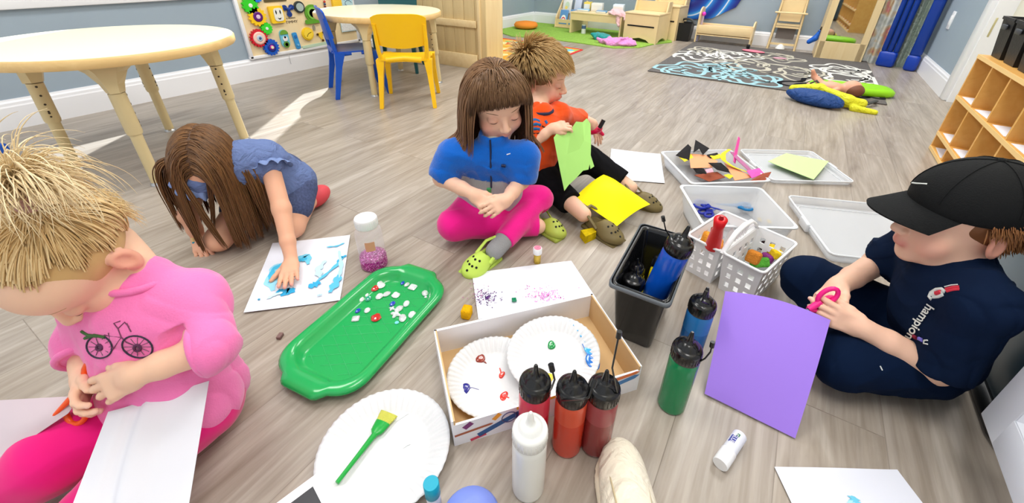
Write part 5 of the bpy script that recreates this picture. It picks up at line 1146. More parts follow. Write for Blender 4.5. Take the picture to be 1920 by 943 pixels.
flat_lid('tub_lid', 'large clear lid on the floor behind the knee of the boy in the cap', (1.585, -.372), .185, .185, math.radians(-69), 'clear cases and lids', h=.03)
open_tub('clear_tub', 'deep clear tub with blue scissors inside, behind the white basket', (1.368, .024), .140, .126, .098, math.radians(-60.6), 'clear cases and lids', .86)
# foam scraps
g = np.random.default_rng(21)
def scrap(label, P, colr, th=.002, name='foam_scrap'):
    """P: outline as (px, py, z)"""
    pts = [Z(*p[:2], p[2]) for p in P]; c_ = sum(pts)/len(pts); n_ = np.cross(pts[1]-pts[0], pts[2]-pts[0]); n_ = unit(n_); n_ = n_ if n_[2] > 0 else -n_
    dense = []; N = len(pts)
    for i in range(N):
        for t in (0, .5): dense.append(pts[i]*(1-t)+pts[(i+1) % N]*t)
    m = MB(); N = len(dense); A_ = dense+[c_+n_*.003]; B_ = [p-n_*th for p in A_]
    m.put(A_+B_, [(i, (i+1) % N, N) for i in range(N)]+[(N+1+(i+1) % N, N+1+i, 2*N+1) for i in range(N)]+[(i, N+1+i, N+1+(i+1) % N, (i+1) % N) for i in range(N)], 0, False)
    return tag(m.build(name, mat('foam_%d_%d_%d' % colr, colr, .75, .15)), label, 'foam scrap', 'foam scraps in the clear case')
def ribbon3(label, P, w_, colr, th=.002, side=None):
    pts = [Z(p[0], p[1], p[2]) for p in P]; S_ = np.linspace(0, 1, len(pts)); tt = np.linspace(0, 1, 20); Q = np.stack([np.interp(tt, S_, np.array(pts)[:, k]) for k in range(3)], 1)
    Q[1:-1] = (Q[:-2]+Q[1:-1]*2+Q[2:])/4; t_ = np.gradient(Q, axis=0); sd_ = np.array([unit(np.cross(x, side or (.3, .2, 1))) for x in t_]); N_ = np.cross(sd_, t_); N_ /= np.linalg.norm(N_, axis=1, keepdims=True)
    m = MB(); ww = w_*(1-.25*np.abs(tt-.5)**2*4); rings = [[Q[i]+sd_[i]*ww[i]/2+N_[i]*th/2, Q[i]-sd_[i]*ww[i]/2+N_[i]*th/2, Q[i]-sd_[i]*ww[i]/2-N_[i]*th/2, Q[i]+sd_[i]*ww[i]/2-N_[i]*th/2] for i in range(20)]
    m.loft(rings, smooth=False); return tag(m.build('foam_strip', mat('foam_%d_%d_%d' % colr, colr, .75, .15)), label, 'foam scrap', 'foam scraps in the clear case')
BK, YE, PE, BR_, PK, PU = (38, 36, 38), (240, 222, 60), (236, 164, 122), (150, 78, 56), (244, 92, 178), (176, 110, 150)
z_ = .035
# scraps resting in the case, all lying in the pile
scrap('brown foam piece lowest at the front of the case', [(1302, 328, .03), (1345, 322, .034), (1360, 332, .03), (1330, 340, .02)], BR_)
scrap('wide black foam piece at the lower left of the pile', [(1297, 312, .045), (1320, 316, .045), (1326, 328, .03), (1306, 324, .03)], BK)
scrap('large peach foam piece across the middle of the pile', [(1292, 288, .055), (1322, 290, .065), (1346, 302, .06), (1335, 314, .05), (1295, 315, .045)], PE)
scrap('black foam piece under the yellow strip', [(1328, 305, .065), (1352, 305, .065), (1375, 325, .045), (1345, 318, .05)], BK)
scrap('yellow foam triangle left on the pile', [(1273, 294, .05), (1296, 289, .06), (1300, 295, .055), (1284, 303, .045)], YE)
scrap('black foam corner standing up at the left rim', [(1267, 291, .055), (1290, 270, .085), (1296, 276, .085), (1292, 300, .05)], BK)
scrap('jagged black foam piece topmost at the back of the pile', [(1304, 262, .10), (1330, 278, .085), (1318, 290, .07), (1310, 276, .085), (1300, 286, .07)], BK)
scrap('small black foam piece behind the yellow strip', [(1325, 290, .07), (1345, 286, .075), (1350, 296, .065), (1332, 296, .065)], BK)
scrap('yellow foam piece in the middle behind the peach one', [(1331, 292, .07), (1350, 288, .072), (1352, 296, .066), (1338, 299, .062)], YE)
scrap('small yellow foam oval at the front rim', [(1357, 328, .045), (1366, 326, .048), (1376, 330, .045), (1368, 335, .04)], YE)
scrap('peach foam piece at the right end of the pile', [(1358, 305, .06), (1385, 318, .055), (1412, 332, .05), (1378, 338, .04)], PE)
scrap('brown foam piece curling over the right front rim', [(1405, 340, .05), (1430, 325, .065), (1446, 322, .075), (1438, 336, .06), (1418, 344, .045)], BR_)
scrap('pink foam piece lying on the right side of the pile', [(1400, 320, .065), (1424, 315, .07), (1432, 325, .062), (1410, 334, .055)], PK)
scrap('pale pink foam bit left of centre', [(1322, 318, .055), (1335, 315, .058), (1338, 322, .052), (1326, 324, .05)], (240, 170, 190))
ribbon3('long yellow foam strip curved over the pile', [(1368, 280, .10), (1356, 288, .09), (1356, 300, .075), (1375, 313, .062), (1400, 322, .056)], .020, YE)
ribbon3('bright pink foam strip standing tall at the back of the case', [(1377, 305, .065), (1380, 285, .09), (1386, 258, .125)], .018, PK, side=(-.86, -.51, 0))
ribbon3('mauve foam strip sloping down to the right', [(1372, 285, .088), (1386, 300, .075), (1402, 315, .066), (1412, 326, .055)], .022, PU)
# scissors in the deep tub
def scissors(label, px1, px2, z, colr, blade=(190, 192, 196), group=None, grip=.012):
    a, b = Z(*px1, z), Z(*px2, z); d_ = unit(b-a); s_ = unit(np.cross((0, 0, 1), d_)); L_ = np.linalg.norm(b-a); r = thing('scissors', label, 'scissors', a, group)
    for k in (-1, 1):
        m = MB(); c_ = a+d_*grip*1.2+s_*k*grip*.9; m.tube([c_+d_*grip*1.25*math.cos(t)+s_*grip*.8*math.sin(t) for t in np.linspace(0, 2*PI, 18, endpoint=False)], .0050, 7, closed=True); m.tube([c_+d_*grip*1.2, a+d_*L_*.5-s_*k*.002], [.0065, .0060], 8); m.build('handle', mat('scissor_%d_%d_%d' % colr, colr, .35), r)
        m = MB(); e_ = a+d_*L_+s_*k*.003*(1 if k > 0 else .3); q_ = a+d_*L_*.45-s_*k*.002
        nz = V3((0, 0, .001*k)); m.put([q_-s_*k*.006+nz, q_+s_*k*.004+nz, e_+nz, q_-s_*k*.006+nz*2.2, q_+s_*k*.004+nz*2.2, e_+nz*2.2], [(0, 1, 2), (5, 4, 3), (0, 3, 4, 1), (1, 4, 5, 2), (2, 5, 3, 0)], 0, False); m.build('blade', mat('blade_%d_%d_%d' % blade, blade, .3, metal=.6 if blade[0] > 150 else 0), r)
    return r
SG = 'children\'s scissors in the deep clear tub'
scissors('dark blue child scissors in the deep clear tub', (1303, 380), (1360, 396), .030, (16, 40, 160), (26, 50, 170), SG, .016)
scissors('second dark blue child scissors crossing the first in the clear tub', (1318, 402), (1350, 388), .018, (30, 40, 150), (100, 120, 210), SG, .014)
scissors('teal blue child scissors at the back of the clear tub', (1408, 388), (1338, 382), .026, (20, 120, 180), (30, 130, 190), SG, .014)
for i, q in enumerate(((1424, 412), (1442, 416))): sponge(['small yellow bit on the floor of the clear tub, left one', 'small yellow bit on the floor of the clear tub, right one'][i], q, (.022, .012, .006), .3, (236, 196, 60), z=.006, name='sponge_scrap', group='yellow bits in the clear tub')
# white basket caddy
CC = V3((1.127, -.020, 0)); ang = math.atan2(-.184, -.063); RCd = rotz(ang)      # local x along the long side (towards lower right)
r = thing('basket_caddy', 'white two-part basket caddy with square holes and a middle handle', 'basket', CC)
M_bask = mat('white_basket_plastic', (240, 241, 243), .35, .4)
def basket_half(cx_, hx_, hy_, h_, b_):
    """open basket with real square holes, one mesh"""
    m = MB(); C_ = CC+RCd@V3((cx_, 0, 0)); tp = .84; th = .0028
    def P(side, u, z, off):
        a = z/h_; sc_ = tp+(1-tp)*a; hx, hy = hx_*sc_-off, hy_*sc_-off
        x, y = [(u*hx, -hy), (hx, u*hy), (-u*hx, hy), (-hx, -u*hy)][side]; return C_+RCd@V3((x, y, z))
    for side in range(4):
        nc = 7 if side in (0, 2) else 11; us = np.linspace(-1, 1, nc+1); zs_ = [0, .020, .036, .052, .068, .084, .100, h_]
        for i in range(nc):
            for j in range(len(zs_)-1):
                hole = (j in (1, 3, 5)) and (i % 2 == 1) and 0 < i < nc-1
                c4 = [(us[i], zs_[j]), (us[i+1], zs_[j]), (us[i+1], zs_[j+1]), (us[i], zs_[j+1])]
                if not hole:
                    m.put([P(side, u, z, 0) for u, z in c4]+[P(side, u, z, th) for u, z in c4], [(0, 1, 2, 3), (7, 6, 5, 4)], 0, False)
                else:
                    m.put([P(side, u, z, 0) for u, z in c4]+[P(side, u, z, th) for u, z in c4], [(k, 4+k, 4+(k+1) % 4, (k+1) % 4) for k in range(4)], 0, False)
    bt = [C_+RCd@V3((sx*hx_*tp, sy*hy_*tp, z)) for z in (0, th) for sx, sy in ((-1, -1), (1, -1), (1, 1), (-1, 1))]; m.put(bt, [(3, 2, 1, 0), (4, 5, 6, 7), (0, 1, 5, 4), (1, 2, 6, 5), (2, 3, 7, 6), (3, 0, 4, 7)], 0, False)
    o = m.build('basket', M_bask, b_)
    m = MB(); rim = [C_+RCd@V3((x, y, h_)) for x, y in rrect(2*hx_+.004, 2*hy_+.004, .012)]; m.tube(rim, .0038, 8, closed=True); m.build('rim', M_bask, b_)
basket_half(-.053, .048, .100, .125, r); basket_half(.055, .052, .100, .125, r)
m = MB(); 
m.tube([CC+RCd@V3((0, y, z)) for y, z in ((-.100, .120), (-.075, .145), (-.045, .165), (0, .172), (.045, .165), (.075, .145), (.100, .120))], .007, 10, up=(1, 0, 0), flat=.6); m.box(CC+RCd@V3((0, 0, .123)), (.012, .19, .006), RCd, bev=.002)
for k in range(5): m.tube([CC+RCd@V3((-.004+.002*0, -.03+.015*k, .123)), CC+RCd@V3((0, -.03+.015*k, .168))], .0022, 6)
m.build('handle', M_bask, r)
KG = 'sponges and stampers in the white basket'
r = thing('dabber_bottle', 'red dabber bottle leaning in the left half of the white basket', 'stamper', Z(1348, 440, .1)); a_, b_ = D(1336, 462, 1.14), D(1352, 410, 1.06)
m = MB(); m.tube([a_, a_*.6+b_*.4, a_*.3+b_*.7, b_*.97+a_*.03, b_], [.020, .017, .013, .017, .010], 16); m.build('bottle_body', mat('red_stamper', (222, 24, 34), .3), r); m = MB(); m.tube([b_, b_+(b_-a_)*.10], [.007, .004], 10); m.build('tip', mat('red_stamper_tip', (180, 16, 30), .3), r)
def lump(label, px_, zz, rx, ry, rz, colr, seed):
    p = Z(*px_, zz); s = SDF(); s.box(p, (rx, ry, rz), rotz(seed)@rotx(.3*seed), min(rx, ry, rz)*.45); o = s.build('sponge', mat('sponge_%d_%d_%d' % colr, colr, .85, .1, bump=1, bscale=220, var=.12, vscale=70), None, .003); return tag(o, label, 'sponge', KG)
for a in (('orange yellow sponge at the near end of the left basket half', (1328, 447), .085, .020, .015, .016, (240, 160, 60), 1), ('second orange sponge beside the red dabber', (1342, 456), .080, .018, .016, .015, (236, 150, 70), 2), ('pinkish sponge at the bottom of the left basket half', (1335, 430), .075, .022, .016, .015, (236, 120, 110), 3),
          ('orange and green sponge cube in the right basket half', (1413, 482), .070, .018, .016, .018, (206, 130, 50), 1.3), ('yellow sponge at the far right in the basket', (1452, 472), .070, .024, .014, .013, (244, 206, 40), .6), ('green sponge below the orange cube', (1424, 492), .048, .022, .018, .014, (90, 170, 60), 2.2), ('purple sponge between green and yellow ones', (1438, 484), .055, .016, .013, .013, (140, 60, 130), 1.1), ('black stamp at the back of the right basket half', (1436, 462), .060, .014, .014, .014, (50, 36, 40), .9)): lump(*a)
# ============================================================= people
from mathutils.bvhtree import BVHTree
TOC = V3((-math.cos(YAW), -math.sin(YAW), 0)); IMR = V3((math.sin(YAW), -math.cos(YAW), 0)); UPW = V3((0, 0, 1))
def heading(yaw): a = math.radians(yaw); return math.cos(a)*TOC+math.sin(a)*IMR
def head_frame(yaw, pitch, roll=0):
    """columns right, forward, up of a head turned yaw from facing the camera side and bowed by pitch"""
    h = heading(yaw); p = math.radians(pitch); f = math.cos(p)*h-math.sin(p)*UPW; u = math.sin(p)*h+math.cos(p)*UPW; r_ = np.cross(f, u)
    a = math.radians(roll); r2 = math.cos(a)*r_+math.sin(a)*u; u2 = -math.sin(a)*r_+math.cos(a)*u
    return np.array([r2, f, u2]).T
SKIN = (236, 190, 164)
def M_skin_(n): return vmat(n, .5, .35, sub=.12)
class Head:
    def __init__(s, c, R, k=1.0): s.c = V3(c); s.R = R; s.k = k
    def __call__(s, x, y, z): return s.c+s.k*(s.R@V3((x, y, z)))
def head_prims(S, H, skin=None, lip=(214, 128, 120), cheek=None, neck=None, nr=.034, open_eyes=False, mouth_open=0):
    k = H.k; R = H.R
    def E(x, y, z, a, b, c, kk=.012, col=None, sub=False, RR=None): S.ell(H(x, y, z), (a*k, b*k, c*k), R if RR is None else R@RR, kk*k, col, sub)
    E(0, -.012, .028, .071, .086, .071); E(0, .026, -.028, .056, .056, .060, .02); E(0, .030, -.060, .044, .045, .030, .02); E(0, .036, .030, .056, .046, .042, .02)
    ck = cheek
    for s in (-1, 1):
        E(s*.033, .053, -.034, .024, .022, .024, .016, ck)
        E(s*.070, -.012, -.010, .008, .016, .025, .004, (232, 168, 145), RR=rotz(-s*.35)); E(s*.078, -.010, -.008, .005, .009, .016, .003, (214, 140, 120), True, RR=rotz(-s*.35))
    E(0, .064, -.080, .018, .013, .013, .015)
    for s in (-1, 1): E(s*.029, .096, .001, .017, .015, .010, .012, None, True)
    for s in (-1, 1): E(s*.029, .0685, -.001, .0150, .0135, .0115, .003, (226, 172, 150))
    S.cap(H(0, .078, .002), H(0, .0955, -.024), .0065*k, .0095*k, .010*k)
    for s in (-1, 1): E(s*.0095, .089, -.028, .007, .008, .0065, .005)
    E(0, .080, -.049, .013, .011, .010, .012)
    if mouth_open: E(0, .090, -.054, .010, .008, .005, .003, (120, 50, 50), True)
    S.cap(H(-.013, .082, -.0495), H(0, .0885, -.0475), .0024*k, .0034*k, .003*k, lip); S.cap(H(.013, .082, -.0495), H(0, .0885, -.0475), .0024*k, .0034*k, .003*k, lip)
    S.cap(H(-.011, .083, -.0545), H(.011, .083, -.0545), .0035*k, .0035*k, .003*k, lip); E(0, .0855, -.0548, .008, .0036, .0036, .003, lip)
    if neck is not None: S.cap(neck, H(0, -.022, -.045), nr*1.05, nr, .03)
def hand_prims(S, W, d, n, side, size=1.0, curl=(.3, .35, .4, .45), thumb=(.6, .25), spread=.06, col=None, nails=(240, 190, 180)):
    """five separate fingers; d finger direction, n the way the palm faces, side the thumb direction"""
    d = unit(d); n = unit(n-d*(n@d)); x = unit(np.cross(d, n)); x = x if x@V3(side) > 0 else -x
    R = np.array([x, d, n]).T; W = V3(W); P = lambda a, b, c: W+size*(a*x+b*d+c*n)
    S.box(P(0, .030, 0), (.0255*size, .029*size, .0105*size), R, .009*size, .010, col); S.ell(P(.014, .018, .006), (.011*size, .017*size, .010*size), R, .006, col); S.ell(P(-.015, .020, .005), (.009*size, .018*size, .008*size), R, .006, col)
    S.cap(P(0, -.004, 0), P(0, .014, 0), .0165*size, .016*size, .012, col)
    for i, (bx, by, segs, r0) in enumerate(((.0200, .056, (.022, .014, .012), .0072), (.0068, .060, (.025, .016, .012), .0074), (-.0066, .057, (.023, .015, .012), .0070), (-.0195, .051, (.017, .011, .010), .0062))):
        a = spread*(1.5-i)*1.3; dr = math.cos(a)*d+math.sin(a)*x; p = P(bx*(1+spread), by-.008, .0); ax = np.cross(dr, n); ang = curl[i]*.5; r_ = r0*size
        q = p+dr*.008*size; S.cap(p, q, r_, r_, .004, col); p = q
        for j, L_ in enumerate(segs):
            ang2 = ang+curl[i]*(j); dd = math.cos(ang2)*dr+math.sin(ang2)*n; q = p+dd*L_*size; S.cap(p, q, r_*(1-.08*j), r_*(1-.08*(j+1)), .0025, col); p = q
        if nails: S.ell(p-n*math.cos(ang2)*r_*.45+math.sin(ang2)*dr*r_*.45, (r_*.62,)*3, I3, .001, nails)
    ta, tcv = thumb; p = P(.020, .010, .003); dd = unit(math.cos(ta)*d+math.sin(ta)*x+.25*n); rr_ = .0088*size
    for j, L_ in enumerate((.022, .019, .015)):
        q = p+dd*L_*size; S.cap(p, q, rr_*(1-.09*j), rr_*(1-.09*(j+1)), .004, col); p = q; dd = unit(dd+tcv*(d*.6+n*.5-x*.4))
def body_prims(S, J, k=1.0, arm=(.030, .026, .018), leg=(.052, .040, .028), torso=(.070, .068, .055)):
    S.ell(J['pel'], (torso[0]*k,)*3, k=.02); S.cap(J['pel'], J['neck']-(J['neck']-J['pel'])*.28, torso[0]*k, torso[1]*k, .03); S.cap(J['shL'], J['shR'], .036*k, .036*k, .03)
    for s in 'LR':
        S.cap(J['sh'+s], J['el'+s], arm[0]*k, arm[1]*k, .015); S.cap(J['el'+s], J['wr'+s]*.65+J['el'+s]*.35, arm[1]*k, (arm[1]*.45+arm[2]*.55)*k, .012); S.cap(J['wr'+s]*.65+J['el'+s]*.35, J['wr'+s], (arm[1]*.45+arm[2]*.55)*k, arm[2]*k, .008)
        S.cap(J['hip'+s], J['kn'+s], leg[0]*k, leg[1]*k, .02); S.cap(J['kn'+s], J['an'+s], leg[1]*k, leg[2]*k, .012)
def torso2(S, J, r0, r1, off=.034, k=.03, col=None, lo=(0, 0, .01), hi=.72):
    """chest and belly: two side by side round bars, wider than deep"""
    ax = unit(J['shL']-J['shR']); a, b = J['pel']+V3(lo), J['neck']*hi+J['pel']*(1-hi); hx_ = unit(J['hipL']-J['hipR'])
    for s in (-1, 1): S.cap(a+hx_*off*s, b+ax*off*s, r0, r1, k, col)
    S.cap(a, b, r0, r1, k, col)
def trim(S, p, d, r_, L=.05):
    """cut a sleeve or trouser leg square at p; d points out of the opening"""
    F = frame(d); S.box(V3(p)+unit(d)*L, (r_, r_, L), F, .002, .002, sub=True)
def ringtube(m, c, d, r_, th, n=24, sq=1.0):
    F = frame(d); m.tube([V3(c)+F@V3((r_*math.cos(a), r_*sq*math.sin(a), 0)) for a in np.linspace(0, 2*PI, n, endpoint=False)], th, 8, closed=True)
def bvh(o):
    me = o.data; me.update(); return BVHTree.FromPolygons([v.co.copy() for v in me.vertices], [tuple(p.vertices) for p in me.polygons])
def hit(B, x, y, off=.0008):
    d = ray(x, y); h = B.ray_cast(Vector(ORG), Vector(d).normalized())
    if h[0] is None: return None
    n_ = h[1] if h[1].dot(Vector(d)) < 0 else -h[1]; return np.array(h[0]+n_*off)
def decal_lines(B, lines, r_, name, m_, parent, off=.0006):
    m = MB()
    for L_ in lines:
        pts = [hit(B, *q, off) for q in L_]; pts = [p for p in pts if p is not None]
        if len(pts) > 1: m.tube(pts, r_, 5)
    return m.build(name, m_, parent)
def decal_text(B, body, a, b, hpx, name, m_, parent, shear=.2, off=.0012):
    cu = bpy.data.curves.new('tmp', 'FONT'); cu.body = body; cu.size = 1; cu.offset = .018; cu.resolution_u = 3; ob = bpy.data.objects.new('tmp', cu); COL.objects.link(ob)
    bpy.context.view_layer.update(); me = bpy.data.meshes.new_from_object(ob); bpy.data.objects.remove(ob)
    V = np.array([v.co[:2] for v in me.vertices]); w_ = V[:, 0].max(); a, b = np.array(a, float), np.array(b, float); L_ = np.linalg.norm(b-a); e = (b-a)/L_; up_ = np.array([e[1], -e[0]])
    vs = []
    for x, y in V:
        q = a+e*((x+shear*y*0)/w_*L_)+up_*y*hpx; p = hit(B, q[0], q[1], off); vs.append(p if p is not None else (vs[-1] if vs else np.zeros(3)))
    m2 = MB(); m2.put(vs, [tuple(p.vertices) for p in me.polygons], 0, False); return m2.build(name, m_, parent)
# ---------------------------------------------------------------- hair
def strands(roots, d0, L, ns, G, grav, coll, seed=0, noise=.05, wave=.0, clump=None, stiff=None):
    g = np.random.default_rng(seed); N = len(roots); P = np.zeros((ns+1, N, 3)); P[0] = roots; d = d0/np.linalg.norm(d0, axis=1, keepdims=True); ds = (L/ns)[:, None]
    ph = g.random(N)*6.28; wv = g.normal(size=(N, 3))
    for i in range(ns):
        gw = grav[i] if hasattr(grav, '__len__') else grav
        d = d+np.asarray(G)[None]*gw+g.normal(size=(N, 3))*noise+wv*wave*np.sin(i*.9+ph)[:, None]; d /= np.linalg.norm(d, axis=1, keepdims=True); p = P[i]+d*ds
        for c, R, rad in coll:
            q = ((p-c)@R)/rad; n_ = np.linalg.norm(q, axis=1); ins = n_ < 1
            if ins.any(): p[ins] = c+((q[ins]/n_[ins, None])*rad)@np.asarray(R).T
        dd = p-P[i]; d = dd/np.maximum(np.linalg.norm(dd, axis=1, keepdims=True), 1e-9); P[i+1] = p
    return P
def clump_to(P, k, amt, seed):
    g = np.random.default_rng(seed); N = P.shape[1]; idx = g.choice(N, k, replace=False); rt = P[0]; near = np.argmin(((rt[:, None]-rt[idx][None])**2).sum(-1), 1); w_ = (np.linspace(0, 1, P.shape[0])**1.2)[:, None, None]*amt
    return P*(1-w_)+P[:, idx[near]]*w_
def strand_mesh(Ps, rads, cols, base=None, seed=0):
    """all strands (and the scalp layer) as one hair mesh"""
    g = np.random.default_rng(seed); VS, FS, CS = [], [], []; off = 0
    if base is not None: vs, fs, cc = base; VS.append(vs); FS.append(fs); CS.append(np.tile(cc, (len(vs), 1))); off = len(vs)
    for P, rad, (c1, c2, ctip) in zip(Ps, rads, cols):
        n, N = P.shape[:2]; T = np.gradient(P, axis=0); T /= np.maximum(np.linalg.norm(T, axis=2, keepdims=True), 1e-9); a = np.cross(T, np.array([.3, .5, .81])); a /= np.maximum(np.linalg.norm(a, axis=2, keepdims=True), 1e-9); b = np.cross(T, a)
        tp = np.clip(1.0-np.linspace(0, 1, n)**3*.85, .15, 1)[:, None, None]*rad; tp = tp*(.7+.6*g.random(N))[None, :, None]
        ring = np.stack([P+tp*(math.cos(t)*a+math.sin(t)*b) for t in (0, 2*PI/3, 4*PI/3)], 2)        # n,N,3,3
        VS.append(ring.reshape(-1, 3)); ix = np.arange(n*N*3).reshape(n, N, 3)+off; off += n*N*3
        for k in range(3): FS.append(np.stack([ix[:-1, :, k], ix[:-1, :, (k+1) % 3], ix[1:, :, (k+1) % 3], ix[1:, :, k]], -1).reshape(-1, 4))
        c1, c2, c3 = [np.array(lin(c)[:3]) for c in (c1, c2, ctip)]; w_ = g.random(N)[None, :, None]; t = (np.linspace(0, 1, n)[:, None, None])**1.5; C = (c1*(1-w_)+c2*w_)*(1-t)+c3*t
        CS.append(np.repeat(C[:, :, None, :], 3, 2).reshape(-1, 3))
    return np.concatenate(VS), np.concatenate(FS), np.concatenate(CS)
def scalp_pts(H, n, cond, seed=0, rad=(.0735, .0885, .0745), c=(0, -.012, .028)):
    g = np.random.default_rng(seed); q = g.normal(size=(n*8, 3)); q /= np.linalg.norm(q, axis=1, keepdims=True); q = q[cond(q)][:n]
    loc_ = q*np.array(rad)+np.array(c); return q, H.c+H.k*(loc_@H.R.T)
def scalp_base(H, cut, col, grow=.0035, h=.003):
    S = SDF(); k = H.k; S.ell(H(0, -.012, .028), ((.071+grow)*k, (.086+grow)*k, (.071+grow)*k), H.R, .01); 
    for (x, y, z, a, b, c) in cut: S.ell(H(x, y, z), (a*k, b*k, c*k), H.R, .004, sub=True)
    vs, fs = S.mesh(h); return vs, fs, np.array(lin(col)[:3])
def head_coll(H, g=1.04): return (H(0, -.012, .028), H.R, np.array([.0745, .0895, .0755])*H.k*g)
def face_coll(H, g=1.0): return (H(0, .020, -.030), H.R, np.array([.064, .072, .070])*H.k*g)
M_hair = vmat('hair', .42, .45)
def lashes(H, parent, col=(74, 50, 38), y=.0, brow=(150, 110, 80), browz=.020):
    m = MB()
    for s in (-1, 1):
        m.tube([H(s*.029+.0125*t, .0685+.0128*math.sqrt(max(.05, 1-t*t)), -.0048-.0012*(1-t*t)) for t in np.linspace(-.95, .95, 9)], .0011*H.k, 5)
    m.build('eyelashes', mat('lash_%d' % col[0], col, .6), parent)
    m = MB()
    for s in (-1, 1):
        m.tube([H(s*(.014+.032*t), .0795-.012*t*t*1.2, browz+.004*math.sin(PI*t*.8)) for t in np.linspace(0, 1, 7)], [x*H.k for x in (.0022, .0026, .0026, .0024, .002, .0016, .001)], 6, flat=.5)
    m.build('eyebrows', mat('brow_%d' % brow[0], brow, .7), parent)
def clog(name, parent, an, toe, upv, colr, L=.135, w_=.030, holes=(20, 18, 14), extra=None):
    """rounded foam clog; an ankle point, toe direction"""
    d = unit(toe); u = unit(V3(upv)-d*(V3(upv)@d)); x = np.cross(d, u); R = np.array([x, d, u]).T; an = V3(an); P = lambda a, b, c: an+a*x+b*d+c*u
    S = SDF(); b0 = -.030
    S.ell(P(0, b0+L*.66, -.022), (w_*1.18, L*.36, .024), R, .015); S.ell(P(0, b0+L*.22, -.026), (w_*.92, L*.24, .020), R, .02); S.ell(P(0, b0+L*.55, -.010), (w_*.80, L*.26, .024), R, .015)
    S.ell(P(0, b0+L*.12, .004), (w_*.62, L*.26, .030), R, .004, sub=True)
    S.box(P(0, b0+L*.48, -.060), (w_*2, L, .022), R, .002, .004, sub=True)
    o = S.build(name, mat('foam_clog_%d_%d_%d' % colr, colr, .5, .4), parent, .0028)
    s2 = SDF(); s2.box(P(0, b0+L*.50, -.038), (w_*1.12, L*.49, .007), R, .006); s2.build('sole', mat('foam_clog_sole_%d_%d_%d' % colr, tuple(int(c*.92) for c in colr), .6, .3), o, .003)
    B = bvh(o); m = MB()
    for (a, b) in ((-.4, .62), (0, .66), (.4, .62), (-.55, .76), (-.18, .80), (.18, .80), (.55, .76), (0, .92)):
        st = P(a*w_, b0+L*b, .06); h = B.ray_cast(Vector(st), Vector(-u))
        if h[0] is not None: F = frame(np.array(h[1])); m.lathe([(.0036, -.001), (.0036, .0009)], 10, np.array(h[0]), F)
    if m.v: m.build('vent_hole', mat('clog_hole_%d' % holes[0], holes, .8), o)
    m = MB(); m.tube([P(w_*.92, b0+L*.42, -.012), P(w_*.85, b0+L*.10, .010), P(w_*.4, b0-.010, .018), P(-w_*.4, b0-.010, .018), P(-w_*.85, b0+L*.10, .010), P(-w_*.92, b0+L*.42, -.012)], .006, 8, flat=.5); m.build('heel_strap', mat('foam_clog_%d_%d_%d' % colr, colr, .5, .4), o)
    return o

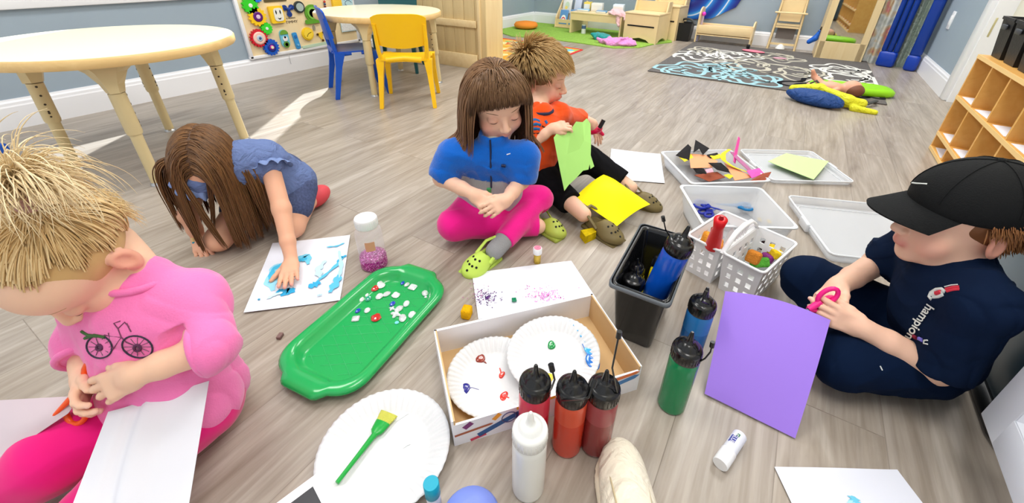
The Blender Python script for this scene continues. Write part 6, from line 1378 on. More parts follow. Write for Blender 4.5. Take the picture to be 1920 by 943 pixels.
# ---------------------------------------------------------------- girl in the blue fleece and pink leggings
def girl_fleece():
    r = thing('person', 'girl with long brown hair, blue and grey fleece and bright pink leggings, sitting cross-legged', 'person', (.93, .68, 0))
    J = dict(pel=V3((.955, .705, .085)), neck=V3((.918, .665, .325)), shR=V3((.842, .752, .292)), shL=V3((.945, .575, .292)), elR=D(828, 334, 1.235), wrR=D(888, 364, 1.165), elL=D(978, 338, 1.235), wrL=D(950, 374, 1.165),
             hipR=V3((.925, .745, .085)), hipL=V3((.985, .665, .085)), knR=V3((.812, .742, .072)), anR=V3((.985, .545, .040)), knL=Z(1010, 374, .098), anL=Z(938, 458, .048))
    H = Head(D(930, 190, 1.175), head_frame(22, 22, -6), 1.0)
    S = SDF(); body_prims(S, J, .92); head_prims(S, H, cheek=(236, 170, 150), neck=J['neck'], nr=.030)
    hand_prims(S, J['wrR'], unit(D(912, 384, 1.16)-J['wrR']), unit(-UPW*.7-TOC*.5+IMR*.3), UPW, .80, (.55, .6, .65, .7), (.5, .4)); hand_prims(S, J['wrL'], unit(D(925, 390, 1.15)-J['wrL']), unit(-UPW*.6-TOC*.4-IMR*.6), UPW+TOC*.3, .80, (.5, .55, .6, .65), (.5, .4))
    S.build('body', M_skin_('skin_fair'), r, .0028, SKIN)
    lashes(H, r, brow=(120, 84, 60))
    # fleece
    T = SDF(); BLU = (0, 96, 196); GRY = (176, 176, 180); k_ = .02
    for s in 'RL':
        dd = unit(J['el'+s]-J['sh'+s]); T.cap(J['sh'+s], J['el'+s]*.75+J['sh'+s]*.25, .040, .042, .02, BLU); T.cap(J['el'+s]*.7+J['sh'+s]*.3, J['el'+s]*.97+J['sh'+s]*.03, .043, .036, .02, BLU); trim(T, J['el'+s]*1.0, dd, .06, .03)
    T.cap(J['shR'], J['shL'], .041, .041, .03, BLU); torso2(T, J, .070, .060, .034, .03, BLU, (0, 0, .03))
    T.cap(J['neck']+V3((0, 0, -.012)), J['neck']+V3((-.012, -.010, .022)), .048, .042, .02, BLU); T.ell(J['neck']+V3((-.016, -.014, .052)), (.038, .038, .03), k=.006, sub=True)
    vs, fs = T.mesh(.004); vs = folds(vs, .0042, 120, 3); o = nmesh('fleece_jacket', vs, fs, vmat('fleece', .85, .15, sheen=.4, bump=.4, bscale=350), r)
    c = T.colors(vs, BLU); ax = J['neck']-J['pel']; t = (vs-J['pel'])@ax/(ax@ax); dl = np.minimum(*[SDF.ev(('c', J['sh'+s], J['el'+s], 0, 0, 0, None, False), vs) for s in 'RL'])
    sd_ = np.min([SDF.ev(T.p[i], vs) for i in (0, 1, 3, 4)], 0); td_ = np.min([SDF.ev(T.p[i], vs) for i in (7, 8, 9)], 0); c[(t < .62) & (td_ < sd_)] = lin(GRY)[:3]; attr(o, c)
    B = bvh(o)
    decal_lines(B, [[(919, 262), (920, 285), (920, 310), (921, 335), (921, 352)]], .0028, 'zipper', mat('zip_dark', (18, 32, 66), .4), o); decal_lines(B, [[(940, 310), (948, 311)]], .0050, 'chest_tab', mat('tab_navy', (16, 30, 70), .5), o); decal_lines(B, [[(950, 290), (957, 288)]], .0016, 'white_tag', M_paper, o); 
    S2 = SDF(); S2.ell(J['neck']+V3((-.018, -.016, .012)), (.028, .028, .020), k=.01); S2.build('undershirt', mat('pale_shirt', (206, 214, 208), .8, wr=.8, wscale=40), r, .003)
    # leggings
    K = SDF(); K.ell(J['pel'], (.085, .085, .075), k=.02); K.cap(J['hipR'], J['knR'], .060, .050, .02).cap(J['knR'], J['anR'], .048, .032, .015).cap(J['hipL'], J['knL'], .060, .047, .02).cap(J['knL'], J['anL'], .045, .031, .012)
    trim(K, J['anL']*.92+J['knL']*.08, J['anL']-J['knL'], .05, .03); trim(K, J['anR'], J['anR']-J['knR'], .05, .03)
    K.build('leggings', mat('hot_pink_knit', (236, 22, 140), .75, .15, sheen=.3, bump=.2, bscale=400), r, .004, folds=lambda v: folds(v, .0022, 110, 5))
    # grey sock and lime clogs
    dl_ = unit(J['anL']-J['knL']); K = SDF(); K.cap(J['anL']-dl_*.020, J['anL']+dl_*.028, .029, .027, .01); K.build('sock', mat('grey_sock', (150, 150, 152), .85, .1, bump=.4, bscale=300), r, .003)
    clog('clog', r, Z(916, 470, .044), Z(893, 492, .03)-Z(930, 460, .045), UPW+IMR*.25-TOC*.0, (196, 226, 96), .128); clog('clog', r, Z(1022, 408, .040), unit(TOC*.55+IMR*.55-UPW*.05), UPW*.9+IMR*.3, (176, 190, 80), .122)
    # hair
    G = np.array([0, 0, -1.]); coll = [head_coll(H, 1.07), face_coll(H, 1.02), (J['neck']+V3((0.012, 0.01, -.035)), frame(J['shL']-J['shR']), np.array([.085, .072, .150]))]
    q, rt = scalp_pts(H, 2300, lambda q: (q[:, 1] < .28) & (q[:, 2] > -.25), 1)
    tang = q-np.array([0, .30, 0]); tang[:, 2] = -.25; tang = tang-q*(tang*q).sum(1, keepdims=True)*.95; d0 = tang@H.R.T; P = strands(rt, d0, H.k*(.225+.05*RNG.random(len(q))), 18, G, .42, coll, 2, .03, .03); P = clump_to(P, 240, .5, 3); lc = (P-H.c)@H.R; bad = ((lc[..., 1] > .028) & (np.abs(lc[..., 0]) < .052) & (lc[..., 2] < .03)).any(0); P = P[:, ~bad]
    q2, rt2 = scalp_pts(H, 800, lambda q: (q[:, 2] > .45) & (q[:, 1] > -.05) & (np.abs(q[:, 0]) < .70), 4); q2w = q2@H.R.T
    d2 = (q2*np.array([.5, .2, 0])+np.array([0, 1.0, .05]))@H.R.T; P2 = strands(rt2, d2, H.k*(.088*(np.arctan2(q2[:, 2], q2[:, 1])-.20+.08*RNG.random(len(q2)))), 14, -H.R[:, 2]*.8+G*.2, .22, [head_coll(H, 1.075), face_coll(H, 1.05)], 5, .03, .02); P2 = clump_to(P2, 70, .5, 6)
    base = scalp_base(H, [(0, .085, -.034, .066, .062, .070)], (80, 54, 36))
    vs, fs, c = strand_mesh([P, P2], [.0019, .0016], [((98, 68, 44), (140, 104, 70), (132, 92, 66)), ((104, 74, 48), (134, 100, 66), (92, 62, 42))], base, 7); o = nmesh('hair', vs, fs, M_hair, r); attr(o, c)
girl_fleece()

# ---------------------------------------------------------------- boy in the orange shirt
def boy_orange():
    r = thing('person', 'boy with short blond hair, orange shirt, black pants and olive clogs, in profile', 'person', (1.25, .66, 0))
    J = dict(pel=V3((1.235, .700, .085)), neck=Z(1014, 208, .330), shR=Z(990, 236, .292), shL=Z(1046, 214, .298), elR=D(990, 272, 1.42), wrR=D(1034, 242, 1.42), elL=Z(1084, 222, .235), wrL=Z(1112, 232, .215),
             hipR=V3((1.195, .690, .085)), hipL=V3((1.285, .670, .085)), knR=Z(1030, 345, .078), anR=Z(1094, 402, .055), knL=Z(1102, 298, .130), anL=Z(1182, 352, .055))
    H = Head(D(1014, 143, 1.50), head_frame(76, 14, -4), 1.02)
    S = SDF(); body_prims(S, J, .92); head_prims(S, H, cheek=(238, 172, 152), neck=J['neck'], nr=.030, mouth_open=1)
    hand_prims(S, J['wrR'], unit(D(1062, 234, 1.43)-J['wrR']), unit(-UPW*.6+IMR*.3-TOC*.5), UPW*.6+TOC*.4, .82, (.75, .8, .85, .9), (.3, .6)); hand_prims(S, J['wrL'], unit(Z(1124, 262, .150)-J['wrL']), unit(-TOC*.4-IMR*.9+UPW*.3), -TOC+UPW*.3, .85, (.10, .12, .15, .2), (.7, .1), .16, nails=None)
    o = S.build('body', M_skin_('skin_fair'), r, .0032, SKIN)
    # eyelids slightly open: lash line and brow only
    lashes(H, r, brow=(170, 130, 90))
    m = MB(); c_ = J['wrL']+unit(Z(1124, 262, .150)-J['wrL'])*.028; S = SDF(); dh = unit(Z(1124, 262, .150)-J['wrL']); S.ell(c_, (.027, .030, .016), frame(dh), .005); S.cap(c_+UPW*.01, c_+dh*.02+IMR*.022, .010, .007, .006); S.cap(c_, c_+dh*.03-IMR*.012, .010, .007, .006); S.build('painted_palm', mat('wet_pink_paint', (226, 20, 80), .3, .5), r, .003)
    T = SDF(); OR = (238, 84, 24)
    for s, e in (('R', .80), ('L', 1.0)):
        dd = unit(J['el'+s]-J['sh'+s]); T.cap(J['sh'+s], J['el'+s], .038, .036, .02, OR); trim(T, J['el'+s]*e+J['sh'+s]*(1-e), dd, .05, .03)
    dd = unit(J['wrL']-J['elL']); T.cap(J['elL'], J['elL']*.5+J['wrL']*.5, .035, .029, .02, OR); trim(T, J['elL']*.55+J['wrL']*.45, dd, .04, .025)
    T.cap(J['shR'], J['shL'], .039, .039, .03, OR); torso2(T, J, .066, .058, .030, .03, OR, (0, 0, .02)); T.cap(J['neck']-UPW*.03, J['neck']-UPW*.005, .050, .040, .02, OR)
    vs, fs = T.mesh(.004); vs = folds(vs, .0036, 120, 8); o = nmesh('orange_shirt', vs, fs, vmat('jersey', .85, .15, sheen=.2), r); c = T.colors(vs, OR); attr(o, c); B = bvh(o)
    decal_lines(B, [[(996, 226), (1004, 224), (1012, 227)], [(995, 234), (1005, 232), (1014, 234)], [(996, 242), (1004, 241), (1012, 242)], [(1022, 226), (1026, 232)]], .0075, 'shirt_print', mat('print_blue', (20, 96, 160), .7), o, -.004); decal_lines(B, [[(1000, 250), (1010, 250), (1020, 246)], [(1016, 236), (1024, 240)]], .003, 'shirt_print', mat('print_dark', (50, 30, 30), .7), o, -.001)
    m = MB(); ringtube(m, J['neck']+V3((0, 0, .004)), J['neck']-J['pel'], .040, .006); m.build('collar', mat('collar_navy', (40, 40, 70), .8), o)
    K = SDF(); K.ell(J['pel'], (.090, .090, .078), k=.02); K.cap(J['hipR'], J['knR'], .064, .054, .02).cap(J['knR'], J['anR']*.75+J['knR']*.25, .052, .042, .015).cap(J['hipL'], J['knL'], .064, .052, .02).cap(J['knL'], J['anL']*.85+J['knL']*.15, .050, .042, .012)
    trim(K, J['anR']*.66+J['knR']*.34, J['anR']-J['knR'], .055, .03); trim(K, J['anL']*.80+J['knL']*.20, J['anL']-J['knL'], .055, .03)
    K.build('black_pants', mat('black_jersey', (18, 18, 21), .9, .1), r, .0045, folds=lambda v: folds(v, .0036, 95, 4))
    clog('clog', r, Z(1118, 408, .050), Z(1146, 432, .03)-Z(1105, 402, .045), UPW, (112, 98, 60), .145, .033); clog('clog', r, Z(1190, 358, .050), Z(1213, 368, .03)-Z(1180, 352, .045), UPW, (112, 98, 60), .145, .033)
    G = np.array([0, 0, -1.]); q, rt = scalp_pts(H, 2600, lambda q: ((q[:, 1] < .42) | (q[:, 2] > .50)) & (q[:, 2] > -.52+.25*(q[:, 1] > -.2)) & ~((q[:, 1] > .0) & (q[:, 2] < -.0)), 11)
    tang = -np.array([0, -.55, .85])+q*.2; tang = q-np.array([.0, -1.0, .35]); tang = tang-q*(tang*q).sum(1, keepdims=True)*.8; sw = np.array([0, .55, 0])*(q[:, 2:3] > .3); d0 = (tang+sw*1.3+q*.02)@H.R.T
    P = strands(rt, d0, H.k*(.036+.022*np.clip(q[:, 2], 0, 1)+.012*RNG.random(len(q))), 9, G, .10, [head_coll(H, 1.06)], 12, .02, .015); P = clump_to(P, 380, .25, 3)
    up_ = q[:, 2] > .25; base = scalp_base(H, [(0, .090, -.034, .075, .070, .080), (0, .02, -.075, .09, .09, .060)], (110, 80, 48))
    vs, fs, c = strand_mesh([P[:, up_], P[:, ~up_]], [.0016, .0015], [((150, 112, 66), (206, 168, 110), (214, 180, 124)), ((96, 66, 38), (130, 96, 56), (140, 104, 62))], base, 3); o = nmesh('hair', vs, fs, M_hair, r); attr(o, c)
boy_orange()

# ---------------------------------------------------------------- crouching girl, hair hanging down
def girl_crouch():
    r = thing('person', 'girl with long straight brown hair crouching on her knees, one hand on the blue painting', 'person', (.5, 1.27, 0))
    J = dict(pel=V3((.625, 1.315, .150)), neck=Z(447, 296, .272), shL=Z(503, 302, .248), shR=Z(372, 335, .240), elL=Z(528, 392, .135), wrL=Z(546, 486, .030), elR=Z(352, 402, .115), wrR=Z(372, 445, .035),
             hipL=V3((.640, 1.250, .125)), hipR=V3((.575, 1.370, .125)), knL=Z(548, 425, .042), anL=V3((.690, 1.290, .042)), knR=Z(410, 448, .042), anR=V3((.620, 1.440, .035)))
    H = Head(Z(388, 300, .275), head_frame(8, 56, 6), .93)
    S = SDF(); body_prims(S, J, .88, arm=(.030, .028, .019)); head_prims(S, H, cheek=(236, 170, 150), neck=J['neck'], nr=.030)
    hand_prims(S, Z(545, 492, .026), Z(541, 525, .010)-Z(545, 492, .014), -UPW, -IMR, .88, (.06, .06, .06, .06), (.7, .0), .05, nails=(226, 150, 150))
    hand_prims(S, J['wrR'], Z(378, 468, .014)-J['wrR'], unit(-UPW+IMR*.3), -TOC, .82, (.5, .5, .55, .6), (.4, .4))
    S.cap(J['anL'], J['anL']+V3((.06, .03, -.01)), .024, .018, .01); S.cap(J['anR'], J['anR']+V3((.06, .03, -.01)), .024, .018, .01)
    S.build('body', M_skin_('skin_fair'), r, .0032, (226, 172, 142)); lashes(H, r, brow=(110, 76, 54))
    T = SDF(); C = (104, 122, 168)
    T.cap(J['shR'], J['shL'], .044, .044, .03); torso2(T, J, .072, .062, .034, .03, None, (-.01, -.01, -.01)); T.ell(J['pel']+V3((.0, 0, -.02)), (.10, .11, .080), k=.03); T.cap(J['neck'], J['neck']*.8+J['pel']*.2, .046, .06, .03)
    T.build('denim_top', mat('blue_chambray', C, .8, .15, wr=.6, wscale=26, bump=.3, bscale=300), r, .004, folds=lambda v: folds(v, .0036, 120, 2))
    m = MB()
    for s in 'LR':       # ruffled cap sleeves
        c_ = J['sh'+s]; d = unit(J['el'+s]-c_); F = frame(d)
        rings = [[c_+d*(.004+.020*t)+F@V3(((.040+.016*t+.006*t*math.sin(11*a))*math.cos(a), (.040+.016*t+.006*t*math.sin(11*a))*math.sin(a), .006*t*math.cos(11*a))) for a in np.linspace(0, 2*PI, 72, endpoint=False)] for t in (0, .5, 1)]
        m.loft(rings+[[p+d*.002 for p in rings[2]], [p*.98+c_*.02 for p in rings[1]]], True, False)
    m.build('ruffle_sleeve', mat('blue_chambray_light', (122, 142, 188), .8, .15, bump=.3, bscale=300), r)
    m = MB(); B_ = J['anL']+V3((.035, -.02, .0)); S = SDF(); S.ell(J['anL']+V3((.035, .012, -.004)), (.062, .034, .034), rotz(.35), .01); S.build('red_shoe', mat('coral_shoe', (214, 70, 80), .6), r, .003)
    K = SDF(); K.cap(J['hipL'], J['knL']*.45+J['hipL']*.55, .060, .054, .02); K.cap(J['hipR'], J['knR']*.45+J['hipR']*.55, .060, .054, .02); K.ell(J['pel'], (.088,)*3, k=.02); K.build('shorts', mat('navy_dots', (70, 82, 120), .8, var=.3, vscale=160), r, .0045)
    G = np.array([0, 0, -1.]); coll = [head_coll(H, 1.03), (J['shL'], I3, np.array([.032]*3)), (J['shR'], I3, np.array([.032]*3))]
    q, rt = scalp_pts(H, 3600, lambda q: ((q[:, 1] < .42) | (q[:, 2] > .62)) & (q[:, 2] > -.3), 21)
    side = np.sign(q[:, 0]+1e-6)[:, None]; part = side*np.array([1.0, 0, 0])+np.array([0, .10, -.05]); part = part-q*(part*q).sum(1, keepdims=True)*.95; d0 = part@H.R.T
    P = strands(rt, d0, H.k*(.255+.06*RNG.random(len(q))), 26, G, np.linspace(.35, .8, 26), coll, 22, .03, .02); P[..., 2] = np.maximum(P[..., 2], .006+.01*RNG.random(P.shape[1])[None]); P = clump_to(P, 150, .6, 23)
    base = scalp_base(H, [(0, .085, -.035, .066, .062, .078)], (84, 56, 34))
    vs, fs, c = strand_mesh([P], [.0019], [((82, 54, 30), (132, 92, 54), (112, 76, 46))], base, 7); o = nmesh('hair', vs, fs, M_hair, r); attr(o, c)
    t = thing('marker', 'short teal blue marker held by the crouching girl behind her hair', 'marker', Z(368, 462)); m = MB(); a_, b_ = Z(364, 452, .035), Z(371, 468, .006); m.tube([a_, b_], .0065, 12); m.build('barrel', mat('marker_teal', (30, 150, 180), .35), t); m = MB(); m.tube([a_, a_+(a_-b_)*.4], .006, 12); m.build('marker_end', mat('marker_cream', (230, 200, 140), .4), t)
girl_crouch()

# ---------------------------------------------------------------- toddler in pink at the left edge
def toddler():
    r = thing('person', 'blond toddler girl with a topknot ponytail in a pink bicycle sweatshirt, cutting paper', 'person', (.1, .76, 0))
    J = dict(pel=V3((.085, .780, .080)), neck=V3((.128, .808, .322)), shL=Z(362, 560, .278), shR=V3((.085, .885, .290)), elL=D(388, 652, .675), wrL=D(255, 702, .640), elR=Z(166, 640, .205), wrR=Z(160, 706, .180),
             hipL=V3((.105, .735, .075)), hipR=V3((.060, .820, .075)), knL=Z(270, 860, .080), anL=Z(130, 990, .045), knR=Z(95, 862, .085), anR=Z(-60, 970, .045))
    zr = unit(ray(140, 480)); xr = unit(CR-zr*(zr@CR)); yr = np.cross(zr, xr)
    hf = unit(-.16*xr+.95*yr+.12*zr); hl = .60*xr+.02*yr-.80*zr; hl = unit(hl-hf*(hl@hf)); H = Head(D(142, 482, .635), np.array([-hl, hf, np.cross(-hl, hf)]).T, 1.0)
    S = SDF(); body_prims(S, J, .86, arm=(.030, .029, .020)); head_prims(S, H, cheek=(240, 176, 156), neck=J['neck'], nr=.032, lip=(216, 120, 116))
    hand_prims(S, J['wrL'], Z(180, 738, .200)-J['wrL'], unit(-UPW*.4+TOC*.1-IMR*.2-TOC*.6), UPW*.7-TOC*.2, .86, (.42, .46, .5, .55), (.35, .25), .05)
    hand_prims(S, J['wrR'], Z(150, 742, .175)-J['wrR'], unit(IMR*.6+TOC*-.3-UPW*.1), UPW*.2+TOC*.6, .82, (.5, .6, .7, .75), (.4, .4))
    S.build('body', M_skin_('skin_fair'), r, .0026, (240, 196, 168)); lashes(H, r, col=(120, 84, 60), brow=(200, 160, 116))
    T = SDF(); C = (244, 124, 186)
    for s, e in (('L', .93), ('R', .95)):
        dd = unit(J['el'+s]-J['sh'+s]); T.cap(J['sh'+s], J['el'+s], .041, .042, .02)
    dw = unit(J['wrL']-J['elL']); T.cap(J['elL'], J['elL']+dw*.010, .042, .038, .015); trim(T, J['elL']+dw*.010, dw, .055, .03)
    dw2 = unit(J['wrR']-J['elR']); T.cap(J['elR'], J['elR']+dw2*.030, .042, .034, .015); trim(T, J['elR']+dw2*.030, dw2, .05, .03)
    T.cap(J['shR'], J['shL'], .046, .046, .03); torso2(T, J, .076, .064, .030); T.cap(J['neck']-UPW*.035, J['neck']-UPW*.004, .052, .042, .02)
    T.ell(J['pel']+V3((.015, -.005, .01)), (.088, .088, .065), k=.03)
    o = T.build('pink_sweatshirt', mat('pink_jersey', C, .85, .15, sheen=.3, bump=.25, bscale=350), r, .0032, folds=lambda v: folds(v, .0046, 95, 6)); B = bvh(o)
    m = MB(); ringtube(m, J['elL']+dw*.009, dw, .038, .0065); m.build('cuff', mat('pink_jersey', C), o); m = MB(); ringtube(m, J['elR']+dw2*.029, dw2, .036, .006); m.build('cuff', mat('pink_jersey', C), o); m = MB(); ringtube(m, J['neck']+V3((-.004, -.003, .002)), J['neck']-J['pel'], .042, .006); m.build('neckband', mat('pink_jersey', C), o)
    def circ(cx, cy, rx, ry, n=26, a0=0, a1=2*PI, tilt=.25): return [(cx+rx*math.cos(t)*math.cos(tilt)-ry*math.sin(t)*math.sin(tilt), cy+rx*math.cos(t)*math.sin(tilt)+ry*math.sin(t)*math.cos(tilt)) for t in np.linspace(a0, a1, n)]
    dk = mat('print_charcoal', (52, 44, 66), .7)
    decal_lines(B, [circ(187, 650, 24, 21), circ(258, 650, 29, 20)], .0013, 'bicycle_print', dk, o)
    sp = [[(187+20*math.cos(a), 650+17*math.sin(a)), (187, 650)] for a in np.linspace(0, 2*PI, 11)[:-1]]+[[(258+25*math.cos(a), 650+17*math.sin(a)), (258, 650)] for a in np.linspace(0, 2*PI, 13)[:-1]]
    decal_lines(B, sp, .0005, 'bicycle_spokes', mat('print_grey', (120, 90, 110), .7), o); decal_lines(B, [circ(187, 651, 5, 5, 10)], .0022, 'bicycle_hub', mat('print_purple', (90, 40, 80), .7), o); decal_lines(B, [circ(258, 652, 6, 6, 10)], .0022, 'bicycle_hub', mat('print_purple', (90, 40, 80), .7), o)
    decal_lines(B, [[(187, 651), (212, 655), (228, 632), (196, 628)], [(212, 655), (204, 624)], [(228, 632), (236, 640), (258, 650)], [(228, 632), (222, 616), (234, 604), (242, 612)], [(222, 616), (214, 606), (226, 602)], [(238, 606), (246, 622)]], .0009, 'bicycle_frame', mat('print_plum', (120, 60, 96), .7), o)
    decal_lines(B, [[(154, 621), (166, 628), (184, 630)], [(160, 634), (178, 628), (198, 632)]], .0024, 'basket_print', mat('print_green', (60, 100, 50), .7), o)
    K = SDF(); K.ell(J['pel']+V3((.01, 0, -.005)), (.094, .094, .074), k=.02); K.cap(J['hipL'], J['knL'], .060, .050, .02).cap(J['knL'], J['anL'], .048, .036, .015).cap(J['hipR'], J['knR'], .062, .054, .02).cap(J['knR'], J['anR'], .052, .038, .012)
    K.build('pink_leggings', mat('magenta_knit', (226, 16, 122), .75, .15, sheen=.3), r, .004, folds=lambda v: folds(v, .0028, 90, 5))
    S = SDF(); S.ell(J['anL']+V3((-.05, -.03, -.01)), (.06, .03, .028), rotz(.5), .01); S.build('shoe', mat('white_shoe', (230, 230, 232), .6), r, .005); S = SDF(); S.ell(J['anR']+V3((-.05, -.02, -.01)), (.06, .03, .028), rotz(.5), .01); S.build('shoe', mat('white_shoe', (230, 230, 232), .6), r, .005)
    # hair drawn forward to a topknot, then the ponytail
    G = np.array([0, 0, -1.]); kn_l = np.array([-.034, -.066, .092]); kn = H(*kn_l)
    q, rt = scalp_pts(H, 3000, lambda q: ((q[:, 1] < .22) | (q[:, 2] > .50)) & (q[:, 2] > -.62) & ~((q[:, 1] > -.10) & (q[:, 2] < .10)) & ~((q[:, 1] > -.45) & (q[:, 2] < -.3)) & (q[:, 1] < .60), 31, (.0725, .0875, .0735))
    n_ = 12; loc0 = q*np.array([.0725, .0875, .0735])+np.array([0, -.012, .028]); P = np.zeros((n_+1, len(q), 3)); rr_ = RNG.normal(size=(len(q), 3))
    for i, t in enumerate(np.linspace(0, 1, n_+1)):
        p = loc0*(1-t)+(kn_l+rr_*.004*1)*t; v = (p-np.array([0, -.012, .028]))/np.array([.0725, .0875, .0735]); nn = np.linalg.norm(v, axis=1, keepdims=True); lift = np.maximum(nn, 1.02+.04*math.sin(PI*t)*np.abs(rr_[:, :1])); v = v/nn*lift if t < .93 else v
        P[i] = H.c+H.k*((v*np.array([.0725, .0875, .0735])+np.array([0, -.012, .028]))@H.R.T)
    P = P+RNG.normal(size=(1, len(q), 3))*.0012
    m_ = 420; up_ = UPW*1.0+H.R@V3((0, -.1, .15)); d0 = RNG.normal(size=(m_, 3))*.17+unit(up_)*1.2+IMR*.15+(RNG.random((m_, 1))-.4)*.3*IMR; PT = strands(np.tile(kn+unit(up_)*.012, (m_, 1))+RNG.normal(size=(m_, 3))*.003, d0, .075+.085*RNG.random(m_), 16, G, .21, [head_coll(H, 1.04)], 33, .05, .03); PT = clump_to(PT, 60, .3, 2)
    # loose wisps over the brow and nape
    q3, rt3 = scalp_pts(H, 420, lambda q: ((q[:, 1] < -.7) & (q[:, 2] < -.1)), 35); P3 = strands(rt3, q3@H.R.T*.6+H.R[:, 1]*.3-H.R[:, 2]*.6, (.015+.030*RNG.random(len(q3))), 8, G, .2, [head_coll(H, 1.04)], 36, .12, .05)
    base = scalp_base(H, [(0, .096, -.030, .078, .064, .096), (0, .078, -.085, .10, .10, .070)], (206, 168, 112), .0008)
    vs, fs, c = strand_mesh([P, PT, P3], [.0013, .0011, .0006], [((206, 168, 112), (244, 214, 162), (232, 198, 144)), ((226, 196, 146), (250, 230, 190), (246, 226, 186)), ((226, 196, 140), (244, 220, 170), (244, 220, 170))], base, 7); o = nmesh('hair', vs, fs, M_hair, r); attr(o, c)
    m = MB(); ringtube(m, kn+unit(up_)*.006, up_, .011, .0055); ringtube(m, kn+unit(up_)*.014, up_, .010, .0052); ringtube(m, kn+unit(up_)*.021, up_, .0095, .0050); m.build('hair_tie', mat('mauve_tie', (176, 132, 120), .8), r)
    # orange scissors in her hands
    t = thing('scissors', 'orange child scissors held by the toddler, cutting the white sheet', 'scissors', D(150, 735, .66)); OM = mat('scissor_orange', (240, 88, 24), .35)
    a_, b_, c_ = D(176, 702, .665), D(140, 740, .66), D(96, 784, .655); s_ = unit(np.cross(b_-a_, CF))
    m = MB(); m.tube([b_, c_], [.0055, .0022], 8); m.build('blade', OM, t); m = MB(); m.tube([b_, D(128, 770, .68)], [.005, .002], 8); m.build('blade', OM, t)
    for (x, y, dd_) in ((178, 700, .668), (143, 770, .668)):
        m = MB(); cc = D(x, y, dd_); m.tube([cc+CR*.017*math.cos(q_)+CD*.021*math.sin(q_) for q_ in np.linspace(0, 2*PI, 18, endpoint=False)], .0042, 8, closed=True); m.tube([cc+(b_-cc)*.3, b_], .005, 8); m.build('handle', OM, t)
    # paper she is cutting
    t = thing('cut_paper', 'large white sheet draped over the toddler\'s leg, being cut by orange scissors', 'paper', D(250, 830, .62)); PM = mat('soft_white_paper', (222, 223, 232), .7, .2)
    A4 = [D(203, 772, .655), D(392, 714, .70), D(352, 960, .60), D(125, 975, .56)]
    def fn(u, v):
        p = A4[0]*(1-u)*(1-v)+A4[1]*u*(1-v)+A4[2]*u*v+A4[3]*(1-u)*v; return p-CF*(.012*math.sin(PI*min(1, u*1.6))*math.sin(PI*(.2+.7*v))-.010*math.exp(-((u-.30-.0*v)/.06)**2))
    m = MB(); m.sheet(fn, 28, 20, .0006); m.build('sheet', PM, t)
    t = thing('cut_paper', 'folded flap of paper sticking out left of the toddler\'s hands', 'paper', D(60, 800, .66)); L4 = [D(-30, 752, .66), D(152, 742, .67), D(128, 775, .66), D(-30, 880, .62)]
    def fn2(u, v):
        p = L4[0]*(1-u)*(1-v)+L4[1]*u*(1-v)+L4[2]*u*v+L4[3]*(1-u)*v; return p-CF*.008*math.sin(PI*u)*math.sin(PI*v)
    m = MB(); m.sheet(fn2, 14, 10, .0006); m.build('sheet', mat('pale_grey_paper', (206, 192, 200), .7, .2), t)
toddler()

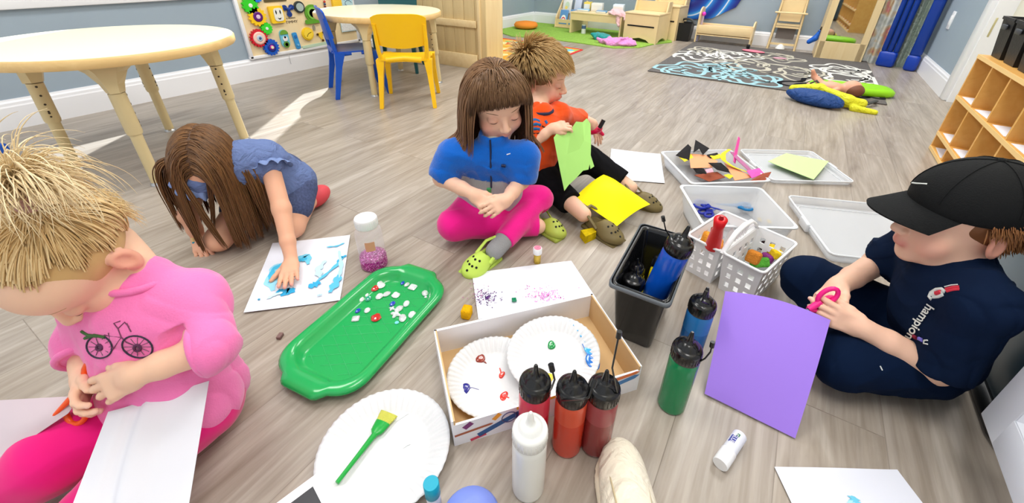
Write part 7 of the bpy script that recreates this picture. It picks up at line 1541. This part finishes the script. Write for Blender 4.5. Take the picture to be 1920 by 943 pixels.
# ---------------------------------------------------------------- boy in the black cap
def boy_cap():
    r = thing('person', 'boy in a black cap and navy T-shirt with white script, leaning on the grey bin', 'person', (.96, -.42, 0))
    J = dict(pel=V3((.985, -.425, .088)), neck=V3((.962, -.372, .322)), shL=V3((.872, -.400, .285)), shR=V3((1.052, -.352, .290)), elL=Z(1758, 692, .115), wrL=Z(1616, 614, .160), elR=Z(1646, 492, .190), wrR=Z(1572, 536, .185),
             hipL=V3((.925, -.405, .080)), hipR=V3((1.035, -.390, .080)), knL=Z(1585, 676, .078), anL=Z(1568, 600, .045), knR=Z(1518, 525, .105), anR=Z(1600, 650, .045))
    H = Head(D(1804, 411, .775), head_frame(-100, 4, 0), 1.02)
    S = SDF(); body_prims(S, J, .98, arm=(.032, .028, .020)); head_prims(S, H, cheek=(238, 180, 156), neck=J['neck'], nr=.034)
    hand_prims(S, J['wrL'], D(1545, 585, .86)-J['wrL'], unit(-UPW*.2-TOC*.9+IMR*.1), UPW*.9-IMR*.1, .92, (.45, .5, .5, .55), (.30, .15), .05); hand_prims(S, J['wrR'], D(1530, 572, .88)-J['wrR'], unit(TOC*.5-UPW*.6), UPW*.2+IMR*.9, .92, (.6, .65, .7, .75), (.45, .35))
    S.build('body', M_skin_('skin_fair'), r, .0028, (238, 192, 166)); lashes(H, r, brow=(150, 96, 60))
    NV = (10, 26, 52); T = SDF()
    dd = unit(J['elL']-J['shL']); T.cap(J['shL'], J['elL'], .046, .052, .02); trim(T, J['elL']*.93+J['shL']*.07, dd, .07, .035)
    dd = unit(J['elR']-J['shR']); T.cap(J['shR'], J['elR'], .045, .048, .02); trim(T, J['elR']*.88+J['shR']*.12, dd, .07, .035)
    T.cap(J['shR'], J['shL'], .046, .046, .03); torso2(T, J, .072, .066, .032); T.cap(J['neck']-UPW*.035, J['neck']-UPW*.012, .056, .046, .02); T.ell(J['pel']*.5+J['neck']*.5+heading(-60)*.012, (.078, .078, .09), k=.03)
    NM = mat('navy_cotton', NV, .85, .12); o = T.build('navy_t_shirt', NM, r, .0035, folds=lambda v: folds(v, .0046, 90, 9)); B = bvh(o)
    m = MB(); ringtube(m, J['neck']-UPW*.004, J['neck']-J['pel'], .046, .006); m.build('neckband', NM, o)
    decal_text(B, 'hampion', (1741, 568), (1699, 630), 26, 'script_lettering', mat('white_print', (226, 230, 226), .7), o, off=.0025)
    WP = mat('white_print', (226, 230, 226), .7)
    decal_lines(B, [[(1747, 561), (1742, 556), (1745, 549), (1755, 543), (1766, 542), (1772, 547)], [(1747, 553), (1757, 549), (1768, 549)], [(1750, 557), (1760, 556), (1769, 552)]], .0035, 'logo_mark', WP, o, -.0005); decal_lines(B, [[(1757, 550), (1764, 549), (1766, 547)]], .0045, 'logo_red', mat('print_red', (214, 50, 70), .7), o, .001); decal_lines(B, [[(1774, 542), (1786, 539), (1798, 538)], [(1776, 546), (1788, 543), (1799, 542)]], .0030, 'logo_red', mat('print_red', (214, 50, 70), .7), o, .0); decal_lines(B, [[(1772, 538), (1784, 535), (1796, 534)]], .0012, 'logo_mark', WP, o, .0008)
    decal_lines(B, [[(1714, 630), (1719, 634)]], .0045, 'logo_red', mat('print_dark_red', (130, 20, 50), .7), o, 0); decal_lines(B, [[(1724, 635), (1730, 638)]], .0045, 'logo_blue', mat('print_periwinkle', (120, 110, 200), .7), o, 0); decal_lines(B, [[(1740, 638), (1734, 638), (1733, 644), (1740, 645)]], .0014, 'logo_mark', WP, o, .001)
    K = SDF(); K.ell(J['pel'], (.090, .090, .084), k=.02); K.cap(J['hipL'], J['knL'], .066, .060, .02).cap(J['knL'], J['anL'], .056, .042, .015).cap(J['hipR'], J['knR'], .070, .060, .02).cap(J['knR'], J['anR'], .056, .042, .012)
    ko = K.build('navy_sweatpants', mat('navy_fleece', (10, 26, 52), .9, .1), r, .004, folds=lambda v: folds(v, .0045, 80, 5)); B2 = bvh(ko); decal_lines(B2, [[(1650, 686), (1654, 694)]], .0012, 'pants_logo', WP, ko, .0004)
    S = SDF(); S.ell(J['anL']+V3((.03, .03, -.012)), (.055, .032, .028), rotz(.6), .01); S.build('shoe', mat('black_shoe', (20, 20, 24), .5), r, .005); S = SDF(); S.ell(J['anR']+V3((-.02, .03, -.012)), (.055, .032, .028), rotz(1.6), .01); S.build('shoe', mat('black_shoe', (20, 20, 24), .5), r, .005)
    # cap
    CM = mat('black_cotton_cap', (20, 21, 22), .8, .2, bump=.3, bscale=350); k = H.k
    S = SDF(); S.ell(H(0, -.012, .040), (.080*k, .103*k, .076*k), H.R, .01); S.box(H(0, 0, -.036), (.15, .15, .060), H.R@rotx(.05), .004, .006, sub=True); S.ell(H(0, -.012, .028), (.0735*k, .0885*k, .060*k), H.R, .003, sub=True)
    co = S.build('cap', CM, r, .003)
    def brim(u, v):
        a = (u-.5)*2*1.02; rr_ = .083+.0*v; x = math.sin(a)*(.070+.006*v); y = -.010+math.cos(a)*(.094)+v*(.070*math.cos(a*.85)**.8 if abs(a) < 1.5 else 0); z = .036-.020*v*.9-.020*(abs(a)**2)*.5*v-.006*abs(a)**2; return H(x, y, z)
    m = MB(); m.sheet(brim, 26, 12, .004); m.build('brim', CM, co)
    m = MB()
    for a in np.linspace(0, PI, 4)[:-1]:
        dx, dy = math.cos(a), math.sin(a); m.tube([H(.0808*dx*math.cos(t), -.012+.1038*dy*math.cos(t), .040+.0768*math.sin(t)) for t in np.linspace(.12, PI-.12, 24)], .0009, 5)
    m.ball(H(0, -.012, .115), .006); m.build('seam', CM, co)
    Bc = bvh(co); decal_lines(Bc, [[(1711, 343), (1718, 344), (1738, 345)]], .0016, 'white_logo', WP, co, .0005)
    # short auburn hair below the cap
    q, rt = scalp_pts(H, 1300, lambda q: (q[:, 2] < .20) & (q[:, 2] > -.62) & (q[:, 1] < .30) & ~((q[:, 1] > -.05) & (q[:, 2] < -.12)), 41); d0 = (q*.4+np.array([0, -.25, -.9]))@H.R.T; P = strands(rt, d0, .014+.012*RNG.random(len(q)), 6, np.array([0, 0, -1.]), .08, [head_coll(H, 1.02)], 42, .06, .02)
    base = scalp_base(H, [(0, .090, -.034, .085, .072, .080), (0, .03, -.085, .10, .09, .060)], (120, 76, 44), .002)
    vs, fs, c = strand_mesh([P], [.0014], [((116, 72, 40), (160, 106, 62), (150, 100, 58))], base, 7); ho = nmesh('hair', vs, fs, M_hair, r); attr(ho, c)
    # pink scissors and the purple paper
    t = thing('scissors', 'hot pink scissors with a steel blade held by the boy in the cap', 'scissors', D(1530, 570, .86)); PK_ = mat('scissor_pink', (240, 20, 130), .35)
    m = MB(); m.tube([D(1517, 580, .868), D(1504, 586, .87), D(1490, 592, .872)], [.0042, .0034, .0020], 8, flat=.5); m.build('blade', mat('steel_blade', (110, 110, 140), .3, metal=.7), t)
    for (x, y, d_, sx) in ((1552, 556, .860, .013), (1548, 572, .872, .013)):
        m = MB(); cc = D(x, y, d_); ex = unit(D(1560, 548, .85)-D(1520, 578, .868)); ey = unit(np.cross(ex, CF)); m.tube([cc+ex*.022*math.cos(q_)+ey*sx*math.sin(q_) for q_ in np.linspace(0, 2*PI, 18, endpoint=False)], .0048, 8, closed=True); m.tube([cc-ex*.018, D(1516, 580, .868)], [.007, .006], 8); m.build('handle', PK_, t)
    t = thing('purple_paper', 'large purple sheet held by the boy in the cap, its lower edge on the floor', 'paper', Z(1410, 770))
    C4 = [Z(1360, 546, .105), Z(1557, 600, .165), Z(1491, 822, .004), Z(1321, 738, .006)]; C4[0] = D(1360, 546, .94)
    def fn(u, v):
        p = C4[0]*(1-u)*(1-v)+C4[1]*u*(1-v)+C4[2]*u*v+C4[3]*(1-u)*v; return p+UPW*(.016*math.sin(PI*u)*(1-v)*.9+.010*math.sin(PI*v))
    m = MB(); m.sheet(fn, 24, 24, .0008); m.build('sheet', mat('purple_paper', (160, 124, 226), .65, .2), t)
boy_cap()

# ---------------------------------------------------------------- papers held by the boy in orange, and the thing in the girl's hands
def poly3(name, pts, m_, parent, th=.0008, bend=None):
    """cut paper: outline of 3-D points fanned from inside, given real thickness"""
    P = [V3(p) for p in pts]; c_ = sum(P)/len(P); n_ = unit(np.cross(P[1]-P[0], P[len(P)//2]-P[0])); N = len(P)
    if bend: c_ = c_+n_*bend
    m = MB(); m.put(P+[c_]+[p-n_*th for p in P]+[c_-n_*th], [(i, (i+1) % N, N) for i in range(N)]+[(N+1+(i+1) % N, N+1+i, 2*N+1) for i in range(N)]+[(i, N+1+i, N+1+(i+1) % N, (i+1) % N) for i in range(N)], 0, False); return m.build(name, m_, parent)
r = thing('green_paper', 'light green sheet with a cut slit held up by the boy in orange', 'paper', D(1075, 290, 1.5)); GP = mat('lime_paper', (164, 216, 118), .6, .2)
W = lambda x, y, b=0: D(x, y, 1.46+(y-235)*-.0006+(x-1075)*.0012+b)
poly3('sheet', [W(1038, 258), W(1046, 247), W(1054, 241), W(1066, 240, -.01), W(1072, 240, -.012), W(1086, 280, .0), W(1093, 320), W(1080, 334), W(1066, 347), W(1058, 358), W(1050, 320), W(1044, 290)], GP, r)
poly3('sheet_fold', [W(1072, 240, -.012), W(1080, 228, -.01), W(1092, 229, .01), W(1100, 222, .01), W(1107, 232, .01), W(1108, 270), W(1107, 300), W(1103, 318), W(1093, 320), W(1086, 280, .0)], GP, r)
poly3('cut_strip', [W(1107, 290), W(1114, 312), W(1107, 317), W(1104, 300)], GP, r)
r = thing('yellow_paper', 'bright yellow sheet lying across the clogs of the boy in orange', 'paper', Z(1150, 380))
Y4 = [Z(1078, 370, .080), Z(1136, 325, .105), Z(1219, 383, .050), Z(1157, 424, .040)]
def fny(u, v):
    p = Y4[0]*(1-u)*(1-v)+Y4[1]*u*(1-v)+Y4[2]*u*v+Y4[3]*(1-u)*v; return p+UPW*(.035*math.sin(PI*u)*math.sin(PI*v)+.01*math.sin(PI*u))
m = MB(); m.sheet(fny, 20, 20, .0008); m.build('sheet', mat('yellow_paper', (250, 236, 10), .6, .2), r)
r = thing('marker', 'black marker standing up from the pink painted hand of the boy in orange', 'marker', D(1128, 233, 1.66)); m = MB(); m.tube([D(1124, 240, 1.66), D(1132, 225, 1.65)], .0085, 12); m.build('barrel', mat('black_marker', (26, 26, 30), .4), r)
r = thing('craft_tube', 'small clear tube with green cap in the hands of the girl in fleece', 'tube', D(918, 372, 1.20)); a_, b_ = D(918, 386, 1.22), D(917, 360, 1.20); m = MB(); m.tube([a_, b_], .0065, 12); m.build('tube_wall', mat('olive_tube', (120, 110, 50), .35), r); m = MB(); m.tube([b_, b_+(b_-a_)*.25], .0068, 12); m.build('cap', mat('green_cap', (70, 140, 80), .4), r)
r = thing('paper_scrap', 'tiny orange-brown scrap pinched at the top of the green sheet', 'scrap', D(1061, 243, 1.48)); poly3('scrap', [D(1057, 236, 1.47), D(1066, 238, 1.47), D(1066, 248, 1.47), D(1058, 246, 1.47)], mat('brown_scrap', (150, 96, 50), .6), r)
